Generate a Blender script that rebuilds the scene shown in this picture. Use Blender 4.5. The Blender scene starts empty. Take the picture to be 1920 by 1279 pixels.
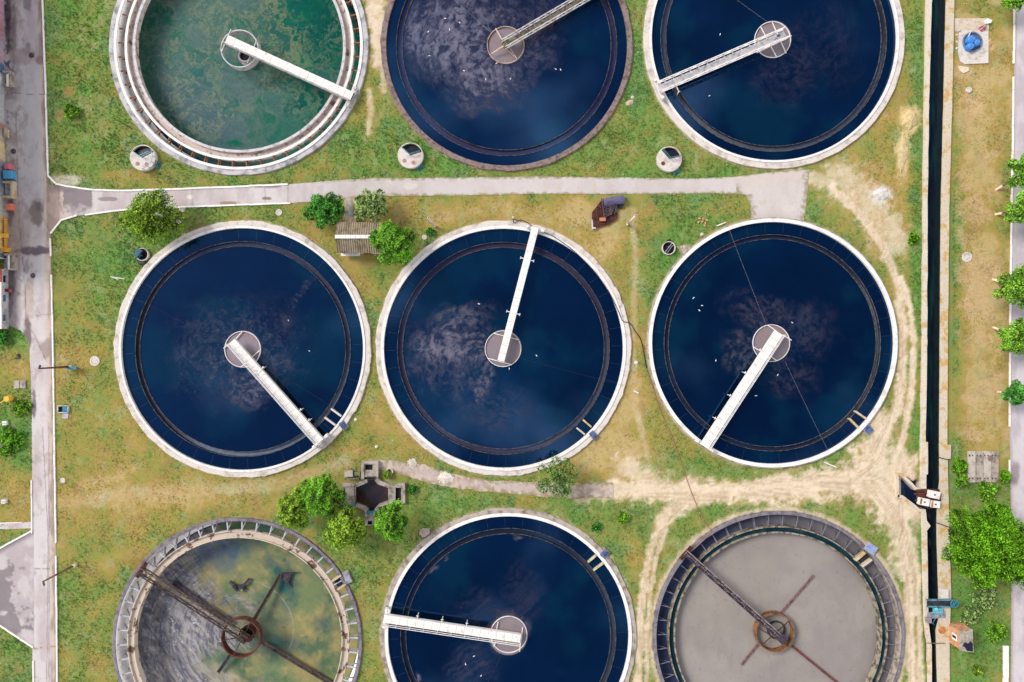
import bpy, math, random
import numpy as np
from mathutils import Vector

random.seed(7)
PI = math.pi
S = 0.065            # metres per photo pixel on the ground
H = 85.0             # height of the drone
CX, CY = 960.0, 639.5

scn = bpy.context.scene
COL = scn.collection

# ------------------------------------------------------------------ coordinates
def W(px, py, z=0.0):
    k = S * (H - z) / H
    return Vector(((px - CX) * k, -(py - CY) * k, z))

def topx(x, y, z=0.0):
    k = S * (H - z) / H
    return x / k + CX, CY - y / k

def lin(c):
    c = c / 255.0
    return c / 12.92 if c <= 0.04045 else ((c + 0.055) / 1.055) ** 2.4

KA = 0.80
def C(r, g, b, k=KA):
    return np.array([lin(r) * k, lin(g) * k, lin(b) * k])

# ------------------------------------------------------------------ noise (numpy)
def _hash(ix, iy, seed):
    n = (ix.astype(np.int64) * 374761393 + iy.astype(np.int64) * 668265263 + seed * 1274126177) & 0xFFFFFFFF
    n = ((n ^ (n >> 13)) * 1103515245) & 0xFFFFFFFF
    n = ((n ^ (n >> 16)) * 2246822519) & 0xFFFFFFFF
    n = n ^ (n >> 15)
    return (n & 0xFFFFFF) / float(0xFFFFFF)

def vnoise(x, y, seed=0):
    x = np.asarray(x, float); y = np.asarray(y, float)
    ix = np.floor(x); iy = np.floor(y)
    fx = x - ix; fy = y - iy
    fx = fx * fx * (3 - 2 * fx); fy = fy * fy * (3 - 2 * fy)
    a = _hash(ix, iy, seed); b = _hash(ix + 1, iy, seed)
    c = _hash(ix, iy + 1, seed); d = _hash(ix + 1, iy + 1, seed)
    return (a * (1 - fx) + b * fx) * (1 - fy) + (c * (1 - fx) + d * fx) * fy

def fbm(x, y, seed=0, octs=4, gain=0.5):
    s = 0.0; a = 1.0; t = 0.0; f = 1.0
    x = np.asarray(x, float); y = np.asarray(y, float)
    for i in range(octs):
        ca, sa = math.cos(i * 1.3 + seed), math.sin(i * 1.3 + seed)
        s = s + a * vnoise((x * ca - y * sa) * f + i * 17.3, (x * sa + y * ca) * f - i * 9.1, seed + i * 31)
        t += a; a *= gain; f *= 2.03
    return s / t

def sm(e0, e1, x):
    t = np.clip((np.asarray(x, float) - e0) / (e1 - e0), 0, 1)
    return t * t * (3 - 2 * t)

def mix(a, b, t):
    t = np.asarray(t)[..., None]
    return a * (1 - t) + b * t

def segdist(px, py, pts):
    d = np.full(np.shape(px), 1e9)
    for (x0, y0), (x1, y1) in zip(pts[:-1], pts[1:]):
        dx, dy = x1 - x0, y1 - y0
        t = np.clip(((px - x0) * dx + (py - y0) * dy) / (dx * dx + dy * dy + 1e-9), 0, 1)
        d = np.minimum(d, np.hypot(px - x0 - t * dx, py - y0 - t * dy))
    return d

def inpoly(px, py, poly):
    r = np.zeros(np.shape(px), bool)
    n = len(poly)
    for i in range(n):
        x0, y0 = poly[i]; x1, y1 = poly[(i + 1) % n]
        c = ((y0 > py) != (y1 > py)) & (px < (x1 - x0) * (py - y0) / ((y1 - y0) if y1 != y0 else 1e-9) + x0)
        r ^= c
    return r

def blob(px, py, cx, cy, rx, ry=None, e=0.35, ns=0.5, seed=0, nf=14.0):
    ry = ry or rx
    d = np.hypot((px - cx) / rx, (py - cy) / ry) + (fbm(px / nf, py / nf, seed, 3) - 0.5) * 2 * ns
    return 1 - sm(1 - e, 1 + e, d)

# ------------------------------------------------------------------ materials
MATS = {}
def nt_new(name):
    m = bpy.data.materials.new(name); m.use_nodes = True
    nt = m.node_tree; nt.nodes.clear()
    out = nt.nodes.new('ShaderNodeOutputMaterial')
    return m, nt, out

def _math(nt, op, a, b=None, clamp=False):
    n = nt.nodes.new('ShaderNodeMath'); n.operation = op; n.use_clamp = clamp
    for i, v in enumerate((a, b)):
        if v is None: continue
        if hasattr(v, 'is_linked'): nt.links.new(v, n.inputs[i])
        else: n.inputs[i].default_value = v
    return n.outputs[0]

def _noise(nt, scale, detail=4, rough=0.6, vec=None):
    n = nt.nodes.new('ShaderNodeTexNoise')
    n.inputs['Scale'].default_value = scale; n.inputs['Detail'].default_value = detail
    n.inputs['Roughness'].default_value = rough
    if vec is None:
        g = nt.nodes.new('ShaderNodeNewGeometry'); vec = g.outputs['Position']
    nt.links.new(vec, n.inputs['Vector'])
    return n.outputs['Fac']

def _ramp(nt, fac, a, b):
    n = nt.nodes.new('ShaderNodeMapRange'); n.clamp = True; n.interpolation_type = 'SMOOTHSTEP'
    nt.links.new(fac, n.inputs['Value'])
    n.inputs['From Min'].default_value = a; n.inputs['From Max'].default_value = b
    return n.outputs['Result']

def _mixc(nt, fac, a, b, mode='MIX'):
    n = nt.nodes.new('ShaderNodeMix'); n.data_type = 'RGBA'; n.blend_type = mode
    if hasattr(fac, 'is_linked'): nt.links.new(fac, n.inputs[0])
    else: n.inputs[0].default_value = fac
    for i, v in ((6, a), (7, b)):
        if hasattr(v, 'is_linked'): nt.links.new(v, n.inputs[i])
        else: n.inputs[i].default_value = (v[0], v[1], v[2], 1)
    return n.outputs[2]

def _bump(nt, height, strength, dist=0.05):
    n = nt.nodes.new('ShaderNodeBump'); n.inputs['Strength'].default_value = strength
    n.inputs['Distance'].default_value = dist
    nt.links.new(height, n.inputs['Height'])
    return n.outputs['Normal']

def mat(name, col, col2=None, rough=0.8, scale=3.0, lo=0.45, hi=0.65, fine=14.0, famt=0.25, bump=0.3, metal=0.0, spec=0.3):
    """painted / concrete / metal surface: two tones broken up by noise, a fine grain and a bump"""
    if name in MATS: return MATS[name]
    m, nt, out = nt_new(name)
    p = nt.nodes.new('ShaderNodeBsdfPrincipled')
    if col2 is None: col2 = np.array(col) * 0.72
    big = _noise(nt, scale, 5, 0.65)
    fn = _noise(nt, fine, 3, 0.6)
    c = _mixc(nt, _ramp(nt, big, lo, hi), col, col2)
    v = _math(nt, 'ADD', _math(nt, 'MULTIPLY', fn, 2 * famt), 1 - famt)
    comb = nt.nodes.new('ShaderNodeCombineColor')
    for i in range(3): nt.links.new(v, comb.inputs[i])
    c = _mixc(nt, 1.0, c, comb.outputs[0], 'MULTIPLY')
    nt.links.new(c, p.inputs['Base Color'])
    p.inputs['Roughness'].default_value = rough; p.inputs['Metallic'].default_value = metal
    p.inputs['Specular IOR Level'].default_value = spec
    if bump: nt.links.new(_bump(nt, fn, bump, 0.04), p.inputs['Normal'])
    nt.links.new(p.outputs[0], out.inputs[0])
    MATS[name] = m
    return m

def mat_attr(name, rough=0.9, scale=3.0, amt=0.3, fine=12.0, famt=0.3, bump=0.4, spec=0.2, sat=None):
    """surface whose broad colour comes from the mesh's colour attribute, broken up by two noises"""
    m, nt, out = nt_new(name)
    p = nt.nodes.new('ShaderNodeBsdfPrincipled')
    a = nt.nodes.new('ShaderNodeAttribute'); a.attribute_name = 'Col'
    n1 = _noise(nt, scale, 6, 0.7); n2 = _noise(nt, fine, 4, 0.7)
    v = _math(nt, 'MULTIPLY', _math(nt, 'ADD', _math(nt, 'MULTIPLY', n1, 2 * amt), 1 - amt),
              _math(nt, 'ADD', _math(nt, 'MULTIPLY', n2, 2 * famt), 1 - famt))
    comb = nt.nodes.new('ShaderNodeCombineColor')
    for i in range(3): nt.links.new(v, comb.inputs[i])
    c = _mixc(nt, 1.0, a.outputs['Color'], comb.outputs[0], 'MULTIPLY')
    nt.links.new(c, p.inputs['Base Color'])
    p.inputs['Roughness'].default_value = rough; p.inputs['Specular IOR Level'].default_value = spec
    if bump: nt.links.new(_bump(nt, n2, bump, 0.06), p.inputs['Normal'])
    nt.links.new(p.outputs[0], out.inputs[0])
    MATS[name] = m
    return m

def mat_water(name, tint=(0.13, 0.33, 0.78), spec=1.0, ripple=0.05, ior=1.6):
    """water: body colour and scum come from attributes; the rest is what the surface reflects"""
    m, nt, out = nt_new(name)
    p = nt.nodes.new('ShaderNodeBsdfPrincipled')
    a = nt.nodes.new('ShaderNodeAttribute'); a.attribute_name = 'Col'
    sc = nt.nodes.new('ShaderNodeAttribute'); sc.attribute_name = 'Scum'
    sn = nt.nodes.new('ShaderNodeAttribute'); sn.attribute_name = 'ScumCol'
    n1 = _noise(nt, 3.2, 7, 0.72)
    # scum: alpha in the attribute, frayed by a fine noise
    f = _math(nt, 'MULTIPLY', sc.outputs['Fac'], _math(nt, 'ADD', _math(nt, 'MULTIPLY', n1, 0.5), 0.70))
    f = _math(nt, 'MULTIPLY', f, 1.0, True)
    n3 = _noise(nt, 9.0, 3, 0.6)
    v = _math(nt, 'ADD', _math(nt, 'MULTIPLY', n3, 0.4), 0.8)
    comb = nt.nodes.new('ShaderNodeCombineColor')
    for i in range(3): nt.links.new(v, comb.inputs[i])
    scol = _mixc(nt, 1.0, sn.outputs['Color'], comb.outputs[0], 'MULTIPLY')
    c = _mixc(nt, f, a.outputs['Color'], scol)
    nt.links.new(c, p.inputs['Base Color'])
    r = _math(nt, 'ADD', _math(nt, 'MULTIPLY', f, 0.6), 0.05)
    nt.links.new(r, p.inputs['Roughness'])
    p.inputs['Specular IOR Level'].default_value = spec
    p.inputs['IOR'].default_value = ior
    p.inputs['Specular Tint'].default_value = (*tint, 1)
    n2 = _noise(nt, 1.1, 2, 0.5)
    nt.links.new(_bump(nt, n2, ripple, 0.02), p.inputs['Normal'])
    nt.links.new(p.outputs[0], out.inputs[0])
    MATS[name] = m
    return m

def mat_leaf(name='leaf'):
    m, nt, out = nt_new(name)
    p = nt.nodes.new('ShaderNodeBsdfPrincipled'); t = nt.nodes.new('ShaderNodeBsdfTranslucent')
    a = nt.nodes.new('ShaderNodeAttribute'); a.attribute_name = 'Col'
    n1 = _noise(nt, 2.0, 3, 0.6)
    v = _math(nt, 'ADD', _math(nt, 'MULTIPLY', n1, 0.6), 0.7)
    comb = nt.nodes.new('ShaderNodeCombineColor')
    for i in range(3): nt.links.new(v, comb.inputs[i])
    c = _mixc(nt, 1.0, a.outputs['Color'], comb.outputs[0], 'MULTIPLY')
    nt.links.new(c, p.inputs['Base Color']); nt.links.new(c, t.inputs['Color'])
    p.inputs['Roughness'].default_value = 0.6; p.inputs['Specular IOR Level'].default_value = 0.25
    mx = nt.nodes.new('ShaderNodeMixShader'); mx.inputs[0].default_value = 0.38
    nt.links.new(p.outputs[0], mx.inputs[1]); nt.links.new(t.outputs[0], mx.inputs[2])
    nt.links.new(mx.outputs[0], out.inputs[0])
    MATS[name] = m
    return m

M_GROUND = mat_attr('ground_turf', 0.95, 1.3, 0.16, 9.0, 0.24, 0.25, 0.1)
M_ROAD = mat_attr('worn_concrete_road', 0.9, 1.6, 0.10, 10.0, 0.12, 0.25, 0.2)
M_PAINTED = mat_attr('patchy_paint', 0.8, 2.0, 0.2, 9.0, 0.18, 0.3, 0.25)
M_LEAF = mat_leaf()
M_GRASS = mat_leaf('grass_blade')
M_WATER = mat_water('clear_water')
M_MURK = mat_water('murky_water', (0.6, 0.85, 1.0), 0.12, 0.05, 1.4)
M_CANAL = mat_water('canal_water', (0.2, 0.45, 0.8), 0.7, 0.25, 1.45)
M_SLUDGE = mat_water('sludge_water', (0.6, 0.75, 1.0), 0.5, 0.02, 1.4)

M_CONC = mat('pale_concrete', C(216, 209, 203), C(168, 156, 146), 0.9, 1.1, 0.46, 0.74, 7, 0.20, 0.35)
M_CONC_D = mat('dirty_concrete', C(180, 170, 160), C(118, 108, 98), 0.95, 1.2, 0.42, 0.68, 8, 0.25, 0.4)
M_CONC_W = mat('wet_concrete', C(196, 194, 196), C(120, 122, 130), 0.8, 0.9, 0.42, 0.7, 6, 0.2, 0.2)
M_SAND = mat('lichen_concrete', C(204, 192, 172), C(196, 160, 96), 0.95, 0.9, 0.50, 0.64, 5, 0.32, 0.5)
M_WHITE = mat('white_paint', C(238, 235, 233), C(206, 199, 196), 0.6, 1.3, 0.46, 0.74, 8, 0.10, 0.12)
M_KERB = mat('whitewashed_kerb', C(246, 242, 240), C(196, 186, 180), 0.9, 1.6, 0.55, 0.75, 9, 0.12, 0.2)
M_GREYP = mat('grey_paint', C(205, 202, 205), C(150, 146, 148), 0.6, 1.7, 0.45, 0.7, 10, 0.12, 0.15)
M_STEEL = mat('dark_steel', C(60, 58, 68), C(34, 32, 42), 0.6, 2, 0.4, 0.65, 10, 0.2, 0.2)
M_CHAN = mat('channel_wall', C(58, 56, 66), C(32, 32, 42), 0.9, 1.0, 0.4, 0.65, 8, 0.3, 0.3)
M_RUST = mat('rust', C(128, 74, 50), C(74, 44, 36), 0.9, 2.2, 0.42, 0.62, 10, 0.3, 0.4)
M_RUST_D = mat('dark_rust', C(92, 50, 40), C(52, 32, 34), 0.9, 2.2, 0.42, 0.62, 10, 0.3, 0.4)
M_ORANGE = mat('orange_rust', C(196, 130, 78), C(140, 80, 46), 0.9, 1.6, 0.45, 0.65, 10, 0.2, 0.3)
M_OLIVE = mat('weathered_olive_steel', C(128, 120, 98), C(78, 70, 58), 0.8, 2.0, 0.42, 0.65, 10, 0.25, 0.3)
M_BRICK = mat('brown_brick', C(140, 124, 122), C(104, 84, 80), 0.95, 2.0, 0.42, 0.66, 9, 0.25, 0.5)
M_VIOLET = mat('dull_violet_concrete', C(132, 126, 136), C(98, 94, 108), 0.9, 1.5, 0.42, 0.66, 9, 0.18, 0.3)
M_BLUE = mat('blue_paint', C(60, 140, 175), C(40, 98, 130), 0.55, 3, 0.45, 0.7, 10, 0.12, 0.1)
M_TEAL = mat('faded_teal_paint', C(92, 150, 165), C(60, 96, 110), 0.6, 2, 0.42, 0.66, 10, 0.2, 0.2)
M_NAVY = mat('navy_cover', C(92, 110, 155), C(48, 58, 92), 0.6, 1.4, 0.4, 0.66, 10, 0.15, 0.15)
M_BLACK = mat('black_rubber', C(26, 24, 28), C(14, 14, 16), 0.7, 3, 0.4, 0.6, 10, 0.2, 0.1)
M_DARK = mat('dark_opening', C(30, 30, 36), C(16, 16, 22), 0.8, 2, 0.4, 0.6, 10, 0.2, 0.1)
M_WOOD = mat('old_wood', C(150, 122, 92), C(100, 80, 62), 0.95, 2, 0.4, 0.65, 10, 0.25, 0.3)
M_BARK = mat('bark', C(110, 92, 74), C(70, 58, 48), 0.95, 2.5, 0.4, 0.65, 12, 0.3, 0.6)
M_YELLOW = mat('yellow_paint', C(240, 186, 70), C(205, 145, 40), 0.6, 1.5, 0.5, 0.75, 10, 0.1, 0.1)
M_BRICKO = mat('orange_brick', C(206, 156, 122), C(176, 116, 84), 0.95, 1.8, 0.42, 0.66, 9, 0.2, 0.4)
M_BARREL = mat('blue_plastic', C(66, 136, 214), C(40, 96, 170), 0.4, 2, 0.5, 0.75, 10, 0.08, 0.05)
M_GULL = mat('white_feather', C(250, 250, 250, 0.85), C(225, 225, 228), 0.8, 8, 0.5, 0.8, 20, 0.05, 0)
M_CORR = mat('corrugated_cement_sheet', C(150, 136, 114), C(112, 100, 82), 0.9, 1.2, 0.42, 0.66, 9, 0.2, 0.2)
M_CREAM = mat('peeling_cream_paint', C(208, 194, 178), C(112, 82, 72), 0.85, 1.0, 0.52, 0.60, 9, 0.15, 0.3)
M_PEEL = mat('peeling_white_lining', C(214, 200, 192), C(120, 100, 92), 0.85, 1.5, 0.5, 0.66, 8, 0.25, 0.4)
M_PANELG = mat('grey_galvanised', C(170, 174, 186), C(120, 124, 140), 0.5, 2, 0.42, 0.66, 9, 0.12, 0.1, 0.3)
M_SALMON = mat('salmon_plastic', C(228, 128, 108), C(206, 104, 90), 0.6, 2, 0.5, 0.75, 10, 0.1, 0.1)
M_PINK = mat('pink_plastic', C(222, 122, 136), C(200, 100, 116), 0.6, 2, 0.5, 0.75, 10, 0.1, 0.1)
M_SKY = mat('sky_blue_plastic', C(84, 170, 214), C(60, 140, 190), 0.6, 2, 0.5, 0.75, 10, 0.1, 0.1)
M_REDHOSE = mat('red_hose', C(170, 116, 98), C(134, 92, 80), 0.8, 2, 0.5, 0.75, 10, 0.1, 0.1)
M_MUDD = mat('wet_mud_steel', C(70, 62, 74), C(40, 36, 50), 0.7, 2, 0.42, 0.66, 10, 0.25, 0.3)

mat('submerged_strut', C(30, 40, 66), C(22, 30, 52), .6, 2)
M_LIDD = mat('iron_lid', C(96, 86, 96), C(72, 64, 74), .8, 2)
M_DECK = mat('worn_white_deck', C(236, 232, 229), C(164, 154, 148), .7, 2.3, .54, .78, 7, .2, .25)
M_WEIR = mat('stained_weir_plate', C(112, 108, 106), C(52, 50, 56), .8, 2.4, .4, .6, 14, .3, .2)

# ------------------------------------------------------------------ mesh building
class MB:
    def __init__(self): self.v = []; self.f = []
    def add(self, vs, fs):
        o = len(self.v); self.v += [tuple(v) for v in vs]; self.f += [tuple(i + o for i in f) for f in fs]
    def box(self, c, sx, sy, sz, rz=0.0, taper=1.0):
        """box with its base centre at c"""
        ca, sa = math.cos(rz), math.sin(rz); vs = []
        for z, t in ((0, 1), (sz, taper)):
            for x, y in ((-1, -1), (1, -1), (1, 1), (-1, 1)):
                x *= sx / 2 * t; y *= sy / 2 * t
                vs.append((c[0] + x * ca - y * sa, c[1] + x * sa + y * ca, c[2] + z))
        self.add(vs, [(3, 2, 1, 0), (4, 5, 6, 7), (0, 1, 5, 4), (1, 2, 6, 5), (2, 3, 7, 6), (3, 0, 4, 7)])
    def bar(self, a, b, w, h):
        a = Vector(a); b = Vector(b); d = (b - a).normalized()
        up = Vector((0, 0, 1)) if abs(d.z) < 0.95 else Vector((1, 0, 0))
        s = d.cross(up).normalized(); u = s.cross(d)
        vs = []
        for p in (a, b):
            for x, y in ((-1, -1), (1, -1), (1, 1), (-1, 1)):
                vs.append(p + s * (x * w / 2) + u * (y * h / 2))
        self.add(vs, [(0, 1, 2, 3), (7, 6, 5, 4), (4, 5, 1, 0), (5, 6, 2, 1), (6, 7, 3, 2), (7, 4, 0, 3)])
    def tube(self, pts, r, n=6, r2=None):
        pts = [Vector(p) for p in pts]; m = len(pts); vs = []
        for i, p in enumerate(pts):
            d = (pts[min(i + 1, m - 1)] - pts[max(i - 1, 0)]).normalized()
            up = Vector((0, 0, 1)) if abs(d.z) < 0.9 else Vector((1, 0, 0))
            s = d.cross(up).normalized(); u = s.cross(d)
            rr = r if r2 is None else r + (r2 - r) * i / (m - 1)
            for k in range(n):
                t = 2 * PI * k / n
                vs.append(p + s * (rr * math.cos(t)) + u * (rr * math.sin(t)))
        fs = [(i * n + k, i * n + (k + 1) % n, (i + 1) * n + (k + 1) % n, (i + 1) * n + k) for i in range(m - 1) for k in range(n)]
        fs += [tuple(range(n))[::-1], tuple((m - 1) * n + k for k in range(n))]
        self.add(vs, fs)
    def lathe(self, c, prof, n=160, rn=None, a0=0.0, a1=2 * PI):
        """prof: list of (r,z); rn(angle, index) adds to the radius"""
        full = abs(a1 - a0 - 2 * PI) < 1e-6; cnt = n if full else n + 1; m = len(prof); vs = []
        for k in range(cnt):
            t = a0 + (a1 - a0) * k / n
            for i, (r, z) in enumerate(prof):
                rr = r + (rn(t, i) if rn else 0)
                vs.append((c[0] + rr * math.cos(t), c[1] + rr * math.sin(t), c[2] + z))
        fs = []
        for k in range(n):
            k2 = (k + 1) % cnt
            for i in range(m - 1):
                fs.append((k * m + i, k2 * m + i, k2 * m + i + 1, k * m + i + 1))
        self.add(vs, fs)
    def prism(self, poly, z0, z1):
        """poly: world (x,y) list"""
        n = len(poly)
        ar = sum(poly[i][0] * poly[(i + 1) % n][1] - poly[(i + 1) % n][0] * poly[i][1] for i in range(n))
        if ar < 0: poly = poly[::-1]
        vs = [(p[0], p[1], z0) for p in poly] + [(p[0], p[1], z1) for p in poly]
        fs = [tuple(range(n))[::-1], tuple(range(n, 2 * n))] + [(i, (i + 1) % n, n + (i + 1) % n, n + i) for i in range(n)]
        self.add(vs, fs)
    def wall(self, pts, w, z0, z1, closed=False):
        """mitred wall along world (x,y) points; w = (left,right) offsets or a width"""
        wl, wr = w if isinstance(w, tuple) else (w / 2, w / 2)
        P = [Vector((p[0], p[1])) for p in pts]; n = len(P); L = []; R = []
        for i in range(n):
            if closed or 0 < i < n - 1:
                a = (P[i] - P[i - 1]).normalized(); b = (P[(i + 1) % n] - P[i]).normalized()
            else:
                a = b = (P[1] - P[0]).normalized() if i == 0 else (P[-1] - P[-2]).normalized()
            na = Vector((-a.y, a.x)); nb = Vector((-b.y, b.x)); m = na + nb
            m = m / max(m.length_squared, 0.5) * 2
            L.append(P[i] + m * wl); R.append(P[i] - m * wr)
        vs = []
        for i in range(n):
            vs += [(L[i].x, L[i].y, z0), (R[i].x, R[i].y, z0), (R[i].x, R[i].y, z1), (L[i].x, L[i].y, z1)]
        fs = []
        for i in range(n if closed else n - 1):
            a, b = i * 4, ((i + 1) % n) * 4
            for k in range(4): fs.append((a + k, a + (k + 1) % 4, b + (k + 1) % 4, b + k))
        if not closed: fs += [(3, 2, 1, 0), ((n - 1) * 4, (n - 1) * 4 + 1, (n - 1) * 4 + 2, (n - 1) * 4 + 3)]
        self.add(vs, fs)
    def dome(self, c, r, h, n=16, m=5):
        self.lathe(c, [(r * math.cos(PI / 2 * i / m) + 1e-4, h * math.sin(PI / 2 * i / m)) for i in range(m + 1)], n)
    def build(self, name, material, parent=None, smooth=False, cols=None):
        org = parent_origin(parent)
        me = bpy.data.meshes.new(name)
        me.from_pydata([(v[0] - org[0], v[1] - org[1], v[2] - org[2]) for v in self.v], [], self.f)
        me.materials.append(material)
        if smooth: me.polygons.foreach_set('use_smooth', [True] * len(me.polygons))
        if cols is not None: set_col(me, 'Col', cols)
        me.update()
        o = bpy.data.objects.new(name, me); COL.objects.link(o)
        if parent is not None: o.parent = parent
        return o

ORIG = {}
def parent_origin(p):
    if p is None: return (0, 0, 0)
    while p.parent is not None: p = p.parent
    return tuple(p.location)

def set_col(me, name, cols):
    a = me.color_attributes.new(name, 'FLOAT_COLOR', 'POINT')
    c = np.ones((len(me.vertices), 4), np.float32); c[:, :3] = np.clip(cols, 0, 1)
    a.data.foreach_set('color', c.ravel())

def set_float(me, name, vals):
    a = me.attributes.new(name, 'FLOAT', 'POINT'); a.data.foreach_set('value', np.asarray(vals, np.float32))

def np_mesh(name, V, F, material, parent=None, smooth=False):
    me = bpy.data.meshes.new(name)
    V = np.asarray(V, np.float32); F = np.asarray(F, np.int32)
    org = parent_origin(parent)
    V = V - np.array(org, np.float32)
    k = F.shape[1]
    me.vertices.add(len(V)); me.vertices.foreach_set('co', V.ravel())
    me.loops.add(F.size); me.loops.foreach_set('vertex_index', F.ravel())
    me.polygons.add(len(F)); me.polygons.foreach_set('loop_start', np.arange(len(F), dtype=np.int32) * k)
    me.polygons.foreach_set('loop_total', np.full(len(F), k, np.int32))
    if smooth: me.polygons.foreach_set('use_smooth', np.ones(len(F), bool))
    me.materials.append(material); me.update(calc_edges=True); me.validate()
    o = bpy.data.objects.new(name, me); COL.objects.link(o)
    if parent is not None: o.parent = parent
    return o

def tag(o, label=None, cat=None, group=None, kind=None):
    if label: o['label'] = label
    if cat: o['category'] = cat
    if group: o['group'] = group
    if kind: o['kind'] = kind
    return o

def thing(name, label, cat, loc, group=None):
    o = bpy.data.objects.new(name, None); COL.objects.link(o)
    o.empty_display_size = 0.3
    o.location = loc
    return tag(o, label, cat, group)

def single(mb, name, material, label, cat, group=None, smooth=False):
    """a thing that is one mesh, its origin at its own base"""
    vs = np.array(mb.v); c = (vs.min(0) + vs.max(0)) / 2; c[2] = vs[:, 2].min()
    mb.v = [tuple(p) for p in (vs - c)]
    o = mb.build(name, material, None, smooth); o.location = c
    return tag(o, label, cat, group)

def dup(o, loc=None, rz=None, scale=None, label=None, parent=None):
    c = o.copy(); COL.objects.link(c)
    if parent is not None: c.parent = parent
    if loc is not None: c.location = loc
    if rz is not None: c.rotation_euler = (0, 0, rz)
    if scale is not None: c.scale = (scale, scale, scale)
    if label: c['label'] = label
    for ch in list(o.children): dup(ch, parent=c)
    return c

def xy(pts, z=0.0): return [tuple(W(x, y, z)[:2]) for x, y in pts]

# ------------------------------------------------------------------ layout (photo pixels at ground level)
TANKS = {
    'a': dict(c=(449, 87), ro=242, ri=227), 'b': dict(c=(950, 86), ro=234, ri=225), 'c': dict(c=(1450, 73), ro=244, ri=229),
    'd': dict(c=(456, 654.5), ro=240, ri=226), 'e': dict(c=(944, 653), ro=239, ri=223), 'f': dict(c=(1447.5, 643), ro=235, ri=227),
    'g': dict(c=(446, 1203.5), ro=233, ri=225), 'h': dict(c=(953, 1192), ro=240, ri=225), 'i': dict(c=(1459, 1193), ro=235.5, ri=226)}
CANAL_L = [(1735, -60), (1735, 0), (1731, 200), (1728.5, 400), (1727, 640), (1725, 830), (1725, 915)]
CANAL_R = [(1788, -60), (1788, 0), (1784, 200), (1779, 400), (1777, 640), (1775.5, 830), (1781, 1000), (1783, 1120), (1780, 1250), (1781, 1340)]
CANAL_CUT = [(1740, -80), (1740, 0), (1734, 400), (1731, 830), (1731, 905), (1700, 897), (1690, 897), (1690, 928), (1712, 945), (1731, 958), (1731, 1130), (1741, 1279), (1741, 1360),
             (1768, 1360), (1768, 1279), (1770, 1120), (1768, 1000), (1768, 830), (1769, 640), (1772, 400), (1780, 0), (1780, -80)]
CHAMBER_CUT = [(690, 866), (703, 866), (706, 900), (727, 911), (756, 911), (756, 938), (726, 941), (705, 952), (705, 982), (690, 982), (688, 952), (670, 944), (645, 944), (645, 910), (668, 908), (688, 900)]

ROAD_A = [(30, -70), (30, 0), (8, 10), (8, 600), (30, 612), (55, 640), (60, 760), (60, 1340)]
ROAD_B = [(80, -70), (80, 0), (86, 150), (92, 340), (94, 400), (95, 440), (99, 600), (103, 800), (106, 1060), (108, 1340)]
XROAD_A = [(88, 345), (122, 350), (170, 357), (235, 358), (400, 352), (540, 346), (620, 339), (700, 334), (860, 333), (1000, 331), (1180, 333), (1300, 335), (1380, 331), (1450, 322), (1516, 318)]
XROAD_B = [(90, 442), (117, 411), (160, 403), (225, 394), (330, 389), (545, 381), (650, 372), (700, 368), (860, 367), (1000, 364), (1180, 364), (1300, 363), (1388, 363), (1396, 364), (1400, 366)]
APRON = [(1386, 345), (1516, 330), (1514, 365), (1507, 416), (1407, 416), (1402, 378), (1394, 364)]
PLAZA = [(62, 994), (0, 1028), (-70, 1066), (-70, 1128), (0, 1171), (62, 1213)]
RROAD = [(1903, -70), (1900, 200), (1895, 480), (1892, 760), (1895, 900), (1896, 1100), (1893, 1340), (2010, 1340), (2010, -70)]
DPATH_A = [(690, 862), (745, 863), (800, 872), (850, 888), (900, 898), (950, 902), (1000, 903), (1060, 905), (1150, 905)]
DPATH_B = [(690, 876), (740, 884), (800, 905), (850, 915), (900, 920), (950, 925), (1000, 929), (1070, 934), (1150, 934)]

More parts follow.
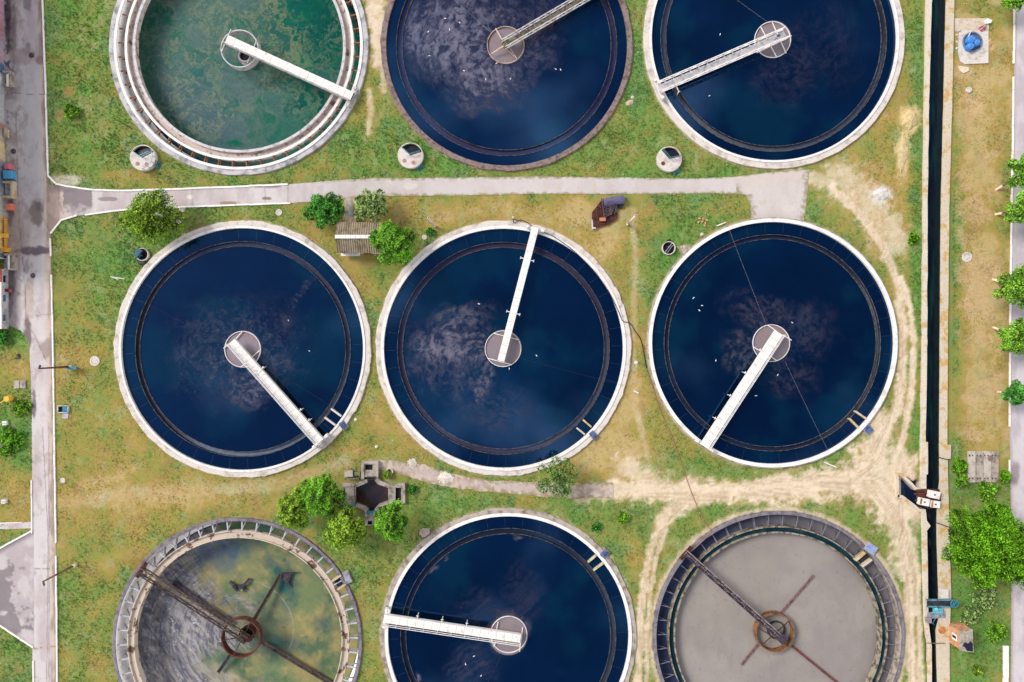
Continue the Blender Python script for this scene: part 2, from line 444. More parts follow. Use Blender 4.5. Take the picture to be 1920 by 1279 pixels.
def strip_poly(a, b): return list(a) + list(b)[::-1]
EXCL = [strip_poly(ROAD_A, ROAD_B), strip_poly(XROAD_A, XROAD_B), APRON, PLAZA, RROAD, CANAL_CUT, CHAMBER_CUT,
        [(1729, -80), (1729, 1340), (1741, 1340), (1741, -80)], [(1756, -80), (1756, 1340), (1785, 1340), (1786, -80)],
        [(633, 417), (716, 417), (716, 478), (633, 478)], [(1789, 33), (1854, 33), (1854, 120), (1789, 120)],
        [(1812, 845), (1870, 845), (1870, 905), (1812, 905)], [(682, 862), (762, 862), (762, 945), (682, 945)], [(640, 900), (690, 900), (690, 950), (640, 950)]]
SAND_STROKES = [  # pts, half width, weight
    ([(1160, 918), (1250, 919), (1400, 922), (1500, 916)], 20, 1.0),
    ([(1450, 918), (1580, 902), (1640, 885), (1690, 880)], 28, 1.0),
    ([(1630, 880), (1676, 905), (1690, 950)], 46, 1.0),
    ([(1600, 908), (1660, 930), (1690, 1000), (1706, 1070)], 24, 0.85), ([(1300, 925), (1240, 975)], 16, .8),
    ([(1650, 800), (1640, 860), (1655, 890)], 30, 0.9),
    ([(1560, 350), (1620, 410), (1660, 470), (1686, 540), (1694, 620), (1692, 700), (1680, 770), (1655, 840), (1600, 905)], 9, 0.9),
    ([(1690, 520), (1707, 580), (1713, 650), (1709, 740), (1693, 820), (1670, 880)], 6, 0.9),
    ([(1580, 335), (1630, 380), (1670, 450)], 34, 0.62),
    ([(1650, 900), (1676, 960), (1696, 1030), (1704, 1100), (1708, 1180), (1712, 1290)], 9, 0.95),
    ([(1660, 900), (1700, 980), (1716, 1050), (1722, 1130), (1726, 1290)], 6, 0.9),
    ([(1650, 915), (1690, 970)], 30, 0.8),
    ([(1330, 925), (1260, 955), (1222, 1020), (1207, 1100), (1199, 1180), (1196, 1290)], 8, 0.9),
    ([(1300, 930), (1250, 985), (1228, 1050), (1218, 1120), (1214, 1200), (1212, 1290)], 5, 0.8),
    ([(1180, 880), (1230, 910), (1290, 930)], 26, 0.7),
    ([(1187, 395), (1191, 500), (1187, 640), (1192, 760), (1215, 860)], 6, 0.34),
    ([(110, 945), (240, 925), (330, 920), (420, 918), (520, 908), (590, 885), (650, 862)], 12, 0.30),
    ([(700, -10), (706, 60), (716, 110)], 17, 1.0), ([(716, 110), (720, 170)], 6, 0.55),
    ([(692, 170), (694, 210), (690, 250)], 5, 0.6), ([(1090, 925), (1160, 925)], 15, 0.6),
    ([(655, 374), (652, 410)], 7, 0.7), ([(640, 640), (705, 650)], 3, 0.2),
    ([(1480, 330), (1580, 345)], 14, 0.6),
]

def road_dist_mask(px, py):
    m = np.zeros(np.shape(px), bool)
    for e in EXCL: m |= inpoly(px, py, e)
    return m

G_GREEN, G_LUSH, G_OLIVE = C(122, 136, 70), C(102, 140, 68), C(144, 138, 72)
G_OCHRE, G_BROWN, G_DRY, G_SAND = C(162, 140, 80), C(152, 124, 82), C(180, 158, 108), C(216, 197, 174)
G_GREYG, G_BLUEG, G_PINK = C(150, 156, 108), C(104, 138, 84), C(194, 164, 128)

def ground_rgb(px, py):
    n1 = fbm(px / 110, py / 110, 1, 4); n2 = fbm(px / 36, py / 36, 2, 5, 0.6); n3 = fbm(px / 11, py / 11, 3, 4, 0.65)
    n4 = fbm(px / 24, py / 24, 5, 4, 0.6)
    green = np.full(np.shape(px), 0.58)
    def add(cx, cy, rx, ry, w):
        nonlocal green
        d = ((px - cx) / rx) ** 2 + ((py - cy) / ry) ** 2
        green = green + w * np.exp(-d)
    for a in [(150, 150, 120, 220, .25), (620, 290, 240, 60, .32), (800, 300, 110, 50, .35), (1190, 160, 30, 160, .25), (1150, 270, 110, 70, .28), (1330, 300, 120, 40, .15),
              (150, 430, 90, 120, -.02), (270, 480, 80, 90, .25), (190, 560, 70, 60, .1), (1300, 400, 110, 70, .35), (1250, 520, 60, 70, .25),
              (1000, 400, 330, 34, -.42), (1130, 500, 70, 120, -.5), (1080, 430, 80, 50, -.22), (640, 470, 60, 90, -.25), (690, 560, 40, 110, -.15),
              (150, 760, 70, 140, -.18), (330, 920, 260, 50, -.35), (150, 900, 60, 90, .05), (1170, 760, 60, 160, -.45), (1120, 850, 110, 60, -.4),
              (720, 820, 80, 60, -.35), (170, 1000, 80, 80, -.18), (120, 1120, 80, 160, .08), (700, 1080, 90, 100, .1), (920, 935, 150, 22, .12),
              (1150, 970, 80, 40, .2), (1195, 1150, 30, 140, -.2), (1650, 320, 90, 100, -.35), (1600, 480, 50, 120, .1), (1720, 250, 14, 260, .45), (1722, 480, 14, 120, .5),
              (1725, 800, 16, 90, .3), (1300, 880, 160, 24, .2), (1590, 840, 60, 40, .1), (1400, 955, 160, 20, .3), (1835, 300, 62, 300, -.62), (1840, 680, 62, 220, -.62),
              (1800, 230, 22, 60, .4), (1792, 620, 20, 240, .42), (1792, 420, 16, 120, .3), (1870, 690, 26, 90, .16), (1830, 430, 60, 50, .22), (1880, 430, 16, 120, .2), (1830, 150, 60, 60, -.1), (1820, 900, 60, 60, .35), (1835, 1180, 60, 160, .35), (1725, 1000, 12, 120, .4),
              (30, 640, 40, 30, .5), (30, 700, 40, 40, -.45), (30, 800, 34, 90, .35), (30, 930, 34, 40, -.4), (30, 1260, 40, 60, .05), (230, 330, 60, 12, -.4), (700, 900, 50, 40, .1),
              (1690, 130, 30, 160, -.1), (1700, 420, 20, 60, -.2), (350, 940, 160, 16, -.1), (860, 960, 90, 20, .15)]:
        add(*a)
    g = green + (n1 - 0.5) * 0.55 + (n2 - 0.5) * 0.85 + (n3 - 0.5) * 0.55
    col = mix(G_DRY, G_OCHRE, sm(-0.02, 0.2, g))
    col = mix(col, G_OLIVE, sm(0.2, 0.42, g))
    col = mix(col, G_GREEN, sm(0.42, 0.66, g))
    col = mix(col, G_LUSH, sm(0.68, 1.0, g))
    col = mix(col, G_BROWN, sm(0.58, 0.74, n4) * 0.4 * (1 - sm(0.5, 0.7, g)))
    col = mix(col, G_BLUEG, sm(0.56, 0.72, fbm(px / 42, py / 42, 9, 4)) * 0.6 * sm(0.4, 0.6, g))
    col = mix(col, G_GREYG, sm(0.62, 0.76, fbm(px / 18, py / 18, 12, 4)) * 0.5)
    # east lawn: pinkish dry turf
    east = sm(1785, 1800, px) * sm(900, 830, py)
    col = mix(col, G_PINK, east * sm(0.45, 0.62, fbm(px / 30, py / 30, 21, 5, 0.6)) * 0.55)
    # sandy tracks
    dirt = np.zeros(np.shape(px))
    wob = (fbm(px / 14, py / 14, 31, 5, 0.68) - 0.5)
    for pts, hw, w in SAND_STROKES:
        d = segdist(px, py, pts) / hw + wob * 2.3
        dirt = np.maximum(dirt, w * (1 - sm(0.45, 1.6, d)))
    for t in TANKS.values():
        d = np.hypot(px - t['c'][0], py - t['c'][1]) - t['ro']
        dirt = np.maximum(dirt, 0.5 * (1 - sm(-2, 5, d + wob * 8)))
    d = np.hypot(px - 1459, py - 1193) - 236
    dirt = np.maximum(dirt, 0.75 * (1 - sm(2, 13, d + wob * 14)))
    col = mix(col, mix(G_PINK, G_SAND, sm(0.22, 0.52, n2 + (dirt - 0.6) * 0.7)), np.clip(dirt * (0.75 + 0.6 * n3), 0, 1))
    for (cx, cy, rx, ry, cc_, w_) in ((1706, 226, 19, 24, C(208, 184, 136), .95), (1692, 288, 12, 42, C(204, 182, 136), .9), (1650, 364, 18, 16, C(214, 208, 202), .9), (1852, 82, 16, 11, C(204, 170, 124), .9)):
        col = mix(col, cc_, blob(px, py, cx, cy, rx, ry, .5, .7, int(cx), 9) * w_)
    # worn earth along the tracks
    col = mix(col, C(176, 148, 120), sm(0.52, 0.7, fbm(px / 5, py / 26, 41, 5, 0.65)) * dirt * 0.5 * (px > 1560))
    col = mix(col, C(186, 158, 126), sm(0.52, 0.7, fbm(px / 30, py / 5, 42, 5, 0.65)) * dirt * 0.5 * (px < 1640))
    col = mix(col, C(226, 209, 186), sm(0.6, 0.74, fbm(px / 12, py / 12, 43, 5, 0.65)) * dirt * 0.55)
    col = mix(col, C(130, 104, 80), sm(0.74, 0.84, fbm(px / 2.6, py / 2.6, 44, 2)) * np.clip(dirt, 0, 1) * 0.25)
    for pts in ([(1200, 906), (1400, 907), (1560, 892), (1636, 850), (1664, 790), (1682, 730)], [(1200, 930), (1400, 924), (1590, 908), (1650, 860), (1678, 800)], [(1260, 938), (1480, 928), (1630, 914), (1684, 985), (1700, 1080), (1706, 1290)],
                [(1540, 906), (1640, 904), (1690, 975), (1714, 1080), (1720, 1290)], [(1320, 916), (1260, 950), (1224, 1020), (1206, 1110), (1199, 1290)], [(1300, 924), (1246, 980), (1224, 1060), (1214, 1290)], [(1600, 380), (1654, 460), (1684, 540), (1692, 640), (1684, 750)], [(1690, 1000), (1688, 940), (1660, 900), (1600, 880)]):
        dd = np.abs(segdist(px + wob * 5, py + wob * 5, pts) - 2.2)
        col = mix(col, C(172, 146, 120), (1 - sm(.5, 2.0, dd)) * np.clip(dirt * 1.2, 0, 1) * .55 * sm(.35, .6, n2 + .1))
    col = mix(col, C(206, 196, 180), blob(px, py, 124, 338, 30, 9, .5, .3, 4, 20) * 0.8)
    col = mix(col, C(168, 124, 84), np.maximum(blob(px, py, 128, 172, 9, 9, .6, .3), blob(px, py, 112, 216, 9, 13, .6, .3)) * 0.6)
    col = mix(col, C(160, 100, 56), blob(px, py, 262, 1080, 14, 40, .6, .4) * .5)
    shade = 0.80 + 0.22 * n3 + 0.18 * fbm(px / 3.5, py / 3.5, 55, 3, .7)
    return col * shade[..., None] * 1.07 * np.array([.985, 1.01, 1.0])

# ------------------------------------------------------------------ ground
def build_ground():
    st = 0.2
    xs = np.arange(-67, 67.01, st); ys = np.arange(-46, 46.01, st)
    ext = np.array([3, 9, 24, 60, 140, 320, 700, 1500.0])
    X1 = np.concatenate([-67 - ext[::-1], xs, 67 + ext]); Y1 = np.concatenate([-46 - ext[::-1], ys, 46 + ext])
    X, Y = np.meshgrid(X1, Y1)
    px = X / S + CX; py = CY - Y / S
    Z = (fbm(px / 40, py / 40, 51, 3) - 0.5) * 0.12
    inside = np.zeros(X.shape, bool)
    for t in TANKS.values():
        inside |= np.hypot(px - t['c'][0], py - t['c'][1]) < t['ro'] - (2.6 if t['ro'] in (233, 235.5) else 5)
        Z *= sm(0, 40, np.abs(np.hypot(px - t['c'][0], py - t['c'][1]) - t['ro']))
    road = np.zeros(X.shape, bool)
    for e in EXCL[:5]: road |= inpoly(px, py, e)
    Z[road] = 0.0
    Z = np.minimum(Z, 0.05)
    inside |= inpoly(px, py, CANAL_CUT) | inpoly(px, py, CHAMBER_CUT)
    Z[inside] = -6.5
    cols = ground_rgb(px.ravel(), py.ravel())
    ny, nx = X.shape
    idx = np.arange(ny * nx).reshape(ny, nx)
    F = np.stack([idx[:-1, :-1], idx[:-1, 1:], idx[1:, 1:], idx[1:, :-1]], -1).reshape(-1, 4)
    o = np_mesh('ground', np.stack([X, Y, Z], -1).reshape(-1, 3), F, M_GROUND, None, True)
    set_col(o.data, 'Col', cols)
    tag(o, 'uneven grassy ground of the treatment works with sandy vehicle tracks', None, None, 'structure')
build_ground()

# ------------------------------------------------------------------ road sheets
def resample(pts, n):
    P = np.array(pts, float); d = np.concatenate([[0], np.cumsum(np.hypot(*np.diff(P, axis=0).T))])
    s = np.linspace(0, d[-1], n)
    return np.stack([np.interp(s, d, P[:, 0]), np.interp(s, d, P[:, 1])], -1)

def by_y(pts, n, y0, y1):
    P = np.array(pts, float); y = np.linspace(y0, y1, n)
    return np.stack([np.interp(y, P[:, 1], P[:, 0]), y], -1)

def sheet(name, A, B, z, colfn, nv, jit, label, seed=0, jb=None):
    n = len(A)
    jb = jit if jb is None else jb
    t = np.linspace(0, 1, nv)
    k = np.arange(n)
    A = A + np.stack([np.zeros(n), np.zeros(n)], -1)
    d = B - A; L = np.hypot(d[:, 0], d[:, 1])[:, None] + 1e-6; u = d / L
    ja = (fbm(k * 0.11, k * 0 + seed, 61, 4, 0.65) - 0.5) * 2 * jit; jB = (fbm(k * 0.11, k * 0 + seed + 5, 63, 4, 0.65) - 0.5) * 2 * jb
    A = A + u * ja[:, None]; B = B + u * jB[:, None]
    P = A[:, None, :] * (1 - t)[None, :, None] + B[:, None, :] * t[None, :, None]
    px, py = P[..., 0].ravel(), P[..., 1].ravel()
    V = np.stack([(px - CX) * S, -(py - CY) * S, np.full(px.shape, z)], -1)
    idx = np.arange(n * nv).reshape(n, nv)
    F = np.stack([idx[:-1, :-1], idx[1:, :-1], idx[1:, 1:], idx[:-1, 1:]], -1).reshape(-1, 4)
    o = np_mesh(name, V, F, M_ROAD)
    m = o.data
    if m.polygons[len(F) // 2].normal.z < 0:
        m.flip_normals()
    edge = np.minimum(np.tile(t, n), 1 - np.tile(t, n)) * np.repeat(L[:, 0], nv)
    set_col(m, 'Col', colfn(px, py, edge))
    return tag(o, label, None, None, 'structure')

R_BASE, R_DARK, R_WARM, R_ASPH = C(206, 200, 201), C(128, 116, 120), C(212, 196, 178), C(112, 102, 110)
def road_rgb(px, py, edge):
    n = fbm(px / 26, py / 60, 71, 5, 0.6); n2 = fbm(px / 9, py / 9, 72, 4, 0.6)
    col = mix(R_BASE, C(190, 178, 180), sm(0.4, 0.7, n))
    col = mix(col, R_WARM, sm(84, 100, px + (py - 640) * -0.012) * (px < 130) * 0.7 * sm(0.35, 0.6, n2 * .5 + n * .5))
    left = sm(42, 22, px + (n2 - .5) * 34) * sm(640, 560, py)
    col = mix(col, C(168, 156, 158), left * .35)
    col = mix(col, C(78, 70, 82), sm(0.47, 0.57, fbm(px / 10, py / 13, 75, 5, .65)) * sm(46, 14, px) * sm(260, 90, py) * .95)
    col = mix(col, C(164, 150, 146), sm(0.51, 0.62, fbm(px / 12, py / 22, 77, 5, .65)) * sm(66, 26, px) * .7 * sm(680, 560, py))
    # dirt gathered against the east kerb
    kx = np.interp(py, [p[1] for p in ROAD_B], [p[0] for p in ROAD_B])
    onroad = (px < 112)
    col = mix(col, C(104, 88, 92), onroad * sm(8, 1, kx - px + (n2 - .5) * 9) * .75 * sm(430, 340, py))
    col = mix(col, C(196, 166, 132), onroad * sm(16, 5, kx - px + (n - .5) * 22) * .45)
    col = mix(col, C(120, 104, 104), onroad * sm(10, 2, kx - px + (fbm(px / 6, py / 34, 79, 3) - .5) * 26) * .6)
    S_ = [(52, 5, 9, 16, C(138, 130, 138), .9), (68, 395, 13, 26, C(138, 124, 120), .95), (72, 388, 6, 10, C(110, 98, 98), .6), (68, 470, 30, 8, C(112, 98, 108), .95),
          (52, 625, 8, 32, C(112, 94, 98), .9), (88, 652, 13, 18, C(160, 146, 142), .9), (64, 760, 4, 26, C(110, 98, 112), .85), (53, 90, 5, 9, C(140, 128, 130), .8),
          (24, 70, 6, 60, C(100, 88, 98), .5), (75, 112, 7, 9, C(140, 110, 110), .8), (44, 105, 24, 16, C(166, 150, 148), .7), (98, 655, 6, 30, C(150, 134, 128), .6),
          (15, 20, 6, 40, C(70, 62, 72), .9), (14, 60, 5, 26, C(64, 58, 72), .8), (20, 400, 6, 30, C(92, 80, 92), .7), (34, 430, 12, 40, C(166, 152, 146), .7),
          (20, 520, 8, 34, C(90, 80, 92), .8), (20, 570, 5, 26, C(90, 80, 92), .6), (50, 500, 6, 14, C(150, 136, 134), .7), (55, 560, 10, 40, C(178, 160, 146), .6),
          (104, 383, 14, 26, C(180, 162, 156), .7), (100, 350, 10, 12, C(150, 132, 128), .7), (128, 352, 22, 8, C(126, 112, 116), .8),
          (205, 373, 18, 4, C(136, 124, 128), .8), (198, 365, 8, 6, C(170, 156, 150), .6), (500, 372, 9, 3, C(130, 118, 116), .9), (500, 350, 26, 3, C(150, 138, 138), .8),
          (430, 381, 18, 3, C(150, 130, 120), .9), (356, 370, 6, 4, C(226, 220, 216), .9), (770, 350, 11, 8, C(232, 224, 220), .9), (730, 340, 6, 4, C(226, 216, 208), .8),
          (1115, 350, 4, 14, C(200, 180, 150), .7), (620, 372, 30, 5, C(176, 152, 130), .5), (80, 1215, 20, 4, C(190, 172, 156), .6), (1410, 345, 30, 14, C(214, 202, 190), .5),
          (1480, 390, 10, 6, C(226, 216, 206), .8), (1430, 380, 8, 5, C(180, 176, 140), .5), (1440, 330, 60, 10, C(214, 200, 184), .7)]
    for i, (cx, cy, rx, ry, c, w) in enumerate(S_):
        col = mix(col, c, blob(px, py, cx, cy, rx, ry, .22, .45, 100 + i, 9) * w)
    col = mix(col, C(150, 132, 126), sm(.58, .68, fbm(px / 16, py / 24, 85, 5, .66)) * onroad * .4)
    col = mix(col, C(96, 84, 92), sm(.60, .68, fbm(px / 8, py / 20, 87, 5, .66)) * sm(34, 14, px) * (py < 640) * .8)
    # dark asphalt patch in the junction mouth
    pt = ((px > 119) & (px < 173)) * sm(400, 384, py + (n2 - .5) * 30) * sm(352, 358, py)
    col = mix(col, C(132, 122, 128), pt * .9)
    # cracks / joints
    for pts in ([(80, 800), (90, 1000), (88, 1279)], [(92, 800), (92, 1279)], [(48, 560), (50, 600), (70, 640), (88, 678)], [(20, 176), (84, 176)], [(30, 200), (32, 300), (36, 420), (46, 520), (50, 590)],
                [(82, 410), (98, 440)], [(540, 352), (540, 382)], [(497, 352), (497, 380)], [(360, 355), (361, 392)], [(60, 592), (98, 590)], [(65, 1066), (98, 1064)], [(64, 1216), (106, 1213)], [(110, 360), (112, 385), (120, 402)]):
        col = mix(col, C(116, 104, 104), (1 - sm(0.25, 1.0, segdist(px + (n2 - .5) * 3, py + (n - .5) * 6, pts))) * .7)
    far = sm(560, 700, px)
    col = mix(col, C(198, 190, 186), far * .6)
    col = mix(col, C(146, 136, 100), far * (1 - sm(0, 12, edge + (fbm(px / 7, py / 7, 83, 5, .68) - .5) * 34)) * .85)
    sp = fbm(px / 2.2, py / 2.2, 81, 2)
    col = mix(col, C(160, 148, 142), sm(0.74, 0.86, sp) * .22 * (0.3 + far))
    return col

n_ = 640
sheet('road', by_y([(30, -70), (28, -2), (8, 0), (8, 606), (20, 612), (40, 620), (55, 640), (60, 760), (62, 1340)], n_, -70, 1340), by_y(ROAD_B, n_, -70, 1340), 0.03, road_rgb, 44, 1.2,
      'long pale concrete road along the left edge', 1, 0.3)
A_ = resample(XROAD_A, 620); B_ = resample(XROAD_B, 620)
sheet('road', A_, B_, 0.034, road_rgb, 40, 2.2, 'narrow paved lane running between the upper and middle rows of tanks', 2)
sheet('pavement', resample([(1380, 345), (1382, 364), (1398, 366), (1407, 385), (1408, 417)], 60), resample([(1517, 318), (1516, 340), (1513, 370), (1509, 400), (1507, 417)], 60), 0.038, road_rgb, 60, 1.6,
      'paved apron between the lane and the rim of the right tank', 3)
def plaza_rgb(px, py, e):
    n = fbm(px / 20, py / 20, 91, 5, .6)
    col = mix(C(196, 188, 190), C(178, 168, 172), sm(.4, .65, n))
    d = sm(0.47, 0.53, fbm(px / 34, py / 30, 94, 5, .55) + .16 * np.exp(-((px - 28) / 34) ** 2 - ((py - 1125) / 46) ** 2) - .2 * sm(1085, 1050, py) - .07)
    col = mix(col, C(128, 120, 124), d * .85)
    col = mix(col, C(120, 108, 116), sm(10, 2, segdist(px, py, [(0, 1032), (60, 998)]) + (n - .5) * 8) * .6)
    return col
sheet('pavement', resample([(-80, 1072), (0, 1028), (63, 993)], 120), resample([(-80, 1126), (0, 1171), (64, 1214)], 120), 0.04, plaza_rgb, 90, 0.6, 'stained paved yard opening off the left road', 4)
sheet('path', resample([(-40, 981), (60, 979)], 60), resample([(-40, 993), (60, 991)], 60), 0.02, road_rgb, 8, 1.0, 'narrow concrete path joining the left road', 5)
def dpath_rgb(px, py, e):
    n = fbm(px / 14, py / 14, 95, 5, .65); n2 = fbm(px / 6, py / 6, 96, 3)
    col = mix(C(190, 176, 170), C(170, 152, 140), sm(.4, .65, n))
    col = mix(col, C(150, 132, 92), (1 - sm(0, 7, e + (n2 - .5) * 16)) * .8)
    return mix(col, C(214, 196, 176), sm(.58, .7, n2) * .5)
sheet('path', resample(DPATH_A, 220), resample(DPATH_B, 220), 0.052, dpath_rgb, 18, 4.5, 'crumbling grey path between the middle and lower tank rows', 6)
sheet('path', resample([(648, 372), (651, 410)], 30), resample([(661, 372), (664, 410)], 30), 0.054, road_rgb, 8, 0.4, 'short concrete path from the lane to the shed', 7)
sheet('path', resample([(1268, 462), (1282, 484)], 30), resample([(1296, 458), (1292, 470)], 30), 0.056, dpath_rgb, 12, 1.0, 'small gravel patch joining the dark well to the tank rim', 8)
def rroad_rgb(px, py, e):
    n = fbm(px / 22, py / 50, 97, 5, .6)
    col = mix(C(204, 197, 202), C(184, 176, 182), sm(.4, .68, n))
    col = mix(col, C(140, 124, 132), blob(px, py, 1903, 885, 8, 22, .4, .4, 3, 9) * .8)
    return mix(col, C(150, 128, 112), (1 - sm(1, 6, e + (n - .5) * 12)) * .5 * (px < 1930))
sheet('road', by_y([(1903, -70), (1900, 200), (1895, 480), (1892, 760), (1894, 900), (1896, 1100), (1894, 1340)], 400, -70, 1340), by_y([(2030, -70), (2030, 1340)], 400, -70, 1340), 0.03, rroad_rgb, 60, 0.8,
      'pale road along the right edge', 9)

def kerb(pts, label, w=0.22, h=0.13, gap=None, seed=0):
    mb = MB(); rnd = random.Random(seed)
    P = resample(pts, max(3, int(np.hypot(*np.diff(np.array(pts, float), axis=0).T).sum() / 23)))
    for i in range(len(P) - 1):
        a, b = W(*P[i]), W(*P[i + 1]); d = (b - a).normalized()
        if gap and rnd.random() < gap: continue
        jz = rnd.uniform(-.012, .012); jj = rnd.uniform(-.02, .02); nrm = Vector((-d.y, d.x, 0)) * jj
        mb.bar(a + d * .015 + nrm + Vector((0, 0, h / 2 + jz)), b - d * .015 + nrm + Vector((0, 0, h / 2 + jz)), w, h + 0.04)
    o = mb.build('kerb', M_KERB)
    return tag(o, label, None, None, 'structure')
kerb([(80.5, -50), (80.5, 0), (86, 150), (91, 330)], 'whitewashed kerb along the right side of the road, above the junction', .17, seed=1)
kerb([(91, 330), (92.5, 341), (107, 345), (122, 349), (170, 356), (235, 358), (400, 352), (540, 346)], 'whitewashed kerb along the upper side of the lane', .2, seed=2)
kerb([(95.5, 438), (117, 411), (145, 404)], 'whitewashed kerb at the lower corner of the junction', .18, seed=3)
kerb([(160, 403), (225, 394), (330, 389), (545, 381)], 'whitewashed kerb along the lower side of the lane', .18, seed=4)
kerb([(95, 447), (96, 481)], 'short length of whitewashed kerb below the junction corner', .16, seed=5)
kerb([(97, 515), (99, 600), (102, 780), (105, 1000), (106.5, 1100), (108, 1330)], 'whitewashed kerb along the lower half of the left road', .16, gap=.06, seed=6)
kerb([(61, 995), (0, 1028), (-60, 1062)], 'whitewashed kerb on the upper edge of the stained yard', .2, seed=7)
kerb([(63, 1213), (0, 1172), (-60, 1134)], 'whitewashed kerb on the lower edge of the stained yard', .2, seed=8)
kerb([(60, 900), (60.5, 1000)], 'broken kerb on the left side of the left road', .12, gap=.35, seed=9)
kerb([(63, 1238), (64, 1330)], 'kerb at the lower left corner', .14, gap=.2, seed=10)
kerb([(1902, -50), (1899, 200), (1896, 400), (1894, 560), (1892, 800)], 'whitewashed kerb along the right road', .16, gap=.03, seed=11)
kerb([(1892, 862), (1892, 935)], 'short kerb beside the overgrown slab on the right road', .12, gap=.3, seed=12)
kerb([(1884.5, 1210), (1884, 1330)], 'wide brick edging at the lower right corner', .6, .2, seed=13)

# ------------------------------------------------------------------ settling tanks
def water_obj(label, center, radii_bands, colfn, material, zs, seg=300, step=0.16):
    """polar sheets: bands = [(r0,r1,z)] in metres; colfn(px,py,r_px,ang,band) -> col, scum, scumcol"""
    VV = []; FF = []; CC = []; SS = []; SC = []; off = 0
    for bi, (r0, r1, z) in enumerate(radii_bands):
        nr = max(2, int((r1 - r0) / step) + 1)
        r = np.linspace(r0, r1, nr); a = np.linspace(0, 2 * PI, seg, endpoint=False)
        R, A = np.meshgrid(r, a)
        x = center[0] + R * np.cos(A); y = center[1] + R * np.sin(A)
        k = S * (H - z) / H
        px = x / k + CX; py = CY - y / k
        c, s, sc = colfn(px.ravel(), py.ravel(), (R / k).ravel(), A.ravel(), bi)
        VV.append(np.stack([x.ravel(), y.ravel(), np.full(x.size, z)], -1)); CC.append(c); SS.append(s); SC.append(sc)
        i = np.arange(seg * nr).reshape(seg, nr); j = np.roll(i, -1, 0)
        FF.append(np.stack([i[:, :-1], i[:, 1:], j[:, 1:], j[:, :-1]], -1).reshape(-1, 4) + off); off += x.size
    o = np_mesh('water', np.concatenate(VV), np.concatenate(FF), material, None, True)
    set_col(o.data, 'Col', np.concatenate(CC)); set_float(o.data, 'Scum', np.concatenate(SS)); set_col(o.data, 'ScumCol', np.concatenate(SC))
    return tag(o, label, None, None, 'structure')

DEEP = np.array([0.0003, 0.0052, 0.0190]); CHANW = C(46, 40, 50) ; HUBW = C(140, 124, 120)
SCUMC = C(104, 94, 98)
def clear_cols(scumfn, hub=34.0, chan=None, tone=None, hubcol=HUBW, seed=0):
    def f(px, py, r, a, bi):
        n = fbm(px / 75, py / 75, 200 + seed, 5, .55)
        col = np.tile(DEEP, (len(px), 1)) * (0.5 + 1.0 * n)[:, None]
        col = col + np.array([.0004, .0075, .009])[None, :] * sm(.48, .72, fbm(px / 90, py / 90, 206 + seed, 4))[:, None]
        if tone is not None: col = col + tone(px, py, r)
        s = scumfn(px, py, r, a) if bi == 0 else np.zeros(len(px))
        sc = np.tile(SCUMC, (len(px), 1)) * (0.75 + 0.5 * fbm(px / 25, py / 25, 210 + seed, 4))[:, None]
        if bi == 0 and hub:
            h = sm(hub + .6, hub - .6, r)
            hc = np.tile(hubcol, (len(px), 1)) * (0.85 + 0.3 * fbm(px / 14, py / 14, 220 + seed, 4))[:, None]
            hc = mix(hc, C(150, 110, 70), .35 * sm(.55, .75, fbm(px / 12, py / 12, 222 + seed, 3)))
            sc = mix(sc, hc, h); s = np.where(h > .5, 1.6, s)
            col = mix(col, hc, h)
        if bi == 1 and chan is not None:
            cc, st, sw = chan(px, py, r, a)
            col = cc; s = st; sc = sw
        return col, s, sc
    return f

def chan_std(tint, foam=None, seed=0):
    def f(px, py, r, a):
        n = fbm(a * 30, r / 3, 230 + seed, 4)
        c = np.tile(tint, (len(px), 1)) * (0.7 + 0.6 * n)[:, None]
        s = np.zeros(len(px))
        if foam is not None: s = foam(a) * (0.35 + 0.9 * fbm(a * 60, r / 1.6, 240 + seed, 3))
        return c, s, np.tile(C(120, 126, 130), (len(px), 1))
    return f

def make_tank(key, label, wallm, copm, r, zrim=0.32, depth=1.6, cop=None, kerb_w=None, jag=0.0, launder=None, lmat=None, chan_floor=-.45, lip=0.05, lip_w=0.9, mat_in=None):
    """r: outer radius, inner radius (px); cop = (outer,inner) px radii of the raised white coping; launder=(r_out,r_in) px"""
    t = TANKS[key]; c = W(*t['c'])
    root = thing('settling_tank', label, 'settling tank', (c.x, c.y, 0), 'round settling tanks of the works')
    ro, ri = r[0] * S, r[1] * S
    def rn(an, i):
        if i in (0, 1): return jag * S * ((fbm(np.array([math.cos(an) * 14]), np.array([math.sin(an) * 14]), 300 + ord(key), 4, .7)[0] - .5) * 2)
        return 0
    mb = MB()
    mb.lathe(c, [(ro, -.5), (ro, zrim - .02), (ro - .06, zrim), (cop[0] * S if cop else ri, zrim), (ri + .02, zrim), (ri + .02, -depth)], 256, rn)
    wall_o = mb.build('wall', wallm, root)
    if cop:
        mb = MB(); a, b = cop[0] * S, cop[1] * S
        mb.lathe(c, [(a, zrim - .05), (a, zrim + .1), (b, zrim + .1), (b, zrim - .25)], 256)
        mb.build('coping', copm, root)
    if launder:
        a, b = launder[0] * S, launder[1] * S; lw = lip_w * S
        mb = MB()
        mb.lathe(c, [(a, chan_floor - .1), (a, lip), (a - lw, lip), (a - lw, chan_floor), (b + lw, chan_floor), (b + lw, lip), (b, lip), (b, chan_floor - .1)], 256)
        ld = mb.build('launder', lmat, root)
        for rr in (a, b + lw):      # pale notched weir plates along both lips
            mb = MB(); mb.lathe(c, [(rr, lip - .02), (rr, lip + .07), (rr - lw * .62, lip + .07), (rr - lw * .62, lip - .02)], 256); mb.build('weir', M_WEIR, ld)
    return root, c

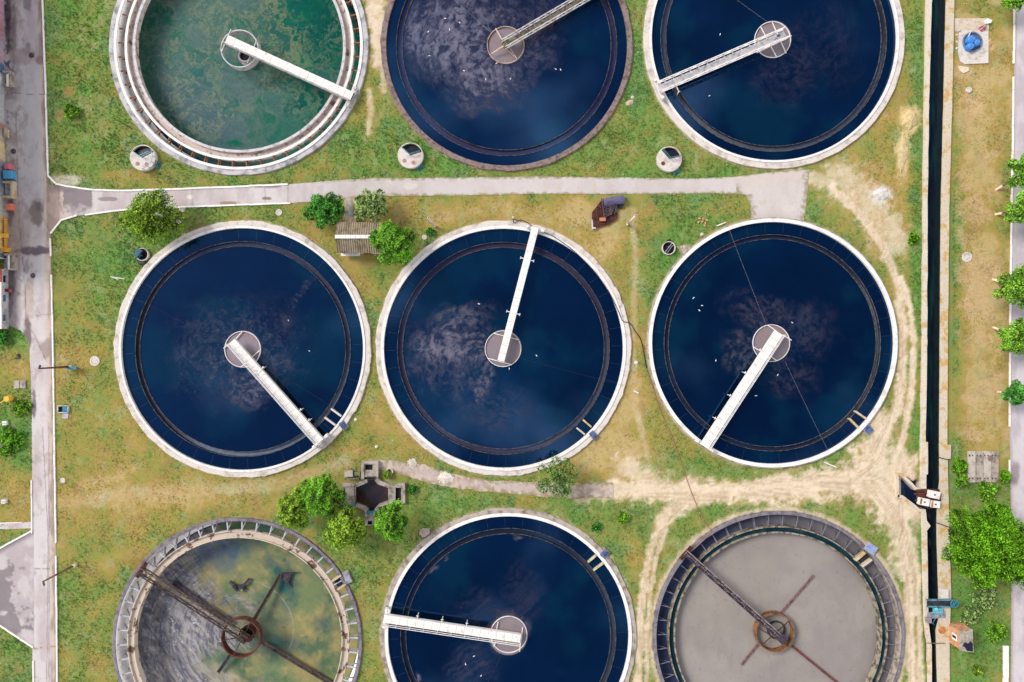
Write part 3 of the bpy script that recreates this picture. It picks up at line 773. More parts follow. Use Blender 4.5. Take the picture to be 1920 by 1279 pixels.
def brackets(root, c, key, n, r0, r1, z0, z1, zw, m, w=0.07, a_off=0.0, both=True, taper=0.0):
    """struts that carry the launder: one mesh each; those far outside the picture are left out"""
    proto = None; t = TANKS[key]
    for i in range(n):
        an = 2 * PI * i / n + a_off
        x, y = t['c'][0] + r1 * math.cos(an), t['c'][1] - r1 * math.sin(an)
        if not (-20 < y < 1299): continue
        if proto is None:
            mb = MB()
            mb.bar((r0 * S, 0, z0), (r1 * S, 0, z1), w, w)
            if both: mb.bar((r0 * S, 0.10, z0 - .12), (r1 * S, -0.12, zw), w * .9, w * .9)
            me_o = mb.build('bracket', m, None); me_o.parent = root; proto = me_o
            me_o.location = (0, 0, 0); me_o.rotation_euler = (0, 0, an)
        else:
            dup(proto, rz=an, parent=root)

def feed_well(root, c, rpx, m, z0=-.5, z1=.34, cc=None, bars=None, barm=None, w=0.09, cpx=None):
    """ring baffle round the inlet, cc px centre; bars: list of px end pairs at height z1"""
    k = S
    ctr = W(cpx[0], cpx[1], z1) if cpx else c
    mb = MB(); R = rpx * S
    mb.lathe((ctr[0], ctr[1], 0), [(R, z0), (R, z1), (R - w, z1), (R - w, z0)], 72)
    fw = mb.build('feed_well', m, root)
    for a, b in bars or []:
        mb = MB(); A = W(*a, z1 + .03); B = W(*b, z1 + .03)
        mb.bar(A, B, .1, .08); mb.build('crossbar', barm or m, fw)
    return fw

def scum_blobs(bl, warp=None, seed=0, gain=1.0, hub=(0, 0), plates=1.0, film=0.0):
    def f(px, py, r, a):
        x, y = px, py
        if warp: x, y = warp(px, py, r, a)
        wx = (fbm(x / 30, y / 30, 400 + seed, 4) - .5) * 40; wy = (fbm(x / 30, y / 30, 420 + seed, 4) - .5) * 40
        m = np.zeros(len(px))
        for (cx, cy, rx, ry, rot, w) in bl:
            ca, sa = math.cos(rot), math.sin(rot)
            dx, dy = x + wx - cx, y + wy - cy
            u, v = (dx * ca + dy * sa) / rx, (-dx * sa + dy * ca) / ry
            m = np.maximum(m, w * (1 - sm(.35, 1.25, np.hypot(u, v))))
        n = fbm((x + wx) / 14, (y + wy) / 14, 440 + seed, 6, .66)
        n2 = fbm((x + wx * 1.6) / 40, (y + wy * 1.6) / 40, 444 + seed, 6, .62)
        an = np.arctan2(py - hub[1], px - hub[0]); rr = np.hypot(px - hub[0], py - hub[1])
        stk = fbm(rr / 7 + wx * .12, an * 9 + rr / 34 + wy * .05, 448 + seed, 6, .68)       # drawn out round the hub
        fine = fbm(px / 3, py / 3, 452 + seed, 4, .68)
        plate = sm(.40, .70, n * .45 + stk * .45 + n2 * .2)
        d = m * (.07 * film + .02 + .44 * sm(.36, .72, stk) * (.45 + .9 * fine)) + m * plate * (.08 + .40 * sm(.3, .7, n2)) * plates + m * (fine - .5) * .22
        d = np.minimum(d, .92)
        return np.clip(d * gain, 0, 1.5)
    return f

def bands(ri, lo, li, zw=0.0, zc=-.28):
    return [(0.0, (li) * S - .01, zw), ((li) * S + .02, (lo) * S - .02, zc), ((lo) * S + .01, ri * S + .03, zw)]

def swirl(cx, cy, k):
    def f(px, py, r, a):
        dx, dy = px - cx, py - cy; rr = np.hypot(dx, dy); an = np.arctan2(dy, dx) + k * rr / 100
        return cx + rr * np.cos(an), cy + rr * np.sin(an)
    return f

# --- b: top middle
rt, c = make_tank('b', 'brown brick rimmed tank in the middle of the top row, scummy water', M_BRICK, None, (235, 225), .3, 1.6, None, None, 2.4, (207, 195), M_CHAN)
water_obj('dark blue water with a broad grey scum patch, in the top middle tank', c, bands(225, 207, 195),
          clear_cols(scum_blobs([(850, 70, 115, 95, .2, 1.15), (905, 150, 85, 60, .1, 1.1), (1000, 90, 55, 60, .3, .55), (880, 20, 130, 60, 0, .6), (1010, 30, 60, 50, 0, .3)], None, 1, 1.25, hub=(948, 84), plates=0.85, film=1.4), 34, chan_std(C(58, 52, 76), None, 1), seed=1), M_WATER, 0, 640, .075)
feed_well(rt, c, 35, mat('pale_beige_steel', C(200, 176, 158), C(150, 116, 98), .8, 1.5), -.3, .2, cpx=(948, 84), w=.08)
# --- c: top right
rt, c = make_tank('c', 'white rimmed tank at the right end of the top row, under a grey lattice bridge', M_CONC, M_WHITE, (244, 229), .3, 1.6, (233, 229), None, 1.0, (212, 201), M_CHAN)
water_obj('dark blue water in the top right tank', c, bands(229, 212, 201),
          clear_cols(scum_blobs([(1480, 120, 70, 90, .5, .26), (1560, 90, 60, 90, 0, .2)], None, 2, .8, hub=(1449, 74), plates=0.6), 33, chan_std(C(40, 46, 60), lambda a: .5 * sm(.2, .6, np.cos(a + 1.2)) + .35 * sm(.4, .8, np.cos(a - PI)), 2), seed=2), M_WATER, 0)
feed_well(rt, c, 34, M_WHITE, -.3, .16, w=.07, cpx=(1449, 74), bars=[((1426, 50), (1456, 107)), ((1447, 40), (1474, 100)), ((1419, 99), (1484, 67))])
# --- d: middle left
rt, c = make_tank('d', 'white rimmed tank at the left end of the middle row, speckled swirl round its hub', M_CONC, M_WHITE, (240, 226), .3, 1.6, (230, 226), None, 2.6, (202, 192), M_CHAN)
def speck_d(px, py, r, a):
    base = scum_blobs([(450, 650, 130, 100, 0, .42), (430, 600, 100, 45, .2, .42), (450, 725, 62, 46, 0, 1.05), (410, 690, 40, 60, .4, .7), (510, 690, 50, 60, 0, .6), (375, 640, 50, 70, .3, .45)], swirl(455, 655, .22), 3, 1.35, hub=(455, 655), plates=0.45)(px, py, r, a)
    trail = scum_blobs([(566, 545, 9, 48, .41, .75), (540, 605, 18, 34, .5, .6)], None, 8, hub=(700, 300), plates=0.3)(px, py, r, a)
    base = np.maximum(base, trail)
    zone = np.maximum(scum_blobs([(450, 655, 150, 110, 0, .9)], swirl(455, 655, .3), 4)(px, py, r, a), trail * 1.4)
    x, y = swirl(455, 655, .9)(px, py, r, a)
    str_ = fbm(np.hypot(px - 455, py - 655) / 4 + 6 * a / PI, a * 9, 472, 5, .7)
    sp = sm(.60, .78, fbm(px / 1.5, py / 1.5, 470, 2) * .6 + str_ * .4)
    return np.maximum(base * (.22 + .9 * str_), zone * sp * 1.2)
def foam_d(a): return 1.0 * sm(.35, .85, np.cos(a + 1.15)) + .15
water_obj('dark blue water with a spiral of floating specks, in the middle left tank', c, bands(226, 202, 192),
          clear_cols(speck_d, 34, chan_std(C(54, 48, 60), foam_d, 3), seed=3), M_WATER, 0, 640, .075)
feed_well(rt, c, 34, M_WHITE, -.3, .16, w=.07, cpx=(454.5, 655), bars=[((454, 622), (438, 640)), ((419, 653), (437, 640)), ((487, 657), (468, 673)), ((452, 688), (464, 678))])
brackets(rt, c, 'd', 40, 203, 226, -.02, .0, 0, MATS['submerged_strut'], .035, .04, False)
# --- e: centre
rt, c = make_tank('e', 'white rimmed tank in the very centre, marbled grey scum left of its hub', M_CONC, M_WHITE, (238.5, 224), .3, 1.6, (229, 223.5), None, 2.8, (199, 188), M_CHAN)
water_obj('dark blue water with marbled grey scum, in the centre tank', c, bands(224, 199, 188),
          clear_cols(scum_blobs([(870, 640, 75, 45, .2, .95), (820, 650, 60, 50, 0, .85), (860, 600, 75, 28, -.2, .7), (905, 715, 22, 45, .2, .8), (850, 700, 80, 60, 0, .42), (800, 690, 60, 50, 0, .3), (920, 760, 80, 50, 0, .2)], None, 5, 1.3, hub=(943, 654), plates=1.15, film=.3), 34, chan_std(C(62, 54, 64), lambda a: .5 * sm(.6, .95, np.cos(a + .55)), 4),
                     tone=lambda px, py, r: np.array([0, .008, .018])[None, :] * blob(px, py, 880, 730, 110, 80, .7, .4, 7, 30)[:, None], seed=4), M_WATER, 0, 640, .075)
feed_well(rt, c, 34, M_WHITE, -.3, .16, w=.07, cpx=(943, 654), bars=[((925, 625), (972, 637)), ((915, 672), (960, 684))])
brackets(rt, c, 'e', 40, 199.5, 223, -.02, .0, 0, MATS['submerged_strut'], .035, .02, False)
# --- f: middle right
rt, c = make_tank('f', 'thin white rimmed tank at the right end of the middle row', M_CONC_D, M_WHITE, (235, 227), .3, 1.6, (232.5, 226), None, 1.6, (203, 194), M_CHAN)
water_obj('dark blue water with faint rings and scum, in the middle right tank', c, bands(227, 203, 194),
          clear_cols(scum_blobs([(1390, 670, 40, 26, -.8, .7), (1400, 640, 45, 30, 0, .55), (1440, 590, 100, 40, .3, .36), (1520, 620, 50, 60, 0, .25), (1480, 700, 60, 50, .4, .3)], None, 6, 1.35, hub=(1447, 643), plates=0.5), 34,
                     chan_std(C(38, 44, 58), lambda a: .9 * sm(.75, .97, np.cos(a - .05)) + .5 * sm(.9, 1, np.cos(a + .7)), 5), seed=5), M_WATER, 0)
feed_well(rt, c, 35, M_WHITE, -.3, .16, w=.07, cpx=(1446.5, 643.5), bars=[((1440, 610), (1457, 622)), ((1467, 628), (1484, 638)), ((1412, 650), (1430, 661)), ((1445, 668), (1456, 676))])
brackets(rt, c, 'f', 40, 204, 226, -.02, .0, 0, MATS['submerged_strut'], .035, .06, False)
# --- h: bottom middle
rt, c = make_tank('h', 'tank at the bottom middle with a crumbling concrete ring outside its white rim', M_CONC_D, M_WHITE, (240, 226), .22, 1.6, (231, 225), None, 3.2, (202, 191), M_CHAN)
water_obj('dark blue water with beige flecks of scum, in the bottom middle tank', c, bands(226, 202, 191),
          clear_cols(scum_blobs([(811, 1069, 10, 8, -.4, 1.5), (832, 1047, 4, 6, 0, 1.5), (779, 1266, 5, 16, 0, 1.5), (968, 1003, 14, 3, .1, 1.2), (996, 1006, 6, 3, .1, 1.2), (880, 1250, 50, 45, 0, .32), (890, 1140, 60, 30, 0, .2), (980, 1110, 40, 60, 0, .18), (954, 1190, 39, 39, 0, 1.3)], None, 7, 1.1), 35,
                     chan_std(C(34, 42, 52), lambda a: .35 * sm(.4, .9, np.cos(a + .1)), 6), seed=6), M_WATER, 0)
feed_well(rt, c, 34.5, M_WHITE, -.3, .16, w=.07, cpx=(954, 1190), bars=[((934, 1166), (931, 1180)), ((980, 1176), (974, 1222)), ((929, 1205), (926, 1212))])
brackets(rt, c, 'h', 40, 202.5, 225, -.02, .0, 0, MATS['submerged_strut'], .035, .03, False)

# --- a: top left, low green water
rt, c = make_tank('a', 'top left tank half empty, green water streaked with algae and a double white trough', M_CONC_W, M_WHITE, (242, 228), .3, 3.4, (232.5, 227.5), None, 1.6, None)
mb = MB(); q = lambda r: r * S
mb.lathe(c, [(q(227.4), .28), (q(226.5), -1.4), (q(224), -2.6)], 220); mb.build('inner_wall', mat('bright_wall', C(250, 248, 248, .95), C(206, 204, 206), .9, .9, .48, .75, 6, .12, .2), rt)
mb = MB()
mb.lathe(c, [(q(214), -.75), (q(214), .08), (q(209.5), .08), (q(209.5), -.35), (q(199.5), -.35), (q(199.5), .08), (q(195), .08), (q(195), -.75), (q(214), -.75)], 220)
ld = mb.build('launder', M_PEEL, rt)
mb = MB(); mb.lathe(c, [(q(214.6), -.1), (q(214.6), .11), (q(210), .11), (q(210), .02)], 220); mb.build('lip', M_WHITE, ld)
mb = MB(); mb.lathe(c, [(q(199.5), .02), (q(199.5), .11), (q(194.5), .11), (q(194.5), -.1)], 220); mb.build('lip', M_GREYP, ld)
brackets(rt, c, 'a', 53, 214.5, 227.2, .0, .0, -1.1, mat('light_rust', C(150, 96, 70), C(100, 62, 48), .9, 2.2), .13, .03)
def cols_a(px, py, r, a, bi):
    wx = (fbm(px / 46, py / 46, 501, 5, .6) - .5) * 100; wy = (fbm(px / 46, py / 46, 502, 5, .6) - .5) * 100
    X, Y = px + wx, py + wy
    n = fbm(X / 60, Y / 60, 504, 5, .55)
    f1 = 1 - np.abs(fbm(X / 26, Y / 40, 503, 6, .62) - .5) * 2          # thin curling filaments
    f2 = 1 - np.abs(fbm(Y / 20 + 5, X / 44, 511, 6, .62) - .5) * 2
    fil = np.maximum(sm(.86, .985, f1), sm(.90, .99, f2) * .8)
    wash = fbm(X / 34, Y / 34, 512, 6, .66)
    teal, grn, grey, tan = C(8, 78, 70), C(22, 96, 76), C(86, 108, 106), C(134, 140, 120)
    east = sm(440, 600, px + wx * .8) * sm(185, 110, py + wy * .4)
    south = sm(480, 560, px + wx) * sm(120, 170, py)
    col = mix(grey, C(78, 104, 98), sm(.34, .68, n))
    col = mix(col, grn, np.clip(sm(.42, .76, wash) * .75, 0, 1))
    col = mix(col, mix(teal, grn, sm(.45, .75, wash)), np.clip(east, 0, 1) * .97)
    col = mix(col, mix(C(58, 104, 92), teal, sm(.42, .62, n)), np.clip(south, 0, 1) * .8)
    col = mix(col, C(86, 96, 118), blob(px, py, 360, 215, 80, 70, .8, .5, 9, 50) * .4)
    col = mix(col, C(44, 74, 92), sm(225, 290, py + wx * .4) * sm(470, 360, px) * .6)
    col = mix(col, C(34, 84, 72), sm(160, 196, r + wx * .3) * sm(430, 330, px) * .75)
    col = mix(col, C(24, 96, 76), blob(px, py, 440, 270, 14, 6, .5, .5, 5) * .9)
    tn = fil * (.15 + .6 * sm(.35, .6, n)) * (1 - .3 * east) * sm(300, 230, py + wy * .5) + .26 * sm(.45, .75, fbm(px / 30 + wx / 16, py / 12 + wy / 30, 513, 6, .7)) * sm(560, 430, px + wx)
    col = mix(col, tan, np.clip(tn * .75, 0, .55))
    col = mix(col, C(160, 150, 104), np.clip(fil * east * sm(600, 470, px + wx) * .5, 0, .5))
    col = mix(col, C(40, 44, 40), sm(.80, .86, fbm(px / 3.2, py / 3.2, 514, 2)) * blob(px, py, 440, 150, 120, 70, .6, .4, 4, 30) * .5)
    bright = .74 + .36 * fbm(px / 5, py / 5, 515, 4, .65)
    lum = col.mean(1)[:, None]; col = np.clip(lum + (col - lum) * 1.3, 0.004, 1)
    col = col * bright[:, None]
    col = mix(col, C(34, 40, 56), sm(213, 216, r) * .9)
    z = np.zeros(len(px))
    return col, z, col
water_obj('murky green water with tan streaks low in the top left tank', c, [(0.0, 228 * S + .03, -2.4)], cols_a, M_MURK, 0, 620, .075)
fw = feed_well(rt, c, 35.5, M_GREYP, -.75, .3, cpx=(449, 91), bars=[((433, 55), (415, 98)), ((481, 76), (464, 118))], w=.12)
cw = W(452, 97, 0); mb = MB()
mb.lathe((cw.x, cw.y, 0), [(q(15), -2.6), (q(15), -1.5), (q(12), -1.5), (q(12), -1.1), (q(10), -1.1), (q(10), -2.6)], 40); mb.build('inlet_pipe', M_GREYP, fw)
mb = MB(); mb.lathe((cw.x, cw.y, 0), [(0.01, -1.4), (q(10), -1.4)], 40); mb.build('pipe_mouth', M_DARK, fw)

# --- g: bottom left, drained
rt, c = make_tank('g', 'drained tank at the bottom left with muddy green floor and a fallen rusty scraper', M_VIOLET, None, (233, 227), .3, 1.0, None, None, 1.0, None)
mb = MB()
mb.lathe(c, [(q(227), .25), (q(227), -1.6), (q(223), -2.6), (q(214), -3.3)], 220); mb.build('inner_wall', MATS['bright_wall'], rt)
mb = MB()
mb.lathe(c, [(q(208), -.85), (q(208), -.02), (q(206.5), -.02), (q(206.5), -.3), (q(196), -.3), (q(196), -.02), (q(194.5), -.02), (q(194.5), -.85), (q(208), -.85)], 220)
ld = mb.build('launder', M_CREAM, rt)
brackets(rt, c, 'g', 50, 208.5, 226.5, -.15, -.1, -1.6, mat('pale_strut', C(196, 198, 206), C(150, 152, 162), .6, 2), .14, .03)
def cols_g(px, py, r, a, bi):
    n = fbm(px / 50, py / 50, 521, 5, .6); n2 = fbm(px / 16, py / 16, 522, 5, .65)
    st = fbm((px * .8 + py) / 60 + n, (px - py * .8) / 5, 523, 6, .72)   # brushed streaks
    ar = fbm(np.hypot(px - 455, py - 1195) / 2.6, a * 5, 524, 5, .68)
    dry = mix(C(98, 98, 110), C(170, 166, 166), sm(.38, .68, st * .55 + ar * .5))
    dry = mix(dry, C(60, 62, 76), .6 * sm(.5, .68, fbm((px + py * .5) / 26, (py - px * .6) / 14, 525, 6, .68) + .1 * sm(330, 270, px)))
    dry = mix(dry, C(150, 142, 130), sm(.5, .7, n2) * .4)
    wet = mix(C(160, 148, 98), C(116, 132, 92), sm(.36, .66, n))
    wet = mix(wet, C(66, 102, 78), sm(.46, .76, fbm(px / 44, py / 44, 527, 6, .62)) * .9)
    wet = mix(wet, C(90, 100, 92), sm(.45, .8, fbm((px + py) / 60, (px - py) / 14, 534, 5, .65)) * .35)
    for (x, y, rx, ry, w) in [(508, 1053, 13, 11, .9), (520, 1070, 6, 8, .9), (545, 1090, 18, 14, .7), (540, 1110, 14, 40, .6), (610, 1172, 22, 14, .7), (500, 1170, 26, 60, .6), (470, 1020, 26, 20, .6), (533, 1050, 4, 4, .9), (530, 1210, 40, 14, .7)]:
        wet = mix(wet, C(30, 84, 92), blob(px, py, x, y, rx * 1.1, ry * 1.1, .75, .6, int(x), 12) * w * .85)
    wet = mix(wet, C(70, 92, 122), blob(px, py, 410, 1030, 50, 34, .6, .5, 3, 20) * .8)
    wet = wet * (.86 + .28 * fbm(px / 4, py / 4, 531, 4, .65))[:, None]
    wet = mix(wet, C(186, 178, 150), blob(px, py, 395, 1270, 40, 22, .5, .5, 4, 20) * .8)
    m = sm(-40, 50, (px - 415) * .93 + (py - 1130) * -.42 + (fbm(px / 60, py / 60, 533, 6, .62) - .5) * 190 + (n2 - .5) * 60 - 18 * sm(1180, 1230, py))
    m = np.maximum(m, blob(px, py, 460, 1250, 70, 40, .6, .5, 6, 20))
    col = mix(dry, wet, m)
    col = mix(col, C(226, 224, 226), sm(.72, .80, fbm((px + py) / 14, (px - py) / 4, 536, 4, .65)) * (1 - m) * .8)
    ring = np.hypot(px - 460, py - 1180)
    col = mix(col, C(170, 166, 160), (1 - sm(.4, 1.6, np.abs(ring - 88 - 4 * n2))) * .5 * (px > 455) * (py < 1215))
    gap = sm(206, 209, r)
    gw = mix(C(96, 118, 80), C(70, 76, 86), sm(430, 380, px)); gw = mix(gw, C(206, 204, 206), sm(320, 270, px))
    gw = mix(gw, C(50, 54, 66), sm(.52, .62, fbm(px / 9, py / 9, 530, 4)) * sm(480, 400, px))
    col = mix(col, gw, gap)
    sc = np.tile(C(120, 130, 84), (len(px), 1))
    return col, .35 * m * sm(.5, .7, n2), sc
water_obj('shallow pools and mud on the floor of the drained tank', c, [(0.0, 223 * S, -3.0)], cols_g, M_SLUDGE, 0, 560, .085)
fw = feed_well(rt, c, 37, mat('dark_red_rust', C(104, 60, 50), C(66, 40, 40), .9, 2.2), -.85, .1, cpx=(451, 1197), w=.14, bars=[((470, 1166), (436, 1233)), ((420, 1200), (482, 1190))], barm=M_RUST_D)
cw = W(462, 1190, -1.2); mb = MB()
mb.lathe((cw.x, cw.y, 0), [(q(9), -3.2), (q(14), -2.0), (q(15), -1.2), (q(13), -1.2), (q(8), -2.4)], 40); mb.build('inlet_bell', M_RUST_D, fw)
cw = W(457, 1190, -1.0)

# --- i: bottom right, grey sludge
rt, c = make_tank('i', 'bottom right tank filled with flat grey sludge, rusty hub ring and dark teal trough', M_VIOLET, None, (235, 229), .34, 1.0, None, None, .8, None)
mb = MB()
mb.lathe(c, [(q(229), .29), (q(229), -1.2), (q(226), -1.9)], 220); mb.build('inner_wall', M_CONC_D, rt)
mb = MB()
mb.lathe(c, [(q(206), -1.2), (q(206), 0), (q(204), 0), (q(204), -.4), (q(195.5), -.4), (q(195.5), 0), (q(193), 0), (q(193), -1.2)], 220)
ld = mb.build('launder', mat('scummy_trough', C(158, 150, 136), C(84, 78, 66), .9, 1.6, .42, .6, 9, .3, .4), rt)
brackets(rt, c, 'i', 51, 206.5, 228.5, -.12, -.08, -1.15, mat('dull_grey_steel', C(126, 126, 138), C(92, 92, 106), .7, 2), .07, .05)
def cols_i(px, py, r, a, bi):
    n = fbm(px / 70, py / 70, 541, 5, .55); n2 = fbm(px / 18, py / 18, 542, 4)
    if bi == 1:
        return np.tile(C(20, 52, 62), (len(px), 1)) * (.7 + .6 * n2)[:, None], .25 * sm(.55, .7, n2), np.tile(C(90, 100, 96), (len(px), 1))
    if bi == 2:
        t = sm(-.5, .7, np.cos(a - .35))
        col = mix(C(58, 68, 98), C(112, 108, 114), t) * (.75 + .5 * n2)[:, None]  # sky reflection painted into the ring: bluer on the left, greyer on the right
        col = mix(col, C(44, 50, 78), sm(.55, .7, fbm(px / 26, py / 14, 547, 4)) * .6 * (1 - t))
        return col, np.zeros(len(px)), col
    col = mix(C(156, 149, 144), C(146, 139, 136), sm(.35, .65, n)); col = mix(col, C(156, 150, 140), sm(.5, .7, fbm(px / 90, py / 90, 543, 3)) * .4)
    col = col * (.95 + .1 * n2)[:, None]
    arc = np.sin(r / 5 + 3 * n + a * 2)
    col = col * (1 + .010 * arc)[:, None]
    col = mix(col, C(132, 124, 124), sm(.60, .72, fbm(px / 12, py / 40, 545, 5, .65)) * .25)
    col = mix(col, C(96, 88, 88), sm(.78, .86, fbm(px / 2.5, py / 2.5, 546, 2)) * .3)
    col = mix(col, C(80, 70, 76), (1 - sm(1.2, 4.5, np.abs(r - 40) + (n2 - .5) * 8)) * .2)
    col = mix(col, C(120, 112, 110), sm(180, 193, r + (n - .5) * 16) * .45)
    return col, np.zeros(len(px)), col
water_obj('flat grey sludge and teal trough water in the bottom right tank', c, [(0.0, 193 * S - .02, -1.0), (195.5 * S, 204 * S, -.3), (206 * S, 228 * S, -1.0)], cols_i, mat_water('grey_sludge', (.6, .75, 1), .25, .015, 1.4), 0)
fw = feed_well(rt, c, 36.5, mat('ochre_rust', C(140, 100, 68), C(88, 58, 46), .9, 1.4), -1.3, .0, cpx=(1453.5, 1187), w=.14, bars=[((1480, 1164), (1429, 1209)), ((1478, 1212), (1420, 1176))], barm=M_RUST_D)
cw = W(1456, 1182, -.7); mb = MB()
mb.lathe((cw.x, cw.y, 0), [(q(17), -1.3), (q(17), -.7), (q(15), -.7), (q(15), -1.3)], 40); mb.build('inlet_ring', M_STEEL, fw)

# ------------------------------------------------------------------ outlet channels across the outer ring, and covers outside the rims
def outlet(label, a0, b0, a1, b1, cover, m_wall, m_cov, zc=.36, cov_label=None, angle=0.0, size=(1.0, 1.4)):
    """two short walls from the launder to the rim + lidded box outside the rim"""
    mid = W((a0[0] + b0[0]) / 2, (a0[1] + b0[1]) / 2)
    o = thing('outlet_channel', label, 'outlet channel', (mid.x, mid.y, -.5), 'outlet channels through the tank rims')
    for p0, p1 in ((a0, a1), (b0, b1)):
        mb = MB(); mb.bar(W(*p0, .02), W(*p1, .02), .2, .8); mb.build('side_wall', m_wall, o)
    p = [W(*a0), W(*b0), W(*b1), W(*a1)]
    mb = MB(); mb.add([(v.x, v.y, -.2) for v in p], [(0, 1, 2, 3)]); mb.build('channel_water', mat('channel_water_dark', C(24, 34, 52), C(60, 70, 80), .15, 4, .55, .7, 9, .2, .3, 0, .6), o)
    if cover:
        cc = W(*cover); mb = MB()
        mb.box((cc.x, cc.y, 0), size[0], size[1], zc, angle)
        bx = mb.build('sump_box', M_CONC_D, o)
        mb = MB(); mb.box((cc.x, cc.y, zc), size[0] * .9, size[1] * .9, .05, angle); mb.box((cc.x, cc.y, zc + .05), size[0] * .6, .06, .03, angle)
        mb.build('cover', m_cov, bx)
    return o
outlet('outlet channel with pale walls on the right rim of the middle left tank', (622, 766), (610, 782), (641, 780), (630, 797), (645, 797), M_CONC, M_NAVY, .38, angle=.65, size=(.75, 1.1))
outlet('outlet channel with foaming water on the lower right rim of the centre tank', (1093, 787), (1081, 802), (1108, 800), (1096, 814), (1112, 815), M_SAND, M_NAVY, .38, angle=.7, size=(.75, 1.1))
outlet('outlet channel with cream walls on the lower right rim of the middle right tank', (1602, 771), (1591, 785), (1622, 785), (1608, 802), (1624, 803), M_SAND, M_NAVY, .3, angle=.7, size=(.95, 1.3))
outlet('outlet channel with yellowish walls on the upper right rim of the bottom middle tank', (1102, 1053), (1112, 1068), (1118, 1039), (1131, 1054), (1133, 1037), mat('yellowish_concrete', C(210, 202, 168), C(160, 146, 110), .9, 1.5), M_NAVY, .3, angle=-.7, size=(.85, 1.1))
outlet('outlet channel with yellow walls and pale bed on the right rim of the drained tank', (623, 1089), (634, 1104), (641, 1077), (650, 1094), (652, 1081), mat('ochre_concrete', C(206, 190, 156), C(176, 154, 118), .9, 1.5), M_PANELG, .3, angle=.4, size=(.8, 1.5))
outlet('outlet channel beside the sludge tank with a pale blue lid', (1602, 1050), (1614, 1061), (1620, 1035), (1632, 1048), (1630, 1027), M_SAND, mat('pale_blue_lid', C(150, 166, 205), C(120, 134, 176), .5), .4, angle=-.6, size=(1.5, 1.15))

# ------------------------------------------------------------------ bridges
def bridge(label, p0, p1, z, width, style, m, rail_m=None, rail=(), brk=(), zr=1.0, toe=True, carriage=True):
    """walkway bridge from the rim (p0) to the hub (p1), photo pixels at deck height z"""
    A, B = W(*p0, z), W(*p1, z); d = (B - A); L = d.length; u = d.normalized(); s = Vector((-u.y, u.x, 0))
    o = thing('scraper_bridge', label, 'scraper bridge', (A.x, A.y, .3), 'scraper bridges of the tanks')
    rail_m = rail_m or m
    if style == 'plate':
        mb = MB(); n = max(6, int(L / .95))
        for i in range(n):      # walkway plates with fine joints
            a = A + u * (L * i / n + .012); b = A + u * (L * (i + 1) / n - .012)
            jz = .012 * ((i * 7919) % 5 - 2) / 2
            mb.bar(a + Vector((0, 0, jz)), b + Vector((0, 0, jz)), width, .06)
        mb.build('deck', M_DECK, o)
        for k in (-1, 1):
            mb = MB(); off = s * (k * (width / 2 - .03)) + Vector((0, 0, -.28))
            mb.bar(A + off, B + off, .09, .46); mb.build('girder', rail_m, o)
        mb = MB(); mb.bar(A + Vector((0, 0, -.2)), B + Vector((0, 0, -.2)), .06, .08)
        for i in range(n + 1):
            q_ = A + u * (L * i / n) + Vector((0, 0, -.2)); mb.bar(q_ - s * width / 2, q_ + s * width / 2, .06, .1)
        mb.build('cross_bracing', M_STEEL, o)
    if style == 'lattice':
        mb = MB(); mb.bar(A, B, width * .62, .05); mb.build('deck', m, o)
        for k in (-1, 1):
            mb = MB(); o1 = s * (k * width / 2); n = int(L / 1.1)
            top = Vector((0, 0, .75))
            mb.bar(A + o1, B + o1, .1, .1); mb.bar(A + o1 + top, B + o1 + top, .1, .1)
            for i in range(n):
                a = A + u * (L * i / n); b = A + u * (L * (i + 1) / n)
                mb.bar(a + o1, a + o1 + top, .06, .06)
                mb.bar(a + o1 + (top if i % 2 else Vector()), b + o1 + (Vector() if i % 2 else top), .06, .06)
            mb.build('truss', rail_m, o)
        mb = MB(); n = int(L / 1.1); mb.bar(A + Vector((0, 0, -.06)), B + Vector((0, 0, -.06)), .06, .06)
        for i in range(n):
            a = A + u * (L * i / n) + Vector((0, 0, -.06)); mb.bar(a - s * width / 2, a + s * width / 2, .08, .08)
        mb.build('cross_bracing', rail_m, o)
    for k in rail:
        mb = MB(); off = s * (k * (width / 2 + .0)); n = max(3, int(L / 1.6))
        for hh in (zr, zr * .5): mb.bar(A + off + Vector((0, 0, hh)), B + off + Vector((0, 0, hh)), .06, .06)
        for i in range(n + 1):
            q_ = A + u * (L * i / n) + off; mb.bar(q_ + Vector((0, 0, -.1)), q_ + Vector((0, 0, zr)), .05, .05)
        mb.build('handrail', rail_m, o)
    if carriage:
        mb = MB(); q_ = A + u * .15
        mb.bar(q_ - s * (width / 2 + .75) + Vector((0, 0, -.45)), q_ + s * (width / 2 + .75) + Vector((0, 0, -.45)), .3, .24)
        ca = mb.build('end_carriage', rail_m, o)
        for k in (-1, 1):
            mb = MB(); w_ = q_ + s * (k * (width / 2 + .55)); zb = .42
            mb.tube([Vector((w_.x, w_.y, zb + .17)) - u * .07, Vector((w_.x, w_.y, zb + .17)) + u * .07], .17, 14); mb.build('wheel', M_BLACK, ca)
            mb = MB(); mb.box((w_.x, w_.y, z - .33), .3, .3, .3, math.atan2(u.y, u.x)); mb.build('motor', rail_m, ca)
    for t, side, ln in brk:       # scraper hangers sticking out at the side
        q_ = A + u * (L * t) + Vector((0, 0, -.1)); mb = MB()
        mb.bar(q_ + s * side * width / 2, q_ + s * side * (width / 2 + ln), .09, .09)
        mb.bar(q_ + s * side * (width / 2 + ln) , q_ + s * side * (width / 2 + ln) + Vector((0, 0, -1.0)), .07, .07)
        mb.bar(q_ + s * side * (width / 2 + ln) - u * .16, q_ + s * side * (width / 2 + ln) + u * .16, .07, .07)
        mb.build('hanger', rail_m, o)
    return o, A, B, u, s

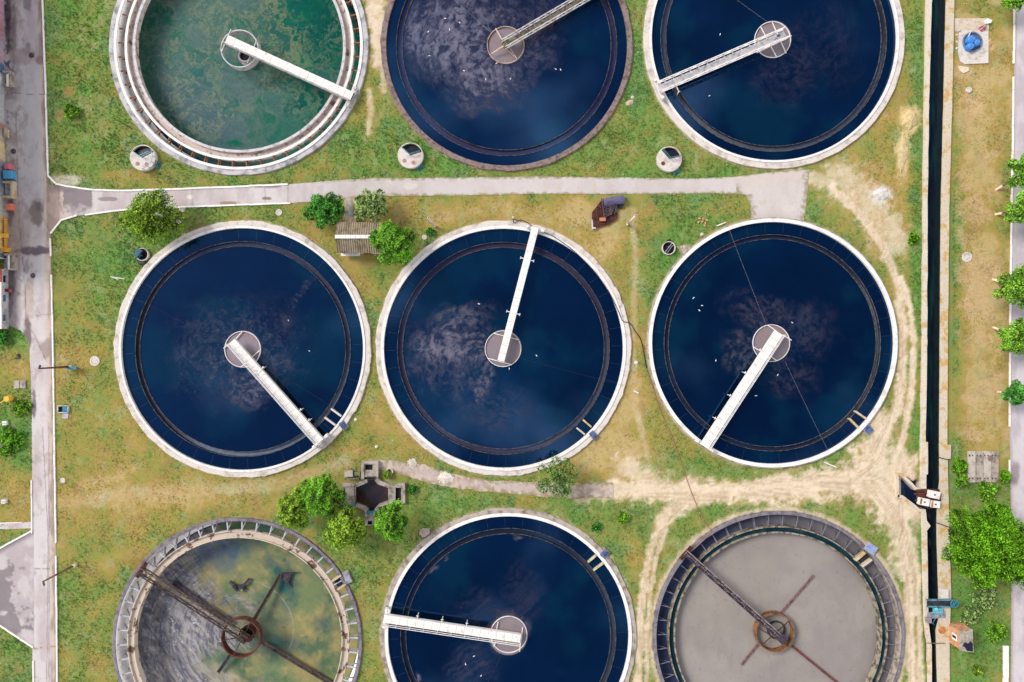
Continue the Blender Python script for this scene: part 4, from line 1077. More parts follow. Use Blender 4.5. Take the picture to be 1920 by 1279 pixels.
o, A, B, u, s = bridge('broad white bridge with a pipe slung below it, over the green top left tank', (660, 181), (425, 74), 1.15, 1.1, 'plate', M_WHITE, M_GREYP, (1,), (), .55)
mb = MB(); off = s * -.62 + Vector((0, 0, -1.5)); mb.bar(A + u * 1 + off, B - u * 3 + off, .34, .3)
mb.build('scum_beam', M_PEEL, o)
mb = MB()
for i in range(9):
    q_ = A + u * (1.2 + i * 1.55); mb.bar(q_ + off + Vector((0, 0, .1)), q_ + s * -.45 + Vector((0, 0, -.1)), .07, .07)
mb.build('beam_hangers', M_RUST, o)
bridge('grey green lattice bridge leaving the top of the picture over the scummy top middle tank', (1156, -38), (944, 86), 1.1, .95, 'lattice', M_OLIVE, M_GREYP, (), ())
bridge('pale grey lattice bridge reaching lower left over the top right tank', (1234, 166), (1472, 64), 1.3, 1.15, 'lattice', M_GREYP, M_WHITE, (), ((.13, -1, .75),))
bridge('white plated bridge reaching lower right over the middle left tank', (601, 829), (434, 640), 1.45, .95, 'plate', M_WHITE, M_WHITE, (1,), ((.18, -1, .3), (.28, -1, .35), (.7, -1, .3)), .8)
bridge('plain white plated bridge reaching up over the centre tank', (1004, 426), (939, 677), 1.3, .82, 'plate', M_WHITE, M_WHITE, (), ((.24, 1, .4), (.24, -1, .4), (.64, 1, .4), (.64, -1, .4)), .4)
bridge('white plated bridge reaching lower left over the middle right tank', (1321, 838), (1461, 624), 1.45, 1.0, 'plate', M_WHITE, M_WHITE, (-1,), ((.22, 1, .3), (.42, 1, .3), (.62, 1, .3), (.82, 1, .3), (.14, -1, .3)), .8)
bridge('white plated bridge with a wide ladder rail reaching left over the bottom middle tank', (719, 1160), (976, 1198), 1.45, .95, 'plate', M_WHITE, M_WHITE, (-1,), ((.24, 1, .4), (.42, 1, .4), (.6, 1, .4)), .95)

def truss_arm(label, p0, p1, z, width, m, m2, deck=None, th=.6, rod=.055):
    A, B = W(*p0, z), W(*p1, z); d = B - A; L = d.length; u = d.normalized(); s = Vector((-u.y, u.x, 0))
    o = thing('scraper_bridge', label, 'scraper bridge', (A.x, A.y, .3), 'scraper bridges of the tanks')
    n = int(L / 1.5); up = Vector((0, 0, th))
    for k in (-1, 1):
        mb = MB(); o1 = s * (k * width / 2)
        mb.bar(A + o1, B + o1, .11, .11); mb.bar(A + o1 - up, B + o1 - up, .11, .11)
        for i in range(n):
            a = A + u * (L * i / n); b = A + u * (L * (i + 1) / n)
            mb.bar(a + o1, a + o1 - up, rod, rod); mb.bar(a + o1 - (up if i % 2 else Vector()), b + o1 - (Vector() if i % 2 else up), rod, rod)
        mb.build('truss', m if k > 0 else m2, o)
    mb = MB()
    for i in range(n):
        a = A + u * (L * i / n); b = A + u * (L * (i + 1) / n)
        mb.bar(a - s * width / 2, b + s * width / 2, rod, rod); mb.bar(a + s * width / 2, a - s * width / 2, rod, rod)
    mb.bar(A, B, rod, rod)
    mb.build('bracing', m, o)
    if deck:
        mb = MB(); mb.bar(A + Vector((0, 0, -th * .5)), B + Vector((0, 0, -th * .5)), width * .9, .05); mb.build('deck', deck, o)
    mb = MB(); q_ = A + u * .2
    mb.bar(q_ - s * 1.0 + Vector((0, 0, -.5)), q_ + s * 1.0 + Vector((0, 0, -.5)), .4, .3)
    ca = mb.build('end_carriage', M_RUST_D, o)
    for k in (-1, 1):
        mb = MB(); w_ = q_ + s * (k * .8); mb.tube([Vector((w_.x, w_.y, .5)) - u * .08, Vector((w_.x, w_.y, .5)) + u * .08], .18, 12); mb.build('wheel', M_BLACK, ca)
    mb = MB(); e = B - u * .5; mb.box((e.x, e.y, z - .3), 1.0, 1.0, .5, math.atan2(u.y, u.x)); mb.box((e.x, e.y, z + .2), .5, .4, .35, math.atan2(u.y, u.x)); mb.build('drive_head', m2, o)
    return o
B7 = truss_arm('rusty open truss bridge over the drained bottom left tank', (259, 1070), (462, 1201), 1.0, .8, mat('dark_brown_steel', C(108, 92, 76), C(64, 52, 46), .9, 2), mat('darker_brown_steel', C(72, 58, 52), C(44, 36, 36), .9, 2), None, .55, .06)
B9 = truss_arm('dark rusty truss bridge over the grey sludge tank', (1286, 1037), (1472, 1203), 1.0, .62, mat('pale_rusty_steel', C(150, 138, 140), C(96, 80, 84), .8, 2.2), M_MUDD, M_MUDD, .35, .045)

# X-shaped hanger frame on the top middle hub
o = thing('hub_frame', 'rusty cross shaped frame over the hub of the top middle tank', 'hub frame', W(948, 84, 0))
for (x, y) in [(929, 53), (921, 101), (969, 110), (978, 66)]:
    mb = MB()
    for off in (-3, 3):
        e = W(x, y, .5); b = W(947 + off * (1 if y < 84 else -1), 84 + off, .95); mb.bar(e, b, .08, .08)
    mb.build('arm', mat('weathered_pale_steel', C(216, 196, 180), C(170, 142, 124), .8, 2), o)
mb = MB(); mb.box(W(948, 82, .3), .9, .9, .75, .5); mb.tube([W(948, 82, 1.05), W(948, 82, 1.5)], .25, 12); mb.build('turntable', M_OLIVE, o)

# drives at the inner ends
def drive(label, px, py, z, rz, m=M_GREYP):
    o = thing('drive_unit', label, 'drive unit', W(px, py, z))
    p = W(px, py, z); mb = MB(); mb.box(p, .55, .4, .3, rz); mb.build('housing', m, o)
    mb = MB(); ax = Vector((math.cos(rz), math.sin(rz), 0)); mb.tube([p + ax * .2 + Vector((0, 0, .22)), p + ax * .62 + Vector((0, 0, .22))], .15, 10); mb.build('motor', M_NAVY, o)
drive('small drive unit on the hub end of the grey lattice bridge', 1452, 71, 1.15, .4)

# cables from the rim to the hubs
def cable(label, pts, r=.014, m=M_GREYP, sag=.1):
    mb = MB(); P = []
    a, b = W(*pts[0], pts[0][2]) if len(pts[0]) == 3 else W(*pts[0], .45), W(*pts[1], .45)
    for i in range(17):
        t = i / 16; p = a.lerp(b, t); p.z -= sag * 4 * t * (1 - t); P.append(p)
    mb.tube(P, r, 4)
    return single(mb, 'cable', m, label, 'cable', 'thin cables strung from rims to hubs')
def W3(p, z): return W(p[0], p[1], z)
for lab, a, b in [('thin cable from the rim to the hub of the top middle tank', (810, -38), (922, 62)), ('thin cable from the rim to the hub of the top right tank', (1300, -62), (1440, 42)),
                  ('thin cable from the upper rim to the hub of the middle right tank', (1366, 427), (1437, 610)), ('thin cable from the hub to the lower rim of the middle right tank', (1472, 678), (1553, 846)),
                  ('faint cable from the left rim to the hub of the centre tank', (724, 600), (910, 646)), ('faint cable from the hub to the right rim of the centre tank', (976, 672), (1164, 722)),
                  ('faint cable from the left rim to the hub of the middle left tank', (236, 548), (424, 648)), ('faint cable from the hub towards the outlet of the middle left tank', (490, 680), (628, 766)),
                  ('faint cable from the hub to the lower rim of the bottom middle tank', (938, 1232), (860, 1395))]:
    faint = 'faint' in lab
    cable(lab, [a, b], .009 if faint else .010, M_STEEL if faint else mat('cable_grey', C(150, 150, 160), C(120, 120, 130)))

# --- wreckage inside the drained tank, arms in the sludge tank
def arm(par, label, p0, p1, z0, z1, w, m):
    mb = MB(); A, B = W(*p0, z0), W(*p1, z1); d = (B - A).normalized(); s = Vector((-d.y, d.x, 0)) * w / 2
    for k in (-1, 1): mb.bar(A + s * k, B + s * k, .12, .16)
    mb.bar(A - Vector((0, 0, .05)), B - Vector((0, 0, .05)), w * .7, .05)
    n = max(2, int((B - A).length / .8))
    for i in range(n): mb.bar(A.lerp(B, i / n) + s, A.lerp(B, (i + 1) / n) - s, .06, .06)
    o_ = mb.build('scraper_arm', m, par); o_['label'] = label; return o_
arm(B7, 'dark scraper arm lying on the muddy floor beside the rusty bridge', (325, 1092), (432, 1170), -2.7, -2.3, .5, M_MUDD)
arm(B7, 'grey scraper arm running to the lower right across the green mud', (488, 1202), (632, 1288), -2.4, -2.6, .45, mat('grey_brown_steel', C(92, 82, 76), C(60, 50, 50), .9))
arm(B7, 'brown scraper arm pointing up right from the rusty hub', (474, 1166), (526, 1078), -1.6, -2.5, .34, mat('brown_steel', C(82, 68, 62), C(54, 42, 42), .9))
arm(B7, 'short dark scraper arm pointing down left from the rusty hub', (436, 1222), (409, 1261), -1.8, -2.5, .3, M_MUDD)
arm(B9, 'rusty arm half sunk in the sludge, pointing up right', (1463, 1151), (1526, 1079), -.95, -.97, .2, mat('sludgy_rust', C(132, 106, 106), C(96, 70, 74), .95))
arm(B9, 'rusty arm half sunk in the sludge, pointing down left', (1424, 1205), (1390, 1247), -.95, -.97, .2, mat('sludgy_rust', C(132, 106, 106)))
arm(B9, 'long rusty arm half sunk in the sludge, leaving the bottom of the picture', (1486, 1212), (1592, 1298), -.9, -.95, .2, mat('reddish_rust', C(122, 78, 78), C(86, 54, 60), .95))
mb = MB(); mb.prism(xy([(527, 1074), (548, 1073), (539, 1098), (527, 1083)], -2.6), -2.75, -2.6); mb.bar(W(540, 1090, -2.6), W(543, 1103, -2.7), .12, .1); mb.bar(W(546, 1074, -2.55), W(559, 1073, -2.6), .1, .1)
mb.build('scraper_blade', M_MUDD, B7)['label'] = 'dark triangular scraper plate at the tip of the brown arm'
o = thing('wrecked_frame', 'dark V shaped wreck of a scraper frame lying in the green mud', 'wreck', W(450, 1105, -2.95))
mb = MB(); mb.prism(xy([(440, 1099), (456, 1096), (460, 1106), (448, 1110)], -2.6), -2.95, -2.62); mb.build('plate', M_MUDD, o)
for a, b in (((443, 1103), (431, 1090)), ((456, 1098), (468, 1085)), ((437, 1098), (446, 1108))):
    mb = MB(); mb.bar(W(*a, -2.5), W(*b, -2.7), .3, .2); mb.build('beam', M_MUDD, o)
mb = MB(); mb.box(W(453, 1107, -2.6), .4, .35, .08, .3); mb.build('mossy_patch', mat('moss', C(112, 128, 84), C(80, 98, 60)), o)

# ------------------------------------------------------------------ canal
def slab_strip(name, A, B, z0, z1, m, label, seed, jit=.6):
    """wall between two px polylines (same y sampling), built as a run of cast sections"""
    ys = sorted(set([p[1] for p in A] + [p[1] for p in B] + list(range(-60, 1341, 23))))
    y0, y1 = max(A[0][1], B[0][1]), min(A[-1][1], B[-1][1])
    ys = [y for y in ys if y0 <= y <= y1]
    a = np.interp(ys, [p[1] for p in A], [p[0] for p in A]); b = np.interp(ys, [p[1] for p in B], [p[0] for p in B])
    rs = np.random.RandomState(seed); a = a + rs.uniform(-jit, jit, len(ys)); b = b + rs.uniform(-jit, jit, len(ys))
    n = len(ys); vs = []; cols = []
    for i in range(n):
        zt = z1 + rs.uniform(-.015, .015)
        for x, z in ((a[i], z0), (a[i], zt), (b[i], zt), (b[i], z0)):
            p = W(x, ys[i]); vs.append((p.x, p.y, z))
    fs = []
    for i in range(n - 1):
        for k in range(4): fs.append((i * 4 + k, i * 4 + (k + 1) % 4, i * 4 + 4 + (k + 1) % 4, i * 4 + 4 + k))
    fs += [(3, 2, 1, 0), (n * 4 - 4, n * 4 - 3, n * 4 - 2, n * 4 - 1)]
    mb = MB(); mb.add(vs, fs)
    return mb, name, m, label
M_SANDW = mat('pale_lichen_concrete', C(212, 202, 186), C(196, 166, 118), .95, .9, .50, .66, 5, .3, .5)
mb, *_ = slab_strip('', [(1734.5, -60), (1735, 0), (1731, 200), (1728.5, 400), (1727, 640), (1724, 828)], [(1744, -60), (1744.5, 0), (1739, 200), (1736, 400), (1735.5, 640), (1732.5, 828)], -1.6, .35, None, '', 1)
single(mb, 'canal_wall', M_SANDW, 'long narrow sandy wall on the left side of the canal above the gate', 'canal wall')
mb, *_ = slab_strip('', [(1724, 828), (1724, 915)], [(1736, 828), (1736, 888), (1733, 889), (1733, 915)], -1.6, .45, None, '', 2, .3)
single(mb, 'canal_wall', M_SANDW, 'thicker stepped stretch of left canal wall just above the brown deck', 'canal wall')
mb, *_ = slab_strip('', [(1726, 958), (1727, 1000), (1730, 1120), (1731, 1165), (1738, 1210), (1738, 1340)], [(1733, 958), (1735, 975), (1742, 985), (1735, 994), (1737, 1100), (1738, 1165), (1744, 1210), (1744, 1340)], -1.6, .35, None, '', 3, .3)
single(mb, 'canal_wall', M_SANDW, 'left canal wall below the brown deck, with a pointed buttress', 'canal wall')
RW = [(1772, -60), (1771, 0), (1766.5, 200), (1761.5, 400), (1760, 640), (1758.5, 830), (1759, 900), (1755, 935), (1754, 980), (1754, 1010), (1757, 1100), (1757, 1160), (1752, 1180), (1754, 1250), (1757, 1340)]
mb, *_ = slab_strip('', RW,
                    [(1786, -60), (1786, 0), (1782, 200), (1776.5, 400), (1774, 640), (1773, 830), (1773, 833), (1780, 834), (1780, 859), (1774, 860), (1774.5, 900), (1777, 1000), (1780, 1120), (1777, 1200), (1778, 1340)], -1.6, .35, None, '', 4, .35)
cwall = single(mb, 'canal_wall', M_SAND, 'long broad sandy wall on the right side of the canal', 'canal wall')
mbf, *_ = slab_strip('', [(x_ - 1.6, y_) for x_, y_ in RW], [(x_ - .2, y_) for x_, y_ in RW], -1.6, .2, None, '', 4, .0)
vo = cwall.location; mbf.v = [(v[0], v[1], v[2]) for v in mbf.v]
mbf.build('wet_face', mat('wet_algae_concrete', C(22, 36, 36), C(12, 22, 26), .5, 1.2, .4, .65, 8, .3, .3), cwall)
def canal_rgb(px, py):
    n = fbm(px / 6, py / 60, 601, 5, .6)
    c = mix(C(14, 22, 40), C(16, 52, 52), sm(.45, .65, n))
    return mix(c, C(30, 44, 84), sm(.5, .3, (px - 1735) / 30) * .5)
ysw = np.arange(-70, 1341, 6.0); xsw = np.linspace(1680, 1782, 30)
GX, GY = np.meshgrid(xsw, ysw); px, py = GX.ravel(), GY.ravel()
V = np.stack([(px - CX) * S, -(py - CY) * S, np.full(px.shape, -.8)], -1); ii = np.arange(px.size).reshape(GX.shape)
F = np.stack([ii[:-1, :-1], ii[1:, :-1], ii[1:, 1:], ii[:-1, 1:]], -1).reshape(-1, 4)
keep = np.array([(1729 < px[f].mean()) or (884 < py[f].mean() < 965) for f in F])
o = np_mesh('water', V, F[keep], M_CANAL, None, True)
set_col(o.data, 'Col', canal_rgb(px, py)); set_float(o.data, 'Scum', .62 * sm(.6, .75, fbm(px / 5, py / 16, 603, 4)) * (sm(955, 985, py) * .9 + .12 + (px < 1715) * .8)); set_col(o.data, 'ScumCol', np.tile(C(86, 98, 112), (px.size, 1)))
tag(o, 'dark water running down the canal', None, None, 'structure')
# side inlet
mb = MB(); mb.wall(xy([(1682, 931), (1681, 924), (1680, 889), (1687, 889), (1702, 902), (1716, 917), (1733, 916)]), .34, -1.6, .3)
mb.wall(xy([(1681, 929), (1690, 931), (1712, 948), (1721, 956), (1733, 957)]), .36, -1.6, .3)
mb.v = [v for v in mb.v]
single(mb, 'inlet_wall', M_SANDW, 'funnel shaped sandy wall of the side inlet joining the canal', 'inlet wall')
o = thing('deck_bridge', 'rust brown steel deck crossing the canal at the side inlet', 'deck', W(1735, 933, .2))
mb = MB()
P4 = [(1713, 917), (1733, 915), (1757, 916), (1760, 936), (1757, 949), (1740, 953), (1716, 945)]
mb.prism(xy(P4), .36, .46); mb.build('plate', M_RUST_D, o)
for a, b in (((1714, 926), (1758, 925)), ((1716, 938), (1758, 940))):
    mb = MB(); mb.bar(W(*a, .5), W(*b, .5), .14, .1); mb.build('beam', M_RUST, o)
def cabinet(label, px, py, sx, sy, h, rz, dirty=False):
    o = thing('cabinet', label, 'cabinet', W(px, py, .46)); p = W(px, py, .46)
    mb = MB(); mb.box(p, sx, sy, h, rz); mb.build('body', M_WHITE, o)
    mb = MB(); mb.box((p.x, p.y, .46 + h), sx + .06, sy + .06, .05, rz); lid = mb.build('lid', M_WHITE, o)
    mb = MB(); mb.box((p.x, p.y, .51 + h), .14, .14, .08, rz); mb.build('knob', M_DARK, lid)
    if dirty:
        mb = MB(); ca, sa = math.cos(rz), math.sin(rz)
        mb.box((p.x - sx * .38 * ca, p.y - sx * .38 * sa, .515 + h), sx * .2, sy * .9, .02, rz); mb.build('rusty_edge', M_ORANGE, lid)
cabinet('clean white cabinet on the brown deck, nearest the lane', 1747.5, 926, 1.25, .82, .5, -.2)
cabinet('white cabinet with a rusty left edge on the brown deck', 1728.5, 939.5, 1.15, .8, .5, -.2, True)
cabinet('dirty white cabinet at the lower right corner of the brown deck', 1749.5, 944, 1.05, .75, .45, -.1, True)
# rods over the canal
for lab, a, b in (('black pipe crossing the right canal wall above the brown deck', (1757, 857), (1777, 862)), ('black pipe crossing the right canal wall below the brown deck', (1752, 979), (1781, 989)), ('thin rod across the canal beside the booth', (1738, 1206), (1772, 1206.5))):
    mb = MB(); mb.tube([W(*a, .42), W(*b, .42)], .05, 8); single(mb, 'pipe', M_BLACK if 'black' in lab else M_WOOD, lab, 'pipe')
# sluice gate
o = thing('sluice_gate', 'faded teal sluice gate with a handwheel across the lower canal', 'sluice gate', W(1758, 1140, .3))
mb = MB(); a, b = W(1737, 1131, .75), W(1785, 1131, .75)
mb.bar(a + Vector((0, .4, 0)), b + Vector((0, .4, 0)), .16, .22); mb.bar(a - Vector((0, .4, 0)), b - Vector((0, .4, 0)), .16, .22)
mb.build('beam', M_TEAL, o)
mb = MB(); mb.bar(W(1738, 1131, .66), W(1783, 1131, .66), .62, .05); mb.build('grating', M_STEEL, o)
mb = MB(); pc = W(1790, 1132, .85); mb.lathe((pc.x, pc.y, .8), [(.5, 0), (.5, .08), (.42, .08), (.42, 0), (.5, 0)], 28)
for k in range(4):
    t = k * PI / 4; mb.bar((pc.x - .45 * math.cos(t), pc.y - .45 * math.sin(t), .84), (pc.x + .45 * math.cos(t), pc.y + .45 * math.sin(t), .84), .05, .05)
mb.build('handwheel', M_BLUE, o)
mb = MB(); mb.box(W(1756, 1143, .3), 1.0, .6, .45); mb.tube([W(1756, 1143, .75), W(1756, 1143, 1.0)], .2, 12); mb.build('gearbox', mat('bright_teal', C(104, 190, 205), C(70, 150, 170), .5), o)
mb = MB(); mb.box(W(1755, 1153, .32), 2.2, .75, .1, .03); mb.build('footplate', M_PANELG, o)
mb = MB(); mb.box(W(1738, 1161, .35), .55, .6, .5, .1); mb.build('post_block', mat('mauve_concrete', C(158, 144, 146), C(126, 112, 118)), o)
mb = MB(); mb.bar(W(1743, 1157, .4), W(1755, 1157, .4), .08, .08); mb.bar(W(1755, 1157, .4), W(1748, 1170, .1), .08, .08); mb.bar(W(1743, 1166, .1), W(1752, 1171, .1), .08, .08); mb.build('ladder', M_BLUE, o)
mb = MB(); p_ = W(1768, 1112, .35); mb.box(p_, .95, 1.1, .35, .02); single(mb, 'concrete_block', M_CONC, 'pale concrete block on the canal wall above the teal gate', 'block')
# booth
o = thing('brick_booth', 'small orange brick booth with a flat puddled roof beside the lower canal', 'booth', W(1795, 1190, 0))
R = [(1799, 1184), (1822, 1180), (1824, 1222), (1800, 1218)]
zb = 2.35; rw = [W(*p, zb) for p in R]
mb = MB(); mb.prism([(p.x, p.y) for p in rw], 0, zb); mb.build('wall', M_BRICKO, o)
cxr = sum(p.x for p in rw) / 4; cyr = sum(p.y for p in rw) / 4
mb = MB(); mb.prism([(cxr + (p.x - cxr) * 1.06, cyr + (p.y - cyr) * 1.05) for p in rw], zb, zb + .1); ro = mb.build('roof', M_CONC_D, o)
mb = MB(); mb.prism([tuple(W(x, y, zb)[:2]) for x, y in [(1803, 1211), (1808, 1203), (1814, 1206), (1819, 1201), (1823, 1207), (1823.5, 1221), (1812, 1220), (1808, 1213)]], zb + .09, zb + .104); mb.build('puddle', mat('roof_puddle', C(36, 38, 60), C(28, 28, 44), .15), ro)
mb = MB(); x0 = min(p.x for p in rw) - .02
wz = W(1799, 1200, zb); mb.box((x0 - .0 , wz.y + .0, 1.0), .06, .8, .9, .02); f_ = mb.build('window', M_WHITE, o)
mb = MB(); mb.box((x0 - .025, wz.y, 1.1), .05, .3, .7, .02); mb.build('pane', M_DARK, f_)
mb = MB(); mb.dome(W(1766, 1182, .35), .45, .12, 14, 3); single(mb, 'rubble_heap', M_ORANGE, 'small heap of reddish rubble on the canal wall beside the booth', 'rubble')

# ------------------------------------------------------------------ distribution chamber in the trees
o = thing('distribution_chamber', 'star shaped concrete distribution chamber with brown water among the trees', 'chamber', W(697, 928, 0))
mb = MB()
mb.wall(xy([(690, 900), (672, 908), (643, 908)]), .42, -1.8, .5)
mb.wall(xy([(707, 897), (712, 903), (729, 909), (760, 909)]), .5, -1.8, .55)
mb.wall(xy([(758, 910), (758, 940), (731, 941), (712, 947), (706, 954), (706, 984)]), .32, -1.8, .5)
mb.wall(xy([(643, 910), (643, 947), (668, 946), (684, 952), (688, 957), (688, 984)]), .32, -1.8, .45)
mb.wall(xy([(682, 897), (682, 866), (708, 866), (708, 898)]), .34, -1.8, .6)
mb.build('wall', M_CONC_D, o)
def slabs(poly, z0, z1, nm, m): 
    mb = MB(); mb.prism(xy(poly), z0, z1); return mb.build(nm, m, o)
def deck_with_hole(x0, y0, x1, y1, hx0, hy0, hx1, hy1, z):
    mb = MB()
    for a in ((x0, y0, hx0, y1), (hx1, y0, x1, y1), (hx0, y0, hx1, hy0), (hx0, hy1, hx1, y1)):
        if a[2] - a[0] > .5 and a[3] - a[1] > .5: mb.prism(xy([(a[0], a[1]), (a[2], a[1]), (a[2], a[3]), (a[0], a[3])]), z - .18, z)
    dk = mb.build('deck', M_CONC_D, o)
    mb = MB(); mb.prism(xy([(hx0 - 1, hy0 - 1), (hx1 + 1, hy0 - 1), (hx1 + 1, hy1 + 1), (hx0 - 1, hy1 + 1)]), z - .4, z - .3); mb.build('opening', M_DARK, dk)
deck_with_hole(684.5, 868, 705.5, 893, 686, 870, 700, 880, .48)
deck_with_hole(729, 912, 756, 940, 742.5, 911, 753, 937, .44)
deck_with_hole(645, 911, 668, 945, 643.5, 914, 649, 938, .4)
deck_with_hole(690, 962, 704, 984, 689, 975.5, 699, 982.5, .38)
mb = MB()
ws = xy([(689, 893), (705, 893), (706, 899), (728, 910), (729, 941), (706, 950), (705, 962), (689, 962), (687, 952), (668, 944), (666, 910), (688, 901)])
mb.prism(ws, -1.8, -.5)
wm = mat('brown_water', C(74, 56, 52), C(56, 46, 54), .12, .5, .4, .65, 9, .1, .05, 0, .6)
wo = mb.build('water', wm); tag(wo, 'brown water inside the star shaped chamber', None, None, 'structure')
for a, b, nm in (((640, 949), (667, 948), 'gate'), ((687, 961), (706, 960), 'gate')):
    mb = MB(); mb.bar(W(*a, .6), W(*b, .6), .28, .3); g = mb.build(nm, M_BLUE, o)
    mb = MB(); mb.tube([W((a[0] + b[0]) / 2, a[1] - 1, .7), W((a[0] + b[0]) / 2, a[1] - 1, 1.3)], .05, 8); mb.build('spindle', M_STEEL, g)
mb = MB()
for a, b in (((664, 912), (666, 944)), ((669, 914), (668, 944)), ((664, 912), (671, 910)), ((722, 911), (722, 930)), ((725, 912), (724, 934)), ((718, 926), (726, 927))):
    mb.bar(W(*a, 1.1), W(*b, 1.1), .06, .06)
for x, y in ((664, 912), (665, 944), (669, 914), (722, 911), (722, 930), (725, 934)): mb.bar(W(x, y, .4), W(x, y, 1.1), .05, .05)
mb.build('handrail', M_RUST_D, o)
mb = MB()
mb.bar(W(688, 895, .75), W(705, 895, .75), .16, .2); mb.bar(W(690, 899, .9), W(704, 899, .9), .06, .08); mb.build('weir_beam', M_STEEL, o)
mb = MB(); mb.box(W(655, 887, 0), 1.0, .75, .45, .02); single(mb, 'concrete_block', M_CONC_D, 'grey concrete block left of the star chamber top', 'block')
mb = MB(); mb.box(W(671, 888, 0), .7, .5, .3, .05); mb.box(W(663, 897, 0), 1.4, .18, .3, .02); single(mb, 'pipe_cover', M_OLIVE, 'mossy cover and beam beside the top of the star chamber', 'cover')

# ------------------------------------------------------------------ chambers, manholes, wells
def valve_chamber(label, px, py, r, rz, kind):
    z = .55; c = W(px, py, z); o = thing('valve_chamber', label, 'valve chamber', (c.x, c.y, 0), 'round concrete valve chambers by the top tanks')
    mb = MB(); R = r * S
    n = 48; hx = .0
    mb.lathe((c.x, c.y, 0), [(R, -.1), (R, z), (R * .95, z + .01)], n); 
    # slab with a wedge cut out: fan of faces
    ca, sa = math.cos(rz), math.sin(rz)
    fan = [(c.x, c.y, z + .02)]
    mb.build('shell', M_CONC, o)
    a0, a1 = rz - 1.05, rz + 1.05          # opening sector
    mb = MB(); apex = Vector((c.x - ca * R * .02, c.y - sa * R * .02))
    pts = [(apex.x, apex.y)]
    k = 40
    for i in range(k + 1):
        t = a1 + (2 * PI - (a1 - a0)) * i / k; pts.append((c.x + R * .97 * math.cos(t), c.y + R * .97 * math.sin(t)))
    mb.prism(pts, z - .1, z + .022); slab = mb.build('slab', mat('chamber_slab', C(218, 210, 206), C(190, 176, 170), .9, 1.4), o)
    mb = MB(); mb.lathe((c.x, c.y, 0), [(R * .985, z + .0), (R * .985, z + .03), (R * .93, z + .03), (R * .93, z - .3)], 20, None, a0, a1); mb.build('rim', M_CONC, o)
    mb = MB(); mb.lathe((c.x, c.y, .1), [(.01, 0), (R * .94, 0)], 32); mb.build('opening', mat('blue_black_pit', C(30, 34, 48), C(12, 14, 24), .4, 1.5), o)
    for da in (PI - .62, PI + .62):
        t = rz + da; q_ = Vector((c.x + R * .62 * math.cos(t), c.y + R * .62 * math.sin(t), z + .022)); mb = MB()
        mb.lathe(q_, [(.24, 0), (.24, .03), (.01, .035)], 20); mb.build('hatch', mat('rusty_pink_lid', C(180, 138, 124), C(150, 104, 90), .9) if kind != 2 else (M_RUST if da < PI else M_CONC), slab)
    e1 = Vector((apex.x + R * .82 * math.cos(a0), apex.y + R * .82 * math.sin(a0), z)); e2 = Vector((apex.x + R * .82 * math.cos(a1), apex.y + R * .82 * math.sin(a1), z)); ap = Vector((apex.x, apex.y, z))
    mb = MB()
    for hh in (.45, .9):
        for e in (e1, e2): mb.bar(ap + Vector((0, 0, hh)), e + Vector((0, 0, hh)), .05, .05)
    for p in (ap, e1, e2, ap.lerp(e1, .5), ap.lerp(e2, .5)): mb.bar(p, p + Vector((0, 0, .9)), .04, .04)
    mb.build('handrail', M_TEAL if kind != 0 else mat('pale_blue_paint', C(150, 196, 214), C(90, 150, 176), .6), o)
    mb = MB(); t = rz + PI + .9 if kind != 0 else rz + PI + 1.2
    for k_ in (-.22, .22):
        a = Vector((c.x + R * math.cos(t + k_), c.y + R * math.sin(t + k_), z)); out = Vector((math.cos(t), math.sin(t), 0))
        mb.bar(a, a + out * .55 + Vector((0, 0, -z)), .07, .07)
    for f_ in (.25, .6, .9):
        a = Vector((c.x + R * math.cos(t - .22), c.y + R * math.sin(t - .22), z)); b = Vector((c.x + R * math.cos(t + .22), c.y + R * math.sin(t + .22), z)); out = Vector((math.cos(t), math.sin(t), -z / .55)) * .55 * f_
        mb.bar(a + out, b + out, .06, .06)
    mb.build('ladder', M_BLUE, o)
    if kind == 0:
        mb = MB(); mb.lathe((c.x, c.y, z + .7), [(R, 0), (R, .05), (R - .05, .05), (R - .05, 0), (R, 0)], 30, None, rz - 2.9, rz - 1.0)
        for i in range(5):
            t = rz - 2.9 + 1.9 * i / 4; p = Vector((c.x + R * .98 * math.cos(t), c.y + R * .98 * math.sin(t), z)); mb.bar(p, p + Vector((0, 0, .72)), .05, .05)
        mb.build('guard_rail', mat('pale_blue_paint', C(150, 196, 214)), o)
    return o
valve_chamber('round valve chamber with pale blue rails below the green top left tank', 267.5, 295.5, 24, 1.5, 0)
valve_chamber('round valve chamber with one dark hatch below the scummy top middle tank', 769.5, 291.5, 24, 1.35, 1)
valve_chamber('round valve chamber with teal hatch and ladder below the top right tank', 1255, 298, 23.5, 1.25, 2)

def round_lid(label, px, py, r, m=M_CONC, h=.12, dark=False, name='manhole_cover', ring=True):
    c = W(px, py); mb = MB(); R = r * S
    o = thing(name, label, 'manhole', (c.x, c.y, 0), 'round concrete manholes in the ground')
    mb.lathe((c.x, c.y, -.05), [(R, 0), (R, h), (R * .72, h + .01), (R * .72, h - .04)], 28); mb.build('ring', m, o)
    mb = MB(); k_ = .72 if not dark else .9
    mb.lathe((c.x, c.y, -.05), [(R * k_, h - .04), (R * k_ * .95, h + (.02 if dark else -.02)), (.01, h + (.03 if dark else -.01))], 24); mb.build('cover', M_LIDD if dark else mat('lid_' + m.name, C(216, 206, 200), C(184, 172, 164)), o)
round_lid('large pale manhole cover left of the middle left tank', 178, 677, 9.2)
round_lid('small white manhole cover near the lower left road kerb', 118, 901, 5)
round_lid('white manhole cover in the dry lawn right of the canal', 1812.5, 482, 9.3)
round_lid('small open manhole ring in the lawn below the blue barrels', 1815.5, 169, 5.3, M_CONC, .2)
round_lid('pinkish manhole in the grass below the lane', 523, 398.5, 6)
